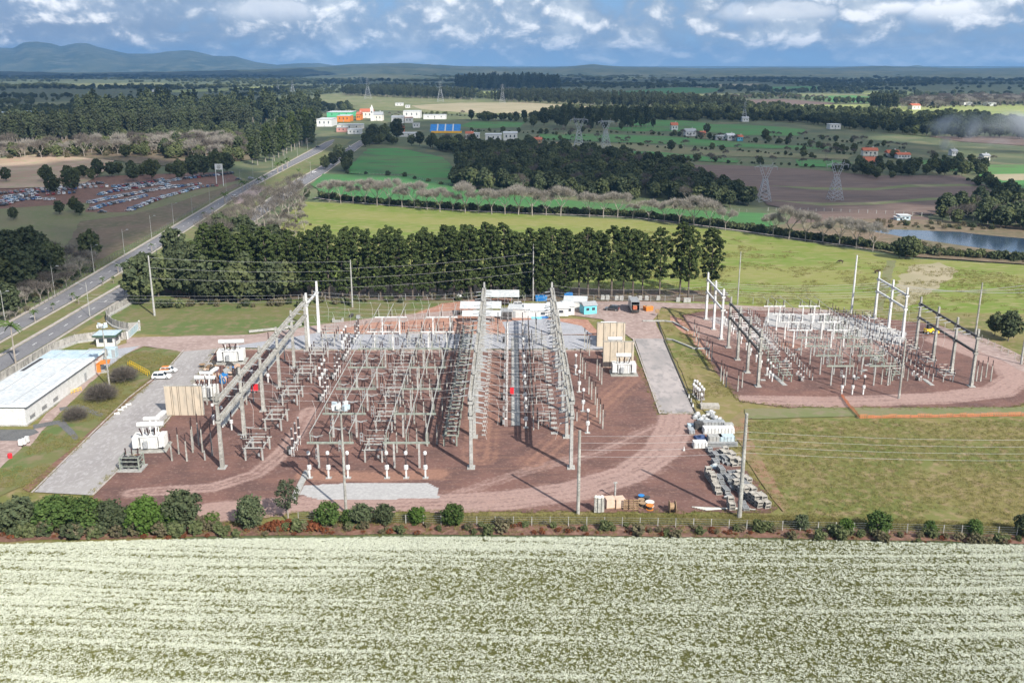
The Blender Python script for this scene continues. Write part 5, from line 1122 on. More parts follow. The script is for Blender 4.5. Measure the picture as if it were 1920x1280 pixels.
# cable trenches with concrete covers
def trench(a, c, w, label):
    P = [a, c]; o = thing('cable_trench', label, 'cable trench', (a[0], a[1], 0)); L = math.dist(a, c); n = int(L/2.4); ang = atan2(c[1]-a[1], c[0]-a[0])
    me = MB().box(0, 0, 0, L/n-.08, w, .10, M_concw).mesh('cover')
    bed = MB().box(L/2*cos(ang), L/2*sin(ang), .19, L, w+.25, .06, M_conc, ang); part('channel', bed, o)
    for i in range(n): part('cover', me, o, (cos(ang)*L*(i+.5)/n, sin(ang)*L*(i+.5)/n, .252), ang)
trench((.8, 193), (.8, 262), 1.7, 'pale concrete cable trench running between the tall gantries')
trench(G2(414, 800), G2(535, 648), 1.5, 'pale concrete cable trench alongside the left gantry')
trench(G2(550, 938), G2(576, 884), 1.0, 'short cable trench near the front left of the gravel')
trench(G2(1472, 724), G2(1444, 700), 1.0, 'short trench cover in the front of the right yard')
trench(G2(1748, 724), G2(1732, 712), .9, 'short trench cover near the dark-beamed gantry')

# ---- right yard equipment
for i, xc in enumerate((73.4, 79.2, 89.6)):
    pass
RB = [76.6, 79.2, 81.8, 87.0, 89.6, 92.2]
for i, X in enumerate(RB): bus(X, 218, 284, 7.2, f'slim tube busbar of the right yard, {nth(i+1)} from its left', 'tube busbars of the right yard', .06)
SG2 = support(6.4, 5.0, M_green, 3, 2.6, 1.7, .15); SW2 = support(6.4, 5.0, M_white, 3, 2.6, 1.7, .2)
for xc, nm in ((79.2, 'left'), (89.6, 'right')):
    for k, yy in enumerate((220, 228.5, 237, 245, 252.5, 261, 270, 279.5)):
        P0 = SG2 if k < 4 else SW2; lb = f'{"grey" if k < 4 else "white"} support under the {nm} busbars of the right yard, {nth(k+1)} from the front'
        if P0.name not in first: first[P0.name] = 1; P0.location = (xc, yy, 0); P0['label'] = lb; P0['group'] = 'busbar supports of the right yard'
        else: dup(P0, (xc, yy, 0), 0, lb, group='busbar supports of the right yard')
for i, (px, py) in enumerate(((1577.5, 741), (1597.5, 741), (1618, 741))): put('ct', *G2(px, py), f'white-headed transformer at the front of the right yard, {nth(i+1)} of three', 'front transformers of the right yard', sc=.9)
nn = {}
def rput(k, x, y, what, group, rz=0, sc=1):
    nn[what] = nn.get(what, 0)+1; put(k, x, y, f'{what}, {nth(nn[what])} counting back from the front', group, rz, sc)
for yy in (222, 233, 244, 255, 265, 275):
    far_ = yy > 250
    for j in range(3):
        rput('ct', 64.0, yy+1+2.5*j, 'transformer along the left side of the right yard', 'left transformers of the right yard', sc=.8)
        rput('short' if far_ else 'tall', 85.0, yy+2+2.4*j, 'post between the two busbar sets', 'centre posts of the right yard', sc=.8)
        rput('tall' if far_ else 'post', 97.5, yy+1.5+2.6*j, 'post right of the busbars', 'posts right of the busbars', sc=.8)
        rput('short', 103.5, yy+1+2.6*j, 'short post near the right gantry', 'short posts near the right gantry', sc=1.0)
        rput('short', 74.2, yy+2+2.4*j, 'short post left of the busbars', 'short posts left of the busbars', sc=.9)
    rput('discw' if far_ else 'disck', 67.6, yy+.8, 'disconnector on the left of the right yard', 'left disconnectors of the right yard', sc=.8)
    rput('brk', 71.6, yy+1.0, 'breaker left of the busbars of the right yard', 'left breakers of the right yard', sc=.72)
    rput('disck', 94.8, yy+1.5, 'disconnector right of the busbars', 'right disconnectors of the right yard', sc=.8)
    rput('brk', 100.6, yy+1.2, 'breaker near the right gantry', 'right breakers of the right yard', sc=.72)
    rput('discw' if far_ else 'disc', 107.2, yy+.8, 'disconnector beside the right gantry', 'gantry-side disconnectors of the right yard', sc=.72)
    rput('ped', 82.0, yy+4, 'single switch between the busbars of the right yard', 'single switches of the right yard', sc=.85)
    rput('ped', 91.0, yy+6, 'single switch under the right busbars', 'single switches under the right busbars', sc=.85)
for k, (px, py) in enumerate(((1324, 668), (1329, 673), (1334, 678), (1351, 716), (1356, 722), (1361, 727), (1301, 634), (1305, 642), (1309, 650), (1838, 716), (1848, 709), (1857, 716), (1830, 716), (1383, 735), (1391, 728), (1652, 722), (1668, 722))):
    put('post', *G2(px, py), f'plain concrete post on the rim of the right yard, {nth(k+1)} from the left bank', 'rim posts of the right yard', sc=.95)

# ---- blast walls
def blast(x0, x1, y, h, widths, label, dark=False):
    o = thing('blast_wall', label, 'wall', (x0, y, 0)); m = mat('stained_beige_concrete', (.56, .47, .36), (.50, .425, .33), .5, (.38, .335, .27), 1.2, stretch=(1.0, 1, .25), bump=.1)
    tot = sum(widths); x = 0
    for w_ in widths:
        w = w_/tot*(x1-x0); part('panel', MB().box(w/2, 0, 0, w-.13, .22+.05*(w_ > .5), h, m), o, (x, 0, 0)); x += w
    part('backing', MB().box((x1-x0)/2, .16, 0, x1-x0-.1, .08, h-.1, M_dark), o)
    b = MB().box((x1-x0)/2, 0, h, x1-x0+.1, .34, .14, M_conc)
    for q in (0.02, .5, .98): b.box((x1-x0)*q, .35, 0, .4, .5, h*.96, M_conc)
    part('coping', b, o)
blast(-76.9, -68.6, 199.6, 7.0, (1, .25, .8, .25, 1.1, .9, .3, .9, .35), 'beige concrete blast wall beside the cobbled road')
blast(23.4, 31.3, 234.8, 7.0, (1, 1.05, 1.0, 1.05, .3), 'nearer of the two beige blast walls right of the gantries')
blast(23.4, 31.2, 253.4, 7.0, (1, 1.0, 1.0, 1.0, .3), 'farther of the two beige blast walls right of the gantries')
# ---- transformers
def transformer(x, y, rz, label, fins=True, cons=5.2, pipes=False, sc=1.0):
    o = thing('power_transformer', label, 'transformer', (x, y, 0), rz, None, sc)
    b = MB(); b.box(0, 0, 0, 7.2, 5.4, .35, M_conc); part('plinth', b, o)
    b = MB(); b.box(0, 0, .55, 3.4, 2.3, 2.5, M_white); b.box(0, 0, 3.05, 3.7, 2.6, .16, M_white)
    for k in range(6): b.box(-1.5+k*.6, -1.2, .7, .12, .16, 2.2, M_white); b.box(-1.5+k*.6, 1.2, .7, .12, .16, 2.2, M_white)
    b.box(0, 0, .35, 3.0, 1.8, .2, M_dark); b.box(-.6, -1.55, .9, .8, .5, 1.4, M_grey); part('tank', b, o)
    for sx in (-1, 1):
        b = MB()
        for k in range(9): b.box(sx*2.55, -1.5+k*.375, .9, 1.15, .14, 2.3, M_white)
        for z in (1.0, 3.0): b.tube((sx*1.7, -.8, z), (sx*2.6, -.8, z), .1, .1, M_white); b.tube((sx*2.0, -1.6, z), (sx*2.0, 1.6, z), .12, .12, M_white)
        part('radiator', b, o)
    b = MB(); b.tube((-cons/2, 1.3, 4.9), (cons/2, 1.3, 4.9), .52, .52, M_white, 12)
    for sx in (-1, 1): b.bar((sx*1.5, 1.3, 3.2), (sx*1.5, 1.3, 4.6), .15, .15, M_white)
    part('oil_conservator', b, o)
    for k in range(3):
        b = MB(); z0 = 3.2; b.tube((-1.1+k*1.1, -.5, z0), (-1.2+k*1.2, -.9, z0+.35), .2, .18, M_white, 8)
        a = Vector((-1.2+k*1.2, -.9, z0+.35)); d = Vector(((k-1)*.18, -.35, 1)).normalized()
        for q in range(6): b.tube(a+d*(q*.30), a+d*(q*.30+.2), .17, .13, M_porc, 7)
        part('bushing', b, o)
    for k in range(3):
        b = MB(); a = Vector((-1.0+k*.9, .6, 3.2))
        for q in range(3): b.tube(a+Vector((0, 0, q*.3)), a+Vector((0, 0, q*.3+.2)), .12, .09, M_porc, 6)
        part('bushing', b, o)
    if pipes:
        for xx in (-.2, .9): b = MB(); b.tube((xx, 1.0, 3.1), (xx+.3, 1.2, 6.0), .22, .22, M_white, 8); part('pipe', b, o)
        b = MB(); b.tube((-1.2, 1.3, 6.1), (2.0, 1.3, 6.1), .42, .42, M_white, 10); b.bar((1.6, 1.6, 6.3), (2.4, 4.0, 6.6), .9, .5, M_white); part('bus_duct', b, o)
    return o
transformer(-73.4, 180.5, .12, 'white transformer with tall pipes and overhead duct at the front left', pipes=True)
transformer(-72.0, 211.5, 0, 'white transformer half hidden behind the beige wall', pipes=True, sc=.95)
transformer(-73.6, 239.5, .1, 'large white transformer with long conservator by the entrance road', cons=6.0, sc=1.08)
transformer(28.2, 229.5, 0, 'white transformer in front of the nearer right blast wall', cons=4.0, sc=.95)
transformer(27.6, 244.5, 0, 'transformer between the two right blast walls', cons=4.0, sc=.95)
transformer(27.4, 260.5, 0, 'transformer behind the farther right blast wall', cons=4.6, sc=.95)
o = thing('grounding_reactor', 'dark framed reactor with brown bushings at the yard corner', 'reactor', (*G2(249, 880), 0))
b = MB().box(0, 0, .1, 4.6, 3.6, .35, M_concw); part('plinth', b, o)
for sx in (-1, 1):
    for sy in (-1, 1): part('frame_post', MB().box(0, 0, .45, .22, .22, 2.6, M_green), o, (sx*1.8, sy*1.3, 0))
b = MB()
for z in (1.2, 2.2, 3.0):
    for sy in (-1.3, 1.3): b.bar((-1.8, sy, z), (1.8, sy, z), .14, .14, M_green)
    for sx in (-1.8, 1.8): b.bar((sx, -1.3, z), (sx, 1.3, z), .14, .14, M_green)
part('frame', b, o)
for k in range(3): part('coil', MB().lathe(0, 0, [(.5, .5), (.7, .62), (2.5, .62), (2.8, .4)], M_dark, 10), o, (-1.2+k*1.2, 0, 0))
for k in range(3): part('bushing', sheds(MB(), 0, 0, 3.0, 4.3, .17, M_porc, 6), o, (-1.2+k*1.2, .4, 0))
# ------------------------------------------------------------------ buildings of the site
M_roof = mat('pale_metal_roof', (.60, .61, .60), (.52, .54, .54), .3, (.42, .45, .46), 1.2, rough=.5)
M_roofb = mat('bluish_roof_sheet', (.42, .54, .60), (.50, .57, .60), .4, (.33, .42, .46), 1.5, rough=.4)
M_terra = mat('terracotta_tiles', (.46, .13, .065), (.36, .10, .055), .8, (.52, .20, .12), 3.0)
M_win = mat('window_glass', (.04, .055, .07), rough=.1, spec=.7)
M_lite = mat('cream_wall', (.72, .69, .62), (.62, .59, .52), .6)
M_orange = mat('orange_paint', (.62, .21, .04), (.54, .18, .04), 1.0)
M_aqua = mat('aqua_paint', (.16, .55, .68), rough=.5)
M_dkgr = mat('dark_green_fascia', (.05, .09, .065), rough=.6)
def control_building():
    o = thing('control_building', 'long white control building with flat pale roof inside the perimeter wall', 'building', (-105, 193.3, 0))
    L = 41.0; Wd = 12.6; H = 4.3
    part('wall', MB().box(-Wd/2, L/2, 0, Wd, L, H, M_white), o)
    part('plinth', MB().box(-Wd/2, L/2, 0, Wd+.5, L+.5, .3, M_conc), o)
    part('eave', MB().box(-Wd/2, L/2, H+.002, Wd+.5, L+.4, .22, M_dark), o)
    for y0, y1, m in ((0, 22.8, M_roof), (23.0, 33.6, M_roof), (33.8, L, M_roofb)):
        rf = part('roof', MB().box(-Wd/2, (y0+y1)/2, H+.22, Wd+1.6, y1-y0+(0 if y0 else 1.0), .42, m, 0, .93, .98), o)
        s_ = MB()
        for k in (-.24, .26): s_.box(-Wd/2+Wd*k, (y0+y1)/2, H+.645, .10, (y1-y0)*.9, .06, M_grey)
        part('seam', s_, rf)
    part('gutter', MB().box(-Wd/2-5.6, 28.5, H+.66, .9, 10, .05, M_dark), o)
    for k, y in enumerate((3.0, 8.5, 14.0)):
        w = part('window', MB().box(.02, y, .9, .06, 2.2, .75, M_win), o, (.02, 0, 0)); part('frame', MB().box(.05, y, .86, .05, 2.4, .06, M_conc).box(.05, y, 1.66, .05, 2.4, .06, M_conc), w)
        b = MB()
        for q in range(5): b.box(.06, y-.9+q*.45, .9, .04, .05, .75, M_white)
        part('bar', b, w)
    part('door', MB().box(.03, 30, 0, .08, 1.1, 2.3, M_grey), o)
    part('end_canopy', MB().box(-2.4, L+1.6, 2.5, 4.8, 3.2, 1.9, M_steel, 0, .95, .95), o)
    return o
control_building()
o = thing('guard_house', 'small white guard house with pale flat roof and dark green fascia by the gate', 'building', (*G2(199, 650), 0), .05)
part('wall', MB().box(0, 2, 0, 5.0, 4.2, 2.9, M_white), o); part('fascia', MB().box(0, 2, 2.902, 6.4, 5.6, .55, M_dkgr), o); part('roof', MB().box(0, 2, 3.455, 6.3, 5.5, .08, M_roofb), o)
for x0 in (-1.0, 1.2): w = part('window', MB().box(x0, -.13, 1.3, 1.5, .06, 1.0, M_win), o); part('frame', MB().box(x0, -.16, 1.22, 1.7, .05, .07, M_conc), w)
part('window', MB().box(2.53, 2, 1.3, .06, 2.4, 1.0, M_win), o); part('door', MB().box(2.53, .4, 0, .07, .9, 2.1, M_grey), o)
o = thing('generator_cabinet', 'grey-blue box cabinet beside the guard house', 'cabinet', (*G2(209, 671), 0), .1); part('body', MB().box(0, 0, .3, 3.2, 2.4, 2.6, M_roofb), o); part('plinth', MB().box(0, 0, 0, 3.5, 2.7, .3, M_conc), o); part('door', MB().box(1.0, -1.22, .5, .9, .05, 2.1, M_grey), o)
o = thing('entry_canopy', 'orange painted entrance at the end of the control building', 'entrance', (*G2(180, 700), 0)); part('wall', MB().box(0, 0, 0, 2.6, .3, 2.6, M_orange), o); part('canopy', MB().box(1.2, 1.6, 2.4, 3.6, 3.2, .2, M_orange, .3), o); part('ramp', MB().box(1.8, .6, 0, 2.4, 2.0, .35, M_conc, .3), o)
o = thing('stair_rail', 'yellow railing down the grass bank toward the parked cars', 'railing', (*G2(240, 686), 0))
x1, y1 = G2(277, 706); x0, y0 = G2(240, 686); dx, dy = x1-x0, y1-y0
for off in (0, 1.3):
    for i in range(10): part('baluster', MB().box(dx*i/9, dy*i/9+off, 0, .07, .07, 1.1, M_yel), o)
    part('handrail', MB().bar((0, off, 1.1), (dx, dy+off, 1.1), .09, .09, M_yel).bar((0, off, .6), (dx, dy+off, .6), .06, .06, M_yel), o)
part('step_flight', MB().bar((0, .65, .1), (dx, dy+.65, .1), 1.2, .2, M_yel), o)
o = thing('stair_rail', 'small yellow railing at the corner of the control building', 'railing', (*G2(134, 740), 0))
for i in range(4): part('baluster', MB().box(i*.45, i*.8, 0, .07, .07, 1.1, M_yel), o)
part('handrail', MB().bar((0, 0, 1.1), (1.4, 2.4, 1.1), .1, .1, M_yel).bar((0, 0, .6), (1.4, 2.4, .6), .07, .07, M_yel), o)
b = MB()
for k in range(3): pass
for k, (px, py) in enumerate(((40, 838), (46, 836), (52, 832))):
    o = thing('equipment_box', f'small pale cabinet on legs in the left court, {nth(k+1)} of three', 'cabinet', (*G2(px, py), 0)); part('body', MB().box(0, 0, .5, .8, .6, 1.2, M_white, 0, .9, .9), o); part('leg', MB().box(-.3, 0, 0, .1, .3, .5, M_dark), o); part('leg', MB().box(.3, 0, 0, .1, .3, .5, M_dark), o)
solid('red_bin', MB().lathe(0, 0, [(0, .4), (1.1, .45), (1.2, .3)], M_red, 8), 'small red bin in the pinkish left court', 'bin', None, G2(19.5, 860))
for k, (px, py) in enumerate(((218, 778), (225, 771), (232, 766), (240, 761))): solid('road_barrier', MB().box(0, 0, 0, .9, .25, .6, M_white, .5).box(.5, .3, 0, .25, .8, .6, M_white, .5), f'low white barrier on the cobbled road edge, {nth(k+1)} of four', 'barrier', None, G2(px, py))
# ---- perimeter walls of upright concrete panels
def panel_wall(P, h, label, step=2.2, m=None, base=True, thick=.14):
    m = m or mat('stained_wall_concrete', (.42, .40, .37), (.30, .285, .265), .5, (.18, .17, .16), 1.4, stretch=(1, 1, .4))
    W_ = resample([G2(*p) for p in P], step); o = thing('perimeter_wall', label, 'wall', (*W_[0], 0)); x0, y0 = W_[0]
    L = step; me = MB().box(L/2, 0, 0, L-.05, thick, h, m).box(0, 0, 0, .22, .24, h+.08, M_conc).mesh('panel')
    for a, c in zip(W_[:-1], W_[1:]):
        l = math.dist(a, c); q = part('panel', me, o, (a[0]-x0, a[1]-y0, 0), atan2(c[1]-a[1], c[0]-a[0])); q.scale = (l/L, 1, 1)
    if base:
        b = MB()
        for a, c in zip(W_[:-1], W_[1:]): b.bar((a[0]-x0+.5, a[1]-y0-.7, .25), (c[0]-x0+.5, c[1]-y0-.7, .25), 1.1, .5, M_concw)
        part('base_slab', b, o)
panel_wall([(-70, 768), (0, 716), (43, 693), (90, 662), (112, 653), (142, 642), (178, 637), (208, 637)], 2.3, 'stained concrete panel wall between the avenue and the control building')
panel_wall([(220, 640), (238, 636)], 2.3, 'short stretch of panel wall beside the gate', base=False)
panel_wall([(262, 618), (242, 620), (225, 617), (212, 612), (202, 604), (200, 597), (206, 590), (225, 580), (244, 569)], 2.4, 'curved concrete panel wall sweeping round the lawn by the entrance')
o = thing('sliding_gate', 'pale blue sliding gate at the entrance', 'gate', (*G2(240, 637), 0)); x1, y1 = G2(262, 616); x0, y0 = G2(240, 637); dx, dy = x1-x0, y1-y0
for i in range(6): part('panel', MB().bar((dx*(i+.05)/6, dy*(i+.05)/6, 1.15), (dx*(i+.95)/6, dy*(i+.95)/6, 1.15), .08, 1.9, M_roofb), o)
part('rail', MB().bar((0, 0, .12), (dx, dy, .12), .15, .15, M_white).bar((0, 0, 2.2), (dx, dy, 2.2), .12, .12, M_white), o)
for q in (0, 1): part('gate_post', MB().box(dx*q, dy*q, 0, .4, .4, 2.5, M_white), o)

# ---- cars
def car_mesh(kind='hatch', det=True):
    L, Wd, H = dict(hatch=(4.1, 1.75, 1.48), suv=(4.5, 1.85, 1.68), sedan=(4.5, 1.78, 1.42), van=(4.9, 1.95, 2.2))[kind]
    b = MB(); w = Wd/2; z1 = H*.52
    def ring(x, ww, z): return [(x, -ww, z), (x, ww, z)]
    if kind == 'van': prof = [(-L/2, .35), (-L/2, z1), (-L/2+.05, H), (L/2-1.5, H), (L/2-.6, z1+.1), (L/2, z1-.15), (L/2, .35)]
    elif kind == 'sedan': prof = [(-L/2, .32), (-L/2, z1), (-L/2+.75, z1+.05), (-L/2+1.3, H), (.35, H), (1.15, z1+.04), (L/2-.15, z1-.14), (L/2, .32)]
    else: prof = [(-L/2, .32), (-L/2+.02, z1), (-L/2+.35, H-.06), (-L/2+.9, H), (.5, H), (1.2, z1+.05), (L/2-.15, z1-.12), (L/2, .32)]
    n = len(prof); body = []
    for x, z in prof: ww = w if z < z1+.12 else w*.80; body += [(x, -ww, z), (x, ww, z)]
    fs = [(2*i, 2*i+2, 2*i+3, 2*i+1) for i in range(n-1)]+[(2*n-2, 0, 1, 2*n-1)]
    b.add(body, fs, M_car)
    for s in (0, 1):
        pts = [2*i+s for i in range(n)]; b.add(body, [tuple(pts[::-1]) if s else tuple(pts)], M_car)
    g = MB(); zz = (z1+.10, H-.10); roofx = [p[0] for p in prof if p[1] > H-.1]; a, c = min(roofx)+.1, max(roofx)-.05
    for s in (-1, 1):
        for u, v in ((a, (a+c)/2-.05), ((a+c)/2+.05, c+.30)):
            g.add([(u-.1, s*w*.985, zz[0]), (v, s*w*.985, zz[0]), (v-.08, s*(w*.80+.03), zz[1]), (u, s*(w*.80+.03), zz[1])], [(0, 1, 2, 3) if s < 0 else (3, 2, 1, 0)], M_glass)
    xf = [p for p in prof if p[1] > H-.1][-1][0]; nxt = prof[[i for i, p in enumerate(prof) if p[0] == xf][-1]+1]
    g.add([(xf+.12, -w*.74, H-.07), (xf+.12, w*.74, H-.07), (nxt[0]-.04, w*.80, nxt[1]+.08), (nxt[0]-.04, -w*.80, nxt[1]+.08)], [(3, 2, 1, 0)][:1], M_glass)
    xr = roofx[0]; prv = [p for p in prof if p[0] < xr][-1]
    g.add([(xr-.06, -w*.72, H-.10), (xr-.06, w*.72, H-.10), (prv[0]-.02, w*.78, max(prv[1], z1)+.10), (prv[0]-.02, -w*.78, max(prv[1], z1)+.10)], [(0, 1, 2, 3)], M_glass)
    return b, g, L, Wd
def wheel_mb(r=.33):
    b = MB(); b.tube((0, -.1, 0), (0, .1, 0), r, r, M_tyre, 12); b.tube((0, -.11, 0), (0, .11, 0), r*.6, r*.6, M_steel, 8); return b
def full_car(kind, label, loc, rz, col, cat='car', name='parked_car'):
    b, g, L, Wd = car_mesh(kind); o = thing(name, label, cat, loc, rz); q = part('body', b, o); q.color = (*col, 1); part('windows', g, o)
    wm = wheel_mb().mesh('wheel')
    for sx in (-.31, .31):
        for sy in (-.5, .5): part('wheel', wm, o, (sx*L, sy*(Wd-.15), .33))
    for sy in (-.36, .36): part('headlight', MB().box(L/2-.06, sy*Wd, .62, .12, .3, .16, M_grey), o)
    for sy in (-.4, .4): part('tail_light', MB().box(-L/2, sy*Wd, .72, .06, .22, .25, M_red), o)
    return o
SUV = full_car('suv', 'white suv parked on the cobbled road by the grass bank', (*G2(304, 711), .24), .08, (.80, .80, .80))
o = full_car('hatch', 'white car with bright orange bonnet behind the white suv', (*G2(317, 699), .24), .05, (.80, .80, .80)); part('orange_panel', MB().box(-.9, 0, .80, 2.3, 1.78, .28, M_orange).box(-.75, 0, 1.49, 1.7, 1.3, .03, M_orange), o)
o = full_car('suv', 'white pickup beside the long white tent', (*G2(974, 576), .24), .1, (.78, .78, .78), 'pickup', 'pickup_truck')
o = full_car('suv', 'black suv facing the parked truck', (*G2(1147, 583), .24), 2.9, (.02, .02, .025))
full_car('hatch', 'white car driving on the far carriageway near the pull-in', (*G2(441, 371), .24), .95, (.75, .75, .76), 'car', 'car')
full_car('sedan', 'dark car on the side road beyond the two-legged sign', (*G2(447, 338), .2), .3, (.03, .03, .04), 'car', 'car')
full_car('hatch', 'silver car on the side road near the lamp posts', (*G2(471, 336), .2), .3, (.5, .5, .52), 'car', 'car')
full_car('hatch', 'dark car far up the avenue beside the eucalyptus', (*G2(596, 277), .24), .8, (.03, .03, .04), 'car', 'car')
full_car('hatch', 'pale car on the near carriageway by the bushes', (*G2(657, 277), .24), .8, (.7, .7, .72), 'car', 'car')
full_car('hatch', 'white car lower on the near carriageway past the grove', (*G2(588, 325), .24), .9, (.75, .75, .75), 'car', 'car')
# parked rows
CM = {}
for kd in ('hatch', 'sedan', 'suv'):
    b, g, L, Wd = car_mesh(kd)
    for sx in (-.31, .31):
        for sy in (-.46, .46): b.tube((sx*L, sy*Wd-.08, .33), (sx*L, sy*Wd+.08, .33), .33, .33, M_tyre, 8)
    k = len(b.v); b.v += g.v
    i_ = b.mi(M_glass)
    for f in g.f: b.f.append(tuple(q+k for q in f)); b.m.append(i_)
    CM[kd] = b.mesh('parked_car')
COL = [('white', (.75, .75, .76)), ('silver', (.50, .51, .53)), ('black', (.015, .015, .018)), ('white', (.78, .78, .78)), ('dark grey', (.08, .085, .095)), ('silver', (.55, .56, .58)), ('red', (.30, .02, .025)), ('blue', (.05, .13, .32)), ('black', (.02, .02, .025)), ('white', (.7, .71, .73)), ('pale blue', (.25, .42, .60))]
ROWS = [([(-10, 366), (60, 358), (140, 350), (200, 344)], 'farthest left row', 3.2), ([(243, 396), (262, 388), (296, 374)], 'front left short row', 2.7), ([(300, 373), (340, 362), (372, 352), (415, 349)], 'front row going to the sign', 2.8), ([(172, 394), (196, 386), (240, 377), (275, 368)], 'second row', 2.7), ([(165, 383), (200, 374), (245, 366), (300, 356), (352, 349), (380, 346)], 'third row', 2.7), ([(205, 362), (240, 356), (300, 346), (330, 352)], 'fourth row', 3.0), ([(180, 369), (215, 358), (250, 352), (290, 346)], 'fifth row', 3.2), ([(0, 388), (30, 378), (60, 374), (105, 376)], 'left corner row', 3.0), ([(2, 380), (40, 370), (90, 366), (150, 362)], 'rear left row', 3.0), ([(10, 372), (70, 362), (150, 354), (210, 350)], 'shaded rear row', 3.4), ([(300, 345), (340, 337), (395, 331), (440, 326)], 'rear row behind the dark trees', 3.2), ([(215, 352), (270, 344), (310, 338)], 'rear middle row', 3.2)]
rc = random.Random(9); ncar = 0; prev = None
for P, nm, gap in ROWS:
    W_ = resample([G2(*p) for p in P], gap); i = 0
    for a, c in zip(W_[:-1], W_[1:]):
        if rc.random() < .07: continue
        ang = atan2(c[1]-a[1], c[0]-a[0])+pi/2-.15+rc.uniform(-.05, .05); cn, col = COL[rc.randrange(len(COL))]
        if nm.startswith('second') and i == 2: cn, col = 'bright blue', (.02, .35, .75)
        i += 1; ncar += 1
        if ncar > 285: break
        o = link('parked_car', CM[rc.choice(('hatch', 'sedan', 'suv', 'hatch'))], None, (a[0]+rc.uniform(-.2, .2), a[1]+rc.uniform(-.4, .4), .10), ang+(pi if rc.random() < .3 else 0)); o.color = (*col, 1)
        tag(o, f'{cn} car, {nth(i)} from the left, {nm}, car park', 'car', 'cars in the car park')
full_car('sedan', 'black car parked alone in front of the car rows', (*G2(192, 399), .1), .05, (.015, .015, .02))

# ---- truck, huts, tents, containers
o = thing('box_truck', 'truck seen from behind with open grey box body and a pallet inside', 'truck', (*G2(1191, 589), .24), 0)
part('box_body', MB().box(0, 3.5, .9, 2.7, 7.0, .15, M_dark).box(-1.3, 3.5, 1.05, .1, 7, 2.6, M_grey).box(1.3, 3.5, 1.05, .1, 7, 2.6, M_grey).box(0, 6.95, 1.05, 2.5, .1, 2.6, M_dark), o)
part('roof', MB().box(0, 3.5, 3.652, 2.72, 7.0, .08, M_grey), o); part('cab', MB().box(0, 8.2, .7, 2.4, 2.0, 2.1, M_white, 0, .95, .8), o); part('bumper', MB().box(0, -.1, .5, 2.5, .2, .3, M_dark), o)
wm = wheel_mb(.48).mesh('wheel')
for y in (1.2, 2.3, 7.8):
    for sx in (-1.1, 1.1): part('wheel', wm, o, (sx, y, .48), pi/2)
solid('crate', MB().box(0, 0, 1.06, 1.3, 1.2, 1.2, M_terra).box(0, 0, 2.262, 1.2, 1.1, .06, M_wood), 'reddish crate inside the open truck body', 'crate', None, (G2(1191, 589)[0], G2(1191, 589)[1]+1.4, .24))
def hut(name, px, py, w, d, h, rz, wall, roof, label, cat='hut', gable=0.0, win=(), door=None, ov=.3, mono=0.0):
    o = thing(name, label, cat, (*G2(px, py), .2), rz); part('wall', MB().box(0, d/2, 0, w, d, h, wall), o)
    if gable:
        hw = w/2+ov; b = MB(); y0, y1 = -ov, d+ov
        b.add([(-hw, y0, h-.05), (hw, y0, h-.05), (hw, y1, h-.05), (-hw, y1, h-.05), (-hw, d/2, h+gable), (hw, d/2, h+gable)], [(0, 1, 5, 4), (2, 3, 4, 5), (1, 2, 5), (3, 0, 4), (3, 2, 1, 0)], roof); part('roof', b, o)
    elif mono:
        b = MB(); hw = w/2+ov; b.add([(-hw, -ov, h+.02), (hw, -ov, h+.02), (hw, d+ov, h+.02), (-hw, d+ov, h+.02), (-hw, -ov, h+.1), (hw, -ov, h+.1), (hw, d+ov, h+mono), (-hw, d+ov, h+mono)], [(3, 2, 1, 0), (4, 5, 6, 7), (0, 1, 5, 4), (1, 2, 6, 5), (2, 3, 7, 6), (3, 0, 4, 7)], roof); part('roof', b, o)
    else: part('roof', MB().box(0, d/2, h+.002, w+ov*2, d+ov*2, .15, roof), o)
    for x0 in win: q = part('window', MB().box(x0, -.03, h*.42, min(1.3, w*.12+.5), .06, h*.32, M_win), o); part('frame', MB().box(x0, -.06, h*.40, min(1.5, w*.12+.7), .05, .06, M_white), q)
    if door is not None: part('door', MB().box(door, -.04, 0, .9, .07, min(2.1, h*.85), M_grey), o)
    return o
def tent(px0, px1, py, d, h, label, rz=0):
    x0, y = G2(px0, py); x1, _ = G2(px1, py); w = x1-x0; o = thing('tent', label, 'tent', ((x0+x1)/2, y, .2), rz)
    n = 5
    for i in range(n+1):
        for yy in (0, d): part('pole', MB().box(-w/2+w*i/n, yy, 0, .10, .10, h, M_steel), o)
    b = MB(); b.add([(-w/2-.3, -.3, h), (w/2+.3, -.3, h), (w/2+.3, d+.3, h+.9), (-w/2-.3, d+.3, h+.9), (-w/2-.3, -.3, h+.08), (w/2+.3, -.3, h+.08), (w/2+.3, d+.3, h+.98), (-w/2-.3, d+.3, h+.98)], [(3, 2, 1, 0), (4, 5, 6, 7), (0, 1, 5, 4), (1, 2, 6, 5), (2, 3, 7, 6), (3, 0, 4, 7)], M_roof); part('canopy', b, o)
tent(908, 972, 577, 5.5, 3.4, 'long white canopy tent behind the middle gantry'); tent(864, 938, 597, 5.0, 3.0, 'white canopy roof left of the middle gantry'); tent(868, 938, 608, 2.6, 2.4, 'narrow pale canopy in front of the white roof')
hut('site_hut', 950, 601, 3.2, 4, 2.6, 0, M_dark, M_grey, 'open dark work bay between the canopies')
hut('site_hut', 973, 597, 6.6, 5.5, 2.8, -.1, M_white, M_roof, 'white hut with porch canopy and dark doorway', door=-1.5)
hut('site_hut', 1007, 597, 7.2, 6.2, 2.3, .08, M_white, M_roof, 'wide white site hut with grey pitched roof', gable=1.5, win=(1.8,)); hut('site_hut', 1046, 594, 6.5, 6.5, 2.6, 0, M_white, M_roof, 'white site hut behind the right tall gantry', gable=1.2, win=(-1.5, 1.0))
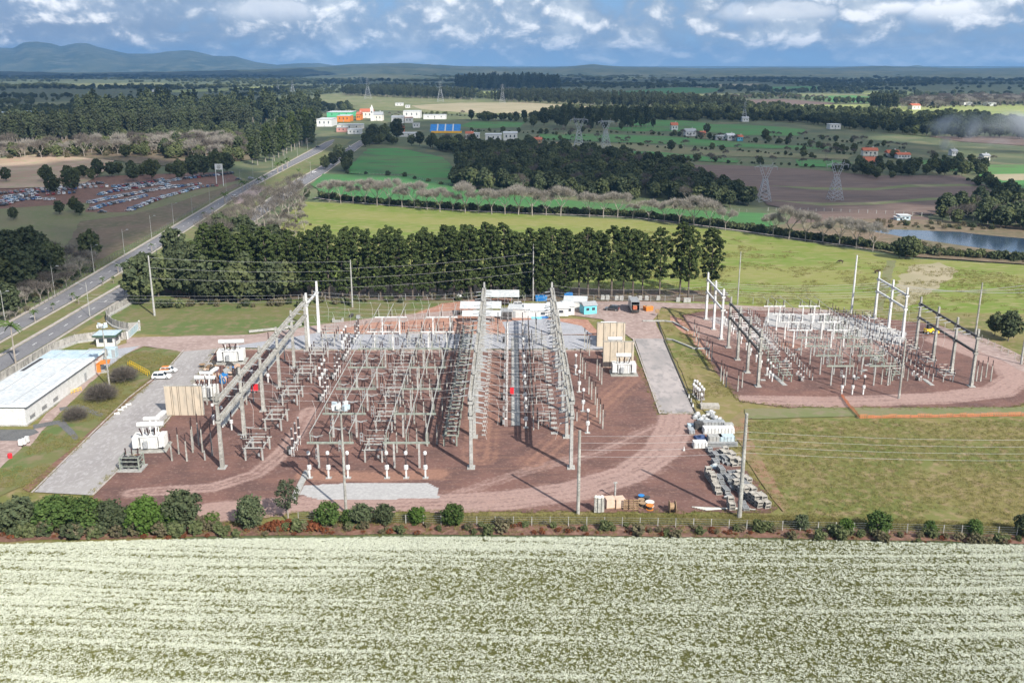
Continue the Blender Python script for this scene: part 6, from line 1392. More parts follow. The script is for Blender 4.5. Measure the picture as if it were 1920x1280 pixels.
hut('site_hut', 1068, 592, 3.0, 7.5, 2.9, .12, M_white, M_roof, 'narrow white hut with steep roof', gable=.8, win=(0,)); hut('site_hut', 1078, 581, 7.0, 4.0, 2.5, -.12, M_white, M_roof, 'long low white hut with pale roof', mono=.9)
hut('kiosk', 1107, 590, 4.2, 4, 2.8, .3, M_aqua, M_grey, 'small aqua blue hut with grey roof', gable=.9, win=(-.9, 1.0))
solid('shutter_board', MB().box(0, 0, 0, 3.2, .1, .9, M_aqua), 'aqua board leaning on the wide white hut', 'board', None, G2(1006, 599)); solid('shutter_board', MB().box(0, 0, 0, 2.4, .1, .9, M_blue), 'dark blue board leaning on the wide white hut', 'board', None, G2(1021, 598))
for px, py, w, lb in ((1015, 565, 3.6, 'larger'), (1066, 560, 2.6, 'smaller')):
    o = thing('skip_container', f'{lb} blue ribbed container by the pine row', 'container', (*G2(px, py), .1)); part('body', MB().box(0, 1, 0, w, 2.2, 1.6, M_blue, 0, 1.08, 1.08), o)
    for i in range(6): part('rib', MB().box(-w/2+w*(i+.5)/6, -.16, .05, .12, .1, 1.5, M_blue), o)
solid('water_tank', MB().lathe(0, 0, [(0, .9), (1.4, .95), (1.6, .8), (1.75, .3)], M_white, 12), 'white round water tank on the red mound', 'tank', None, (*G2(861, 563), .1))
for k, (px, py) in enumerate(((1130, 562), (1139, 562), (1156, 563), (1165, 563), (1181, 563), (1200, 563), (1212, 563), (1234, 563), (1285, 567), (1291, 567), (1271, 566))):
    solid('concrete_block', MB().box(0, 0, 0, 1.3, .8, 1.5, M_concw, 0, .8, .8).box(.5, .4, .2, .5, .5, .9, M_concw), f'pale concrete block in the line behind the dirt road, {nth(k+1)} from the left', 'block', 'blocks behind the dirt road', (*G2(px, py), .1))
for k, (p0, p1, lb) in enumerate((((467, 625), (516, 620), 'left'), ((520, 621), (565, 612), 'right'))):
    solid('concrete_beam', MB().bar((*G2(*p0), .6), (*G2(*p1), .6), .5, .6, M_concw), f'{lb} long concrete beam lying on the lawn edge', 'beam', None)
solid('concrete_cradle', MB().box(0, 0, 0, 3.4, 1.2, .5, M_concw).box(-1.4, 0, .5, .6, 1.2, .6, M_concw).box(1.4, 0, .5, .6, 1.2, .6, M_concw), 'u-shaped pale concrete piece on the lawn', 'block', None, (*G2(634, 604), .1))
solid('concrete_block', MB().box(0, 0, 0, 1.2, 1.0, .9, M_grey), 'single grey block right of the u-shaped piece', 'block', None, (*G2(672, 597), .1)); solid('dark_barrel', MB().tube((0, 0, .5), (.4, 1.6, .5), .5, .5, M_dark, 10), 'dark drum lying beside the grey block', 'drum', None, (*G2(657, 596), .1))
o = thing('orange_skip', 'orange open container beside the truck', 'container', (*G2(1215, 583), .2)); part('body', MB().box(0, 0, 0, 2.4, 2.0, 1.4, M_orange, .4, 1.1, 1.1), o); part('heap', MB().box(0, 0, 1.402, 1.8, 1.4, .3, M_wood, .2, .6, .6), o)
solid('notice_board', MB().box(0, 0, .9, 1.3, .12, 1.2, M_wood).box(0, 0, 0, .12, .12, .9, M_dark), 'small tan notice board on the grass bank', 'board', None, (*G2(1232, 593), .2))
for i, P in enumerate(([(1205, 604), (1246, 604), (1262, 606), (1290, 622)], [(1250, 638), (1262, 640), (1300, 656), (1330, 656)])):
    W_ = resample(pl(P), 2); b = MB()
    for a, c in zip(W_[:-1], W_[1:]): b.bar((*a, .45), (*c, .45), .55, .35, M_concw)
    solid('pipe_run', b, f'{"upper" if i == 0 else "lower"} white concrete channel crossing the grass bank', 'channel', None)

# ---- poles, masts, lamps
def pole(px, py, h, r0, r1, label, arms=0, m=M_conc, lean=0.0):
    x, y = G2(px, py); o = thing('utility_pole', label, 'pole', (x, y, 0)); part('shaft', MB().tube((0, 0, 0), (lean, 0, h), r0, r1, m, 10), o)
    for k in range(arms): part('insulator', MB().bar((lean, 0, h-1-k*1.3), (lean+.9, -.2, h-.8-k*1.3), .08, .08, M_porc), o)
    return o
pole(290, 592, 19.0, .34, .20, 'pale concrete pole on the lawn beside the curved wall', 0, M_concw); pole(661, 576, 15.5, .28, .16, 'concrete pole in front of the pines, left of the tents', 0, M_concw); pole(999.5, 564, 19.0, .24, .14, 'slim pale pole behind the tents', 0, M_concw); pole(1382.5, 571, 17.5, .22, .13, 'slim grey pole left of the right yard', 3, M_concw)
pole(1596, 588, 18.6, .40, .22, 'white concrete pole behind the right yard', 4, M_white); pole(1828, 632, 16.0, .30, .18, 'grey concrete pole at the far right of the right yard', 2); pole(1083.7, 964, 15.6, .32, .24, 'thick grey pole near the fence, without arms'); pole(1386, 971, 19.2, .42, .26, 'tallest grey pole near the fence, beside the crates', 4)
pole(1685, 748, 14.6, .28, .18, 'dark slender pole in front of the right yard', 1, M_conc); pole(1914, 684, 9, .3, .2, 'pale pole at the right frame edge', 2, M_concw)
for (px, py, h, lb, s) in ((649, 962, 19.5, 'tall floodlight pole in front of the left busbars', 1.0), (206, 729, 15.6, 'floodlight mast above the control building', .8)):
    x, y = G2(px, py); o = thing('floodlight_mast', lb, 'floodlight', (x, y, 0)); part('shaft', MB().tube((0, 0, 0), (0, 0, h), .26*s, .15*s, M_conc, 8), o)
    part('platform', MB().box(0, 0, h-.3, 2.6*s, 1.6*s, .12, M_steel), o)
    for k in range(7):
        a = k*.9; part('lamp_head', MB().box(0, 0, -.4, .85*s, .45*s, .8*s, M_white if k % 3 else M_roofb, 0, 1.1, .8), o, (cos(a)*1.15*s, sin(a)*.8*s, h+.2+(k % 2)*.35), a)
# power wires along the fence poles
xA, yA = G2(1083.7, 964); xB, yB = G2(1386, 971)
for i in range(4):
    t_ = thing('power_line', f'thin wire along the near fence, {nth(i+1)} from the top', 'power line', (xA, yA, 0), 0, 'wires along the near fence')
    z = 14.6-i*1.25; part('wire', span(0, xB-xA, 0, z, .35, y1=yB-yA, z1=z+1.3, r=.02, m=M_wire), t_)
    q = part('wire', span(0, 95, 0, z+1.3, 1.6, y1=3, z1=z+.3, r=.02, m=M_wire), t_, (xB-xA, yB-yA, 0))
for i in range(3):
    x0, y0 = G2(290, 592); x1, y1 = G2(661, 576); x2, y2 = G2(999.5, 564)
    t_ = thing('power_line', f'faint wire in front of the pines, {nth(i+1)} from the top', 'power line', (x0, y0, 0), 0, 'wires in front of the pines'); z = 18.4-i*3.2
    part('wire', span(0, x1-x0, 0, z, .8, y1=y1-y0, z1=15-i*3.0, r=.028, m=M_wire), t_); part('wire', span(x1-x0, x2-x0, 0, 15-i*3.0, .8, y1=y2-y0, z1=16-i*3, r=.028, m=M_wire), t_, None)
def lamp(px, py, h, label, side=1, two=False):
    x, y = G2(px, py); o = thing('street_lamp', label, 'street lamp', (x, y, .1)); part('shaft', MB().tube((0, 0, 0), (0, 0, h), .13, .07, M_concw, 6), o)
    for s in ((1, -1) if two else (side,)): q = part('arm', MB().tube((0, 0, h*.88), (s*2.3, -.6, h*.99), .05, .04, M_steel, 4), o); part('lamp_head', MB().box(s*2.4, -.62, h*.985, .9, .3, .16, M_grey), q)
LM = [(10, 605, 10, 1), (103, 555, 10.5, 1), (177, 513, 11, 1), (234, 480, 11, 1), (285, 450, 11, 1), (326, 423, 11, 1), (361, 402, 10, 1), (394, 383, 10, 1), (425, 366, 10, 1), (169, 595, 11, -1), (234, 554, 11.5, -1), (297, 506, 10, -1), (451, 350, 11, 1), (475, 338, 11, 1), (583, 332, 11, -1), (512, 322, 11, 1), (535, 306, 11, 1), (558, 294, 11, 1), (577, 282, 11, 1), (593, 274, 11, 1), (700, 262, 12, 1)]
for i, (a, b_, h, s) in enumerate(LM): lamp(a, b_, h, f'pale street lamp along the far verge of the avenue, {nth(i+1)} going away' if i < 9 else f'pale street lamp on the median or upper avenue, {nth(i-8)} going away', s)
# ---- palms
def palm_mesh(seed, h, n=16, L=2.2):
    r = random.Random(seed); t = MB().tube((0, 0, 0), (0, 0, h*.5), .26, .2, M_barkp, 8, False).tube((0, 0, h*.5), (.1, 0, h), .2, .13, M_barkp, 8); V = []
    for i in range(n):
        a = i*2.4; e = r.uniform(-.2, 1.0); p = Vector((.1, 0, h)); d = Vector((cos(a)*cos(e), sin(a)*cos(e), sin(e)))
        for k in range(6):
            q = p+d*(L/6); s = Vector((-sin(a), cos(a), 0))*(.34*(1-abs(k-2.5)/4)); dn = Vector((0, 0, -.18))
            V += [tuple(p), tuple(q), tuple(q+s+dn), tuple(p+s+dn), tuple(q), tuple(p), tuple(p-s+dn), tuple(q-s+dn)]; p = q; d = (d+Vector((0, 0, -.22))).normalized()
    return t.mesh('trunk'), qmesh('crown', np.array(V), L_bush)
def palm(pp, px, py, sc, label, proto=[None]):
    if proto[0] is None: proto[0] = tree_proto('palm_tree', pp, label, 'palm'); o = proto[0]
    else: o = dup(proto[0], (0, 0, 0), px, label)
    o.location = (*G2(px, py), 0); o.scale = (sc,)*3; return o
o = tree_proto('palm_tree', palm_mesh(1, 10.5, 20, 3.2), 'tall royal palm beside the panel wall at the left edge', 'palm'); o.location = (*G2(30, 683), 0)
pp = palm_mesh(2, 4.2, 14, 2.0)
for i, (px, py, s) in enumerate(((66, 603, .75), (100, 582, .5), (137, 565, .6), (148, 570, .55), (193, 535, .6), (213, 531, .5), (222, 512, .7), (242, 500, .6), (285, 472, .7), (305, 462, .6), (382, 410, .7), (398, 402, .7), (422, 382, 1.3), (455, 358, 1.3), (462, 356, 1.1), (486, 352, 1.2), (497, 346, 1.2), (521, 325, 1.6), (530, 322, 1.6), (539, 316, 1.6), (560, 330, 1.0))):
    palm(pp, px, py, s, f'small palm on the median of the avenue, {nth(i+1)} going away')

# ---- fences
def fence(P, step, h, label, m=M_conc, wires=3, name='wire_fence', pw=.12, brace=False):
    W_ = resample([G2(*p) for p in P], step); x0, y0 = W_[0]; o = thing(name, label, 'fence', (x0, y0, .1)); pm = MB().box(0, 0, 0, pw, pw, h, m).mesh('post')
    for a in W_: part('post', pm, o, (a[0]-x0, a[1]-y0, 0))
    b = MB()
    for a, c in zip(W_[:-1], W_[1:]):
        for k in range(wires): z = h*(.25+.7*k/max(1, wires-1)); b.tube((a[0]-x0, a[1]-y0, z), (c[0]-x0, c[1]-y0, z), .015, .015, M_steel, 3, False)
    part('wires', b, o)['kind'] = 'stuff'
fence([(560, 978), (663, 980), (860, 986), (1100, 987), (1300, 990), (1500, 996), (1700, 1000), (1940, 1008)], 2.9, 1.75, 'low post and wire fence along the near edge of the site', wires=4)
fence([(560, 565), (860, 562), (1060, 566), (1300, 566), (1440, 572), (1560, 586)], 4.5, 2.2, 'thin fence at the foot of the pines', M_steel)
fence([(0, 612), (100, 560), (180, 507), (285, 445), (400, 376), (470, 338)], 3.2, 2.2, 'dark mesh fence along the avenue verge', mat('fence_brown', (.13, .12, .11)), 6, pw=.10)
fence([(655, 326), (760, 332), (856, 352)], 3.0, 1.5, 'pale post fence between the two green fields', M_concw, 3)
fence([(1440, 396), (1560, 398), (1660, 402), (1780, 408)], 4.4, 1.9, 'row of pale posts along the foot of the ploughed field', M_concw, 2, pw=.25)
fence([(1180, 382), (1290, 389), (1400, 398)], 4.0, 1.6, 'pale posts at the lower edge of the dark wood', M_concw, 2)
fence([(1755, 612), (1840, 640), (1930, 690)], 3.5, 1.8, 'fence beside the track at the right', M_conc)
# orange barrier net
def netting():
    P = resample(pl([(1577, 744), (1592, 765), (1612, 786), (1680, 785), (1760, 784), (1940, 781)]), 1.6); x0, y0 = P[0]; o = thing('safety_net', 'orange plastic barrier net zigzagging from the yard across the lawn', 'barrier', (x0, y0, .2))
    mo = mat('orange_net', (.62, .21, .10), (.50, .19, .10), 1.0); b = MB(); r = random.Random(4)
    for a, c in zip(P[:-1], P[1:]):
        h = .72+r.uniform(-.2, .15)
        for k in range(5): b.bar((a[0]-x0, a[1]-y0, .1+h*k/4), (c[0]-x0, c[1]-y0, .1+h*k/4+r.uniform(-.06, .06)), .02, .075, mo)
        for k in range(4): q = k/4; xx = a[0]+(c[0]-a[0])*q-x0; yy = a[1]+(c[1]-a[1])*q-y0; b.bar((xx, yy, .05), (xx, yy, .1+h), .07, .02, mo)
    part('mesh_web', b, o); pm = MB().box(0, 0, 0, .06, .06, 1.2, M_wood).mesh('stake')
    for a in P[::2]: part('stake', pm, o, (a[0]-x0, a[1]-y0, 0))
netting()

# ---- stored goods right of the yard
def zoom(x, y): return 1260+x/5.333, 730+y/5.333
def crate_mesh(w=1.1, d=1.0, h=.62, m=M_conc):
    b = MB()
    for sx in (-1, 1):
        for sy in (-1, 1): b.box(sx*(w/2-.05), sy*(d/2-.05), 0, .1, .1, h, m)
    for z in (0.02, h-.14):
        for k in range(4): b.box(0, -d/2+.1+k*(d-.2)/3, z, w, .12, .09, m)
        for sx in (-1, 1): b.box(sx*(w/2-.04), 0, z+.092, .10, d, .03, m)
    b.box(0, 0, .15, w*.8, d*.8, h*.55, M_dark); return b
M_crw = mat('weathered_grey_timber', (.50, .47, .42), (.38, .355, .31), 1.5, (.26, .24, .21), 5.0)
CRs = [crate_mesh(1.1, 1.0, .62, M_crw).mesh('crate'), crate_mesh(1.0, 1.2, .5, M_steel).mesh('crate')]
def stack(P0, nx, ny, nz, label, rz=.0, which=0, sp=(1.25, 1.15), h=None):
    x0, y0 = G2(*P0); h = h or (.64 if which == 0 else .52)
    for i in range(nx):
        for j in range(ny):
            for k in range(nz if (i+j) % 3 else max(1, nz-1)):
                a = i*sp[0]; c = j*sp[1]; x = x0+a*cos(rz)-c*sin(rz); y = y0+a*sin(rz)+c*cos(rz)
                lv = ('bottom', 'middle', 'top')[k] if nz > 2 else ('lower', 'upper')[k] if nz > 1 else 'single'
                o = link('crate', CRs[which], None, (x+RNG.uniform(-.05, .05), y+RNG.uniform(-.05, .05), .21+k*h), rz+RNG.uniform(-.05, .05)); tag(o, f'{lv} crate, {nth(j+1)} from the fence{(", "+("left", "right")[i]+" column") if nx > 1 else ""}, {label}', 'crate', 'crates, '+label)
stack(zoom(425, 975), 1, 5, 3, 'tall stack left of the pole', .08, 0)
stack(zoom(465, 1055), 1, 3, 2, 'low stack below the tall one', .08, 0)
stack(zoom(595, 1205), 1, 2, 3, 'small stack beside the pole foot', .03, 0)
stack(zoom(570, 1080), 1, 4, 2, 'leaning row between the stacks', .2, 1)
stack(zoom(870, 1185), 1, 8, 3, 'long row right of the pole', .32, 0); stack(zoom(945, 1190), 1, 6, 3, 'outermost row near the grass', .32, 0)
stack(zoom(735, 1210), 1, 3, 1, 'low row at the pole foot', .0, 1); stack(zoom(705, 1090), 1, 2, 3, 'pile behind the pole foot', 0, 1)
stack(zoom(620, 770), 2, 7, 2, 'wide upper block', .22, 0, (1.15, 1.1)); stack(zoom(520, 870), 1, 6, 2, 'middle row left of the wide block', .12, 1)
stack(zoom(590, 960), 2, 3, 2, 'middle block beside the pole', .1, 1); stack(zoom(470, 720), 1, 5, 2, 'mixed heap under the grey bundles', .25, 1)
stack(zoom(500, 960), 1, 4, 2, 'short row beside the tall stack', .1, 1); stack(zoom(640, 900), 2, 3, 1, 'loose block right of the middle rows', .25, 1, (1.2, 1.2)); stack(zoom(560, 760), 1, 4, 2, 'row under the grey bundles', .2, 1)
stack(zoom(700, 960), 2, 4, 2, 'block behind the upper pole shaft', .28, 0); stack(zoom(770, 1010), 1, 5, 2, 'row next to the long row', .32, 1)
sg_ = [(375, 575, 6.5, 2.2, 1.0, M_concw, 'large pale wrapped load in front of the bundles'), (275, 585, 2.8, 1.9, 1.3, M_white, 'white square wrapped box at the corner of the stored goods'), (425, 520, 3.0, 1.9, 1.2, M_concw, 'grey wrapped box, left of a pair'), (540, 520, 3.2, 1.9, 1.2, M_roofb, 'pale blue wrapped box, right of a pair'), (460, 440, 6.6, 2.0, 1.3, M_white, 'long white crate row with dark slats behind the pair'), (400, 365, 5.4, 1.8, 1.0, M_steel, 'grey crate behind the long white row'), (265, 400, 1.9, 1.6, 1.5, M_dark, 'dark slatted cabinet beside the long white row'), (285, 500, 2.6, 2.4, .8, mat('dark_blue_tarp', (.03, .05, .12), (.05, .08, .17), 1.5), 'dark blue tarpaulin heap'), (190, 440, 1.2, 2.2, .9, M_grey, 'grey carton at the left corner of the stored goods'), (190, 385, 1.6, 1.4, .7, M_roofb, 'pale flat box behind the grey carton'), (515, 575, 5.8, 1.2, 1.0, M_steel, 'bundle of grey steel profiles'), (560, 410, 2.0, 1.7, 1.4, M_concw, 'pale crate at the right end of the white row')]
for x, y, w, d, h, m, lb in sg_:
    o = thing('stored_load', lb, 'load', (*G2(*zoom(x, y)), .21), .03)
    if 'bundle' in lb:
        for k in range(7): part('profile', MB().bar((-w/2+RNG.uniform(-.4, .4), -.5+k*.17, .12+(k % 3)*.3), (w/2, -.45+k*.17, .14+(k % 3)*.3), .13, .13, m), o)
    elif 'tarpaulin' in lb:
        part('cover', MB().box(0, 0, 0, w, d, h*.5, m, .1, .85, .85).box(.2, .1, h*.5, w*.6, d*.6, h*.5, m, .4, .5, .5), o)
    else:
        part('body', MB().box(0, 0, .12, w, d, h-.12, m, 0, .97, .97), o); part('pallet', MB().box(0, 0, 0, w*.96, d*.96, .12, M_wood), o)
        for k in range(int(w/.75)+1): part('strap', MB().box(-w/2+.2+k*.72, -d/2-.01, .1, .06, .05, h-.1, M_dark), o)
for i, (x, y) in enumerate(((212, 60), (230, 80), (250, 100), (268, 115), (290, 165), (222, 25), (245, 30), (270, 55), (292, 85), (312, 110))):
    o = thing('spare_insulator', f'dark insulator column with white cap standing beside the paved road, {nth(i+1)}', 'insulator', (*G2(*zoom(x, y)), .21)); part('body', sheds(MB(), 0, 0, .3, 2.3, .26, M_porc), o); part('cap', MB().lathe(0, 0, [(2.3, .3), (2.6, .34), (2.9, .2)], M_white, 8), o); part('base', MB().box(0, 0, 0, .6, .6, .3, M_steel), o)
for i, (x, y) in enumerate(((168, 92), (192, 132), (208, 182), (118, 620))): solid('traffic_cone', MB().box(0, 0, 0, .45, .45, .06, M_white).lathe(0, 0, [(.06, .2), (.9, .05)], M_white, 8), f'small white cone on the paved road, {nth(i+1)}', 'cone', None, (*G2(*zoom(x, y)), .25))
o = thing('timber_stack', 'stack of grey timber boards beside the insulators', 'timber', (*G2(*zoom(375, 190)), .21), -.05)
for z in range(5):
    for k in range(6): part('board', MB().box(0, -.9+k*.36, .02+z*.17, 4.2, .28, .12, M_crw), o)
for i, (x, y, sx, h) in enumerate(((250, 280, 1.4, 1.0), (310, 300, 1.5, .8), (285, 320, 1.2, .7), (350, 290, 1.6, .9), (400, 280, 1.3, 1.1), (430, 310, 1.5, .8), (470, 330, 1.2, .9), (345, 330, 1.7, .6), (230, 300, 1.1, .8), (385, 240, 1.8, .5), (500, 700, 1.4, .8), (490, 650, 1.3, .9), (520, 740, 1.2, .7), (560, 690, 1.2, .6), (420, 790, 1.2, .8), (540, 1100, .9, .5), (620, 1000, 1.5, .8))):
    solid('machine_part', MB().box(0, 0, 0, sx, sx*.8, h*.6, (M_grey, M_steel, M_roofb, M_dark)[i % 4], i*.4).tube((-.4, 0, h*.7), (.6, .3, h*.8), .18, .18, (M_steel, M_grey)[i % 2], 6).box(.2, .2, h*.6, sx*.4, sx*.4, h*.4, M_white, i), f'mixed grey metal part in the stored heap, {nth(i+1)} from the road', 'metal part', 'metal parts in the stored heap', (*G2(*zoom(x, y)), .21))
for i in range(6): solid('steel_tube', MB().tube((0, 0, .12), (11-i*1.2, -.5+i*.1, .12), .11, .11, M_alu, 6), f'long pale steel tube on the ground by the fence, {nth(i+1)}', 'tube', 'pale tubes by the fence', (*G2(1297+i*5, 953+i*1.2), .21), -.05+.04*i)
# row near the fence
def zf(x, y): return 1100+x/5.333, 900+y/5.333
for i, (x, y) in enumerate(((90, 325), (120, 328), (150, 325))): solid('wrapped_column', MB().box(0, 0, 0, .6, .6, 2.6, M_conc, .3*i, .9, .9).lathe(0, 0, [(2.6, .3), (2.8, .42), (3.1, .2)], M_lite, 8), f'grey wrapped column leaning near the fence, {nth(i+1)} of three', 'column', 'wrapped columns by the fence', (*G2(*zf(x, y)), .21))
M_cart = mat('pale_cardboard', (.62, .46, .36), (.55, .40, .30), 1.0)
for i, (x, y) in enumerate(((230, 275), (325, 275))):
    o = thing('cardboard_crate', f'{("left", "right")[i]} of two large pale cardboard crates', 'crate', (*G2(*zf(x, y)), .21)); part('body', MB().box(0, 0, .15, 1.6, 1.6, 1.5, M_cart, .2), o); part('lid', MB().box(0, 0, 1.652, 1.7, 1.7, .12, M_cart, .2), o); part('pallet', MB().box(0, 0, 0, 1.7, 1.7, .15, M_wood, .2), o)
for i, x in enumerate((395, 440, 490)):
    o = thing('wooden_pallet', f'upright wooden pallet, {nth(i+1)} of three', 'pallet', (*G2(*zf(x, 308)), .21))
    for z in range(5): part('slat', MB().box(0, 0, .1+z*.42, .95, .06, .20, M_wood), o)
    for s in (-.4, 0, .4): part('bearer', MB().box(s, .09, 0, .1, .10, 2.0, M_wood), o)
DR = {}
def drum(px, py, r, w, flat, m, label, z=.21, rz=0.0):
    o = thing('cable_drum', label, 'cable drum', (*G2(px, py), z), rz)
    if flat:
        for zz in (0, w-.07): part('flange', MB().tube((0, 0, zz), (0, 0, zz+.07), r, r, m, 16), o)
        part('core', MB().tube((0, 0, .07), (0, 0, w-.07), r*.6, r*.6, M_dark, 12), o)
    else:
        for xx in (0, w-.07): part('flange', MB().tube((xx, 0, r), (xx+.07, 0, r), r, r, m, 16), o)
        part('core', MB().tube((.07, 0, r), (w-.07, 0, r), r*.62, r*.62, M_wood, 12), o)
for i, (x, y, r, m, lb) in enumerate(((545, 200, .6, M_blue, 'blue-topped'), (600, 215, .6, M_dark, 'dark'), (545, 240, .6, M_wood, 'brown'), (555, 275, .65, M_wood, 'pale brown'), (630, 265, .8, M_lite, 'white-topped'), (630, 300, .7, M_orange, 'orange'))): drum(*zf(x, y), r, .8, True, m, f'{lb} cable drum lying flat near the pallets')
drum(*zf(822, 325), 1.05, 1.1, False, M_wood, 'large wooden cable drum standing alone near the fence')
rd = random.Random(3); CL = [(M_wood, 'brown'), (M_cart, 'tan'), (M_dark, 'black'), (M_blue, 'blue'), (M_dark, 'dark'), (M_cart, 'pale wooden'), (M_steel, 'grey')]
for i in range(30):
    px = rd.uniform(378, 455); py = rd.uniform(688, 722); 
    if px > 425 and py > 712: py -= 14
    m, nm = CL[i % 7]; drum(px, py, rd.uniform(.55, .95), rd.uniform(.6, .9), rd.random() < .45, m, f'{nm} cable drum in the jumble below the large transformer, {nth(i+1)}', .21, rd.uniform(0, 3))
drum(416, 722, .8, .7, False, M_blue, 'bright blue drum at the front of the drum jumble', rz=1.0)
solid('vent_pipe', MB().tube((0, 0, 0), (0, 0, 2.9), .16, .16, M_concw, 8).tube((-.35, 0, 2.8), (.35, 0, 2.9), .16, .16, M_concw, 8), 'pale pipe with short cross head near the cardboard crates', 'pipe', None, (*G2(1153, 934), .21))
# yellow machine and cows
o = thing('backhoe', 'small yellow machine between the dark-beamed gantry columns', 'machine', (*G2(1741, 627), .22), .3); part('body', MB().box(0, 0, .6, 2.6, 1.4, 1.0, M_yel), o); part('cab', MB().box(-.2, 0, 1.6, 1.2, 1.2, 1.2, M_dark, 0, .9, .9), o)
for s in (-.9, .9):
    for q in (-.7, .7): part('wheel', wheel_mb(.55).mesh('wheel'), o, (s, q, .55))
part('loader_arm', MB().bar((1.2, 0, 1.2), (2.6, 0, .5), .5, .2, M_yel).box(2.8, 0, .1, .5, 1.6, .6, M_yel), o)
def cow(px, py, label, rz, graze):
    o = thing('cow', label, 'cow', (*G2(px, py), .05), rz); m = bpy.data.meshes.new('body'); vs = []; ed = []; rad = []
    def ad(p, r, par): vs.append(p); rad.append(r); (ed.append((par, len(vs)-1)) if par is not None else None); return len(vs)-1
    a = ad((0, 0, 1.05), .36, None); c = ad((.6, 0, 1.08), .34, a); n = ad((.95, 0, 1.2 if not graze else 1.0), .2, c); h = ad((1.3, 0, 1.35 if not graze else .55), .16, n); ad((1.62, 0, 1.2 if not graze else .22), .10, h)
    d = ad((-.65, 0, 1.08), .34, a); tl = ad((-1.0, 0, 1.1), .06, d); ad((-1.08, 0, .45), .03, tl)
    for par, x in ((c, .62), (d, -.68)):
        for s in (-.24, .24): k1 = ad((x, s, .62), .13, par); k2 = ad((x+(.06 if x < 0 else 0), s, .32), .08, k1); ad((x, s, .02), .07, k2)
    m.from_pydata(vs, ed, []); b = part('body', m, o); sk = b.modifiers.new('skin', 'SKIN')
    for i, r in enumerate(rad): m.skin_vertices[0].data[i].radius = (r, r)
    m.skin_vertices[0].data[0].use_root = True; b.modifiers.new('sub', 'SUBSURF').levels = 1; b.modifiers['sub'].render_levels = 1; m.materials.append(mat('cow_hide', (.06, .035, .025), (.03, .02, .016), 1.5))
    for s in (-.17, .17): part('ear', MB().bar((1.25, s*.6, 1.42 if not graze else .66), (1.2, s*1.5, 1.45 if not graze else .68), .06, .12, M_bark), o)
cow(1576, 494, 'brown cow grazing in the meadow, nearer the hedge', 2.9, True); cow(1644, 513, 'dark cow standing in the meadow beside the worn strip', .2, False)

# ---- two-legged sign, kiosk, hoardings
o = thing('tower_sign', 'tall white two-legged sign with a round grey emblem above the car park', 'sign', (*G2(413, 349), 0), .2)
for s in (-2.1, 2.1): part('leg', MB().box(s, 0, 0, .45, .45, 10.5, M_white), o)
part('sign_box', MB().box(0, 0, 10.5, 4.8, .8, 3.6, M_white), o)
e = MB()
for k in range(20): a0, a1 = 2*pi*k/20, 2*pi*(k+1)/20; e.bar((cos(a0)*1.1, -.44, 12.3+sin(a0)*1.1), (cos(a1)*1.1, -.44, 12.3+sin(a1)*1.1), .05, .16, M_dark)
for p, q in (((-.5, .95), (0, .15)), ((0, .15), (.5, .95)), ((-.85, .5), (-.4, -.85)), ((-.4, -.85), (0, -.1)), ((0, -.1), (.4, -.85)), ((.4, -.85), (.85, .5))): e.bar((p[0], -.44, 12.3+p[1]), (q[0], -.44, 12.3+q[1]), .05, .15, M_dark)
part('emblem', e, o)
hut('kiosk', 358, 535, 4.2, 4.0, 3.0, .2, M_white, M_terra, 'small white kiosk with red tiled roof among the dark trees', 'kiosk', 1.0, (0.4,), None, .9)
# ---- houses and town
def house(px, py, wpx, h, d, wall, roof, label, gable=1.6, wins=3, cat='house', rz=0.0, name='house'):
    x, y = G2(px, py); dep = y*cos(PITCH)+75*sin(PITCH); w = wpx*dep/FPX
    o = hut(name, px, py, w, d, h, rz, wall, roof, label, cat, gable, [(-.5+(i+.7)/(wins+.4))*w for i in range(wins)], None if wins < 3 else 0, .5)
    if gable: part('chimney', MB().box(w*.25, d*.6, h+gable*.3, .7, .7, gable+.3, M_white), o)
    return o
house(1632, 293, 26, 4.5, 9, M_lite, M_terra, 'cream house with orange-red tiled roof, left of the pair', 2.2, 3, rz=-.1); house(1676, 295, 22, 3.2, 9, M_lite, M_terra, 'wide house with red hip roof right of the pair', 2.4, 3); house(1695, 298, 24, 3.2, 8, M_white, M_terra, 'low annex with red roof beside the wide house', 1.6, 4)
house(1632, 311, 34, 3.0, 12, M_lite, M_terra, 'house with large dull red roof in front of the pair', 3.2, 2, rz=-.2); house(1614, 315, 12, 2.6, 5, M_grey, M_roof, 'small pale shed beside the dull red roof', 0, 0, 'shed', -.2)
house(1697, 415, 19, 2.6, 5, M_roofb, M_roof, 'white-blue container hut above the pond', 0, 2, 'hut'); house(1686, 415, 9, 1.7, 4, M_roofb, M_roof, 'low pale tank hut beside the container hut', 0, 0, 'hut')
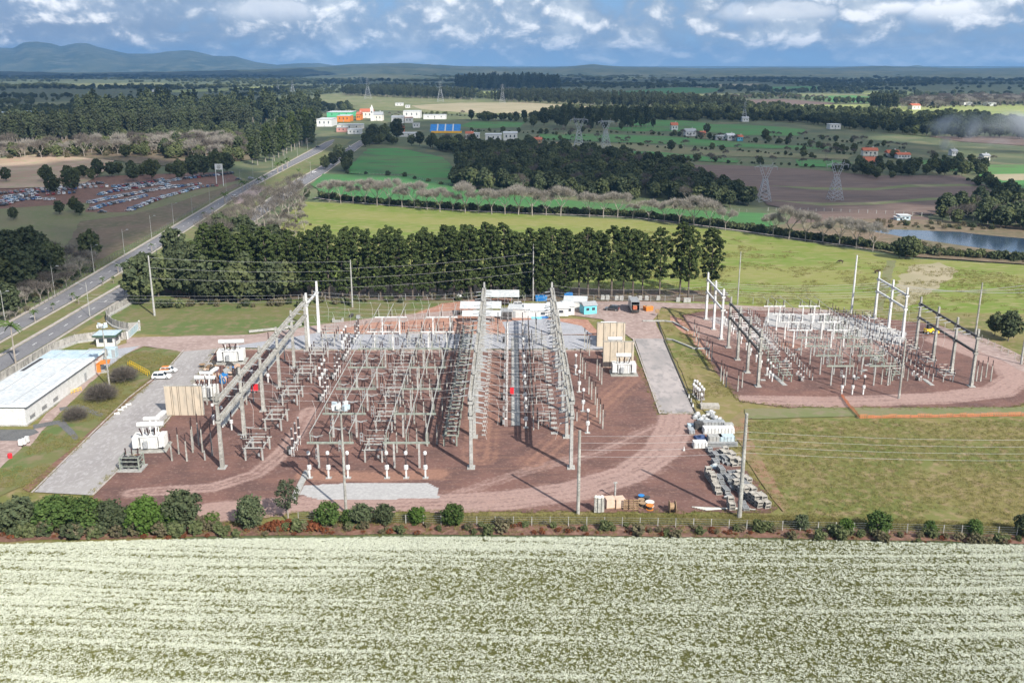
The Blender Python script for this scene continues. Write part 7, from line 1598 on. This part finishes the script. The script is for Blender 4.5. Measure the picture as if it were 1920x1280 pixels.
TW_ = [(608, 238, 28, 9, 40, M_white, M_roof, 'long white hall beside the eucalyptus', 0), (636, 220, 46, 7, 46, mat('green_white', (.10, .42, .22)), M_roof, 'white-roofed hall with green fascia', 0), (644, 229, 24, 8, 30, M_orange, M_roof, 'orange warehouse with white roof', 0), (672, 226, 8, 8, 24, M_orange, M_terra, 'orange building with red tiled roof', 3), (686, 222, 24, 9, 26, M_lite, M_terra, 'red-roofed building beside the church', 4), (706, 227, 22, 8, 18, M_lite, M_grey, 'cream church nave with grey roof', 4), (655, 243, 46, 5.5, 22, M_lite, M_roof, 'low shop row with long pale roof', 0), (664, 252, 24, 5, 15, M_white, M_roof, 'white shop building with flat roof', 0), (640, 248, 18, 5, 12, mat('salmon', (.55, .28, .24)), M_roof, 'salmon coloured shop in the town', 0), (745, 232, 22, 8, 20, M_white, M_grey, 'white two-storey house with grey roof', 2), (772, 222, 32, 10, 26, M_white, M_roof, 'large white hall behind the dark tree', 0), (766, 231, 14, 7, 14, M_white, M_terra, 'white house with parapet', 0), (815, 224, 42, 6, 18, M_white, M_roof, 'row of low white sheds at the field edge', 0), (752, 252, 10, 7, 12, M_terra, M_terra, 'red brick house near the trees', 2), (766, 257, 34, 4, 14, M_white, M_roof, 'long white low roof among the trees', 0), (780, 240, 12, 5, 10, M_white, M_roof, 'small white shed behind the blue hoarding', 0), (880, 262, 14, 6, 12, M_lite, M_terra, 'small house with terracotta roof by the hoarding', 2), (893, 262, 12, 6, 12, M_white, M_roof, 'square white building beside the terracotta house', 0), (925, 265, 30, 6.5, 20, M_white, M_roof, 'white shed with broken outline among trees', 0), (957, 264, 26, 7.5, 24, M_white, M_roof, 'bright white hall with sloping roof', 0), (1006, 270, 20, 4, 12, M_wood, M_terra, 'low reddish houses behind the trees', 2), (1056, 281, 24, 4, 12, M_lite, M_wood, 'brown-roofed farmhouse by the pylon', 2.2), (1097, 280, 14, 3.5, 10, M_white, M_roof, 'tiny white farm building on the lane', 0), (1265, 245, 12, 6, 12, M_white, M_terra, 'white farmhouse with red roof', 3), (1295, 256, 20, 5, 14, M_white, M_grey, 'white farmhouse with grey roof', 3), (1318, 257, 10, 4, 10, M_wood, M_terra, 'small farmhouse with rusty roof', 2), (1352, 263, 20, 4, 14, M_white, M_roof, 'long white farm shed, left of two', 0), (1371, 264, 14, 5, 14, M_white, M_roof, 'white farm shed, right of two', 2), (1388, 265, 10, 4, 8, M_aqua, M_terra, 'bright blue cabin with orange roof', 2), (1398, 229, 12, 5, 10, M_white, M_grey, 'tiny white house before the dark wood', 2), (1566, 243, 20, 6, 14, M_white, M_roof, 'pale open shed before the dark wood', 0), (748, 199, 14, 5, 20, M_white, M_roof, 'white shed on the slope', 0), (764, 203, 8, 5, 12, M_white, M_white, 'small white tank house on the slope', 0), (20, 224, 66, 9, 60, M_dark, M_roofb, 'large warehouse with bluish wall and dark roof at the left edge', 0), (700, 139, 14, 12, 30, M_lite, M_terra, 'tiny pale buildings on the far ridge', 0), (1718, 206, 16, 7, 20, M_lite, M_terra, 'distant red-roofed farm in the pasture', 3), (1790, 293, 10, 4, 8, M_white, M_grey, 'white cottage near the smoke', 1.5), (1850, 302, 12, 4, 9, M_lite, M_grey, 'grey cottage near the smoke', 1.5), (1232, 190, 40, 8, 30, M_lite, M_lite, 'bright pale quarry building behind the belt', 0), (1860, 199, 16, 6, 20, M_white, M_roof, 'long white poultry shed far right', 0), (1815, 198, 16, 6, 20, M_white, M_roof, 'second white poultry shed far right', 0), (300, 174, 30, 8, 20, M_white, M_roof, 'distant white greenhouse on the left', 0), (345, 129, 30, 22, 60, M_lite, M_lite, 'far pale quarry face below the mountains', 0)]
for q in TW_: house(q[0], q[1], q[2], q[3], q[4], q[5], q[6], q[7], q[8], 3 if q[2] > 18 else 2, 'building', 0, 'building')
o = thing('church_tower', 'slim white church tower with pointed top', 'tower', (*G2(698, 227), 0)); part('wall', MB().box(0, 0, 0, 4, 4, 16, M_white), o); part('spire', MB().box(0, 0, 16, 4.2, 4.2, 6, M_white, 0, .05, .05), o); part('window', MB().box(0, -2.03, 11, 1.2, .06, 2.4, M_win), o)
def canopy():
    x, y = G2(836, 262); dep = y*cos(PITCH)+75*sin(PITCH); w = 58*dep/FPX; o = thing('station_canopy', 'bright blue roof canopy with orange-yellow lower band', 'canopy', (x, y, 0))
    for i in range(4):
        q = part('panel', MB().add([(-w/2+w*(i+.03)/4, -6, 9.2), (-w/2+w*(i+.97)/4-.4, -6, 9.2), (-w/2+w*(i+.97)/4-.4, 6, 15.5), (-w/2+w*(i+.03)/4, 6, 15.5), (-w/2+w*(i+.03)/4, -6, 8.8), (-w/2+w*(i+.97)/4-.4, -6, 8.8), (-w/2+w*(i+.97)/4-.4, 6, 15.1), (-w/2+w*(i+.03)/4, 6, 15.1)], [(0, 1, 2, 3), (7, 6, 5, 4), (0, 4, 5, 1), (1, 5, 6, 2), (2, 6, 7, 3), (3, 7, 4, 0)], M_blue), o)
    for i in range(1, 4): part('divider', MB().bar((-w/2+w*i/4-.3, -6, 9.2), (-w/2+w*i/4-.3, 6, 15.6), 1.3, .3, M_roof), o)
    part('fascia', MB().box(1.2, -6.4, 7.2, w*.98, .5, 2.0, mat('amber_paint', (.80, .42, .04))), o)
    for i in range(5): part('column', MB().box(-w/2+w*(i+.5)/5, 0, 0, .5, .5, 8.8, M_concw), o)
canopy()
# ---- lattice pylons
def pylon(px, py, top, label, delta=True, rz=0.0, sc=1.0, w=None):
    x, y = G2(px, py); h = HT(top, y); o = thing('pylon', label, 'pylon', (x, y, 0), rz); m = mat('pylon_steel', (.42, .44, .47), rough=.6, metal=.1); r = .13*sc*max(1, min(y/700, 1.5))*(1.1 if delta else .6)
    hb = h*.58; bw = h*.16; ww = h*.05
    def seg(bb, a, c): bb.bar(a, c, r, r, m)
    for sx in (-1, 1):
        for sy in (-1, 1): bb = MB(); seg(bb, (sx*bw, sy*bw, 0), (sx*ww, sy*ww, hb)); part('leg', bb, o)
    bb = MB(); N = 6
    for k in range(N):
        z0, z1 = hb*k/N, hb*(k+1)/N; f0 = bw+(ww-bw)*k/N; f1 = bw+(ww-bw)*(k+1)/N
        for s in (-1, 1):
            seg(bb, (-f0, s*f0, z0), (f1, s*f1, z1)); seg(bb, (f0, s*f0, z0), (-f1, s*f1, z1)); seg(bb, (s*f0, -f0, z0), (s*f1, f1, z1)); seg(bb, (s*f0, f0, z0), (s*f1, -f1, z1))
    part('bracing', bb, o)
    if delta:
        cw = h*.30
        for s in (-1, 1):
            bb = MB(); seg(bb, (s*ww, 0, hb), (s*h*.17, 0, h*.88)); seg(bb, (-s*ww*.2, 0, hb), (s*h*.11, 0, h*.88)); seg(bb, (s*h*.17, 0, h*.88), (s*h*.11, 0, h*.88))
            for k in range(4): f = (k+.5)/4; seg(bb, (s*(ww+(h*.17-ww)*f), 0, hb+(h*.30)*f), (s*(h*.11)*(f+.1), 0, hb+h*.30*min(1, f+.12)))
            seg(bb, (s*h*.14, 0, h*.9), (s*h*.17, 0, h)); part('fork', bb, o)
        bb = MB()
        for z in (h*.88, h*.92): seg(bb, (-cw, 0, h*.88), (-h*.17, 0, z)); seg(bb, (cw, 0, h*.88), (h*.17, 0, z)); seg(bb, (-h*.17, 0, z), (h*.17, 0, z))
        for k in range(8): seg(bb, (-h*.17+h*.34*k/8, 0, h*.88), (-h*.17+h*.34*(k+.5)/8, 0, h*.92))
        part('cross_arm', bb, o)
        for s in (-.95, 0, .95): part('insulator', MB().tube((s*cw, 0, h*.88), (s*cw, 0, h*.80), r, r, M_grey, 5), o)
    else:
        bb = MB()
        for s in (-1, 1): seg(bb, (s*ww, 0, hb), (s*ww*.4, 0, h))
        for k in range(5): seg(bb, (-ww, 0, hb+(h-hb)*k/5), (ww*.8, 0, hb+(h-hb)*(k+1)/5))
        part('mast_head', bb, o)
        for z in (.72, .82, .92): part('cross_arm', MB().bar((-h*.12, 0, h*z), (h*.12, 0, h*z), r, r, m), o)
pylon(1432, 378, 304, 'nearer steel pylon standing in front of the ploughed field', sc=1.1); pylon(1565, 376, 300, 'steel pylon in the ploughed field', sc=1.1, rz=.2); pylon(1085, 276, 218, 'steel pylon among the green fields, left of two', sc=1.3); pylon(1135, 278, 222, 'fainter steel pylon right of its neighbour', sc=1.1, rz=.3)
for px, py, tp, lb in ((826, 191, 151, 'slim pylon in front of the plantation belt'), (942, 194, 157, 'white slim pylon right of the plantation gap'), (690, 185, 146, 'slim pylon near the left end of the plantation belt'), (549, 172, 150, 'distant pylon above the left woods'), (521, 172, 152, 'second distant pylon above the left woods'), (677, 160, 138, 'tiny pylon near the far ridge'), (1395, 228, 190, 'thin pylon rising from the wood edge')): pylon(px, py, tp, lb, False, sc=1.2)
# ---- smoke
def smoke():
    m = bpy.data.materials.new('smoke'); m.use_nodes = True; t = NT(m.node_tree); v = t.n('ShaderNodeNewGeometry').outputs['Position']
    n = t.noise(v, .018, 5, .6, .6); d = t.math('MULTIPLY', t.ramp(n, .44, .70), .15)
    tc = t.n('ShaderNodeTexCoord').outputs['Object']; sp = t.n('ShaderNodeSeparateXYZ', Vector=tc).outputs
    ln = t.n('ShaderNodeVectorMath', dict(operation='LENGTH'), i0=tc).outputs['Value']
    d = t.math('MULTIPLY', d, t.ramp(ln, 1.0, .35)); t.n('ShaderNodeOutputMaterial', Volume=t.n('ShaderNodeVolumePrincipled', Color=(.85, .92, 1.0), Density=d)); m.cycles.volume_step_rate = 1
    import bmesh
    for px, py, z, sc, lb in ((1880, 288, 22, (75, 40, 18), 'bluish smoke plume drifting over the houses at the right'), (1776, 285, 7, (9, 9, 8), 'small separate puff of smoke')):
        me = bpy.data.meshes.new('smoke'); bm = bmesh.new(); bmesh.ops.create_icosphere(bm, subdivisions=3, radius=1); bm.to_mesh(me); bm.free(); me.materials.append(m)
        x, y = G2(px, py); o = link('smoke', me, None, (x, y, z), -.05, sc); o['kind'] = 'stuff'; o['label'] = lb
smoke()
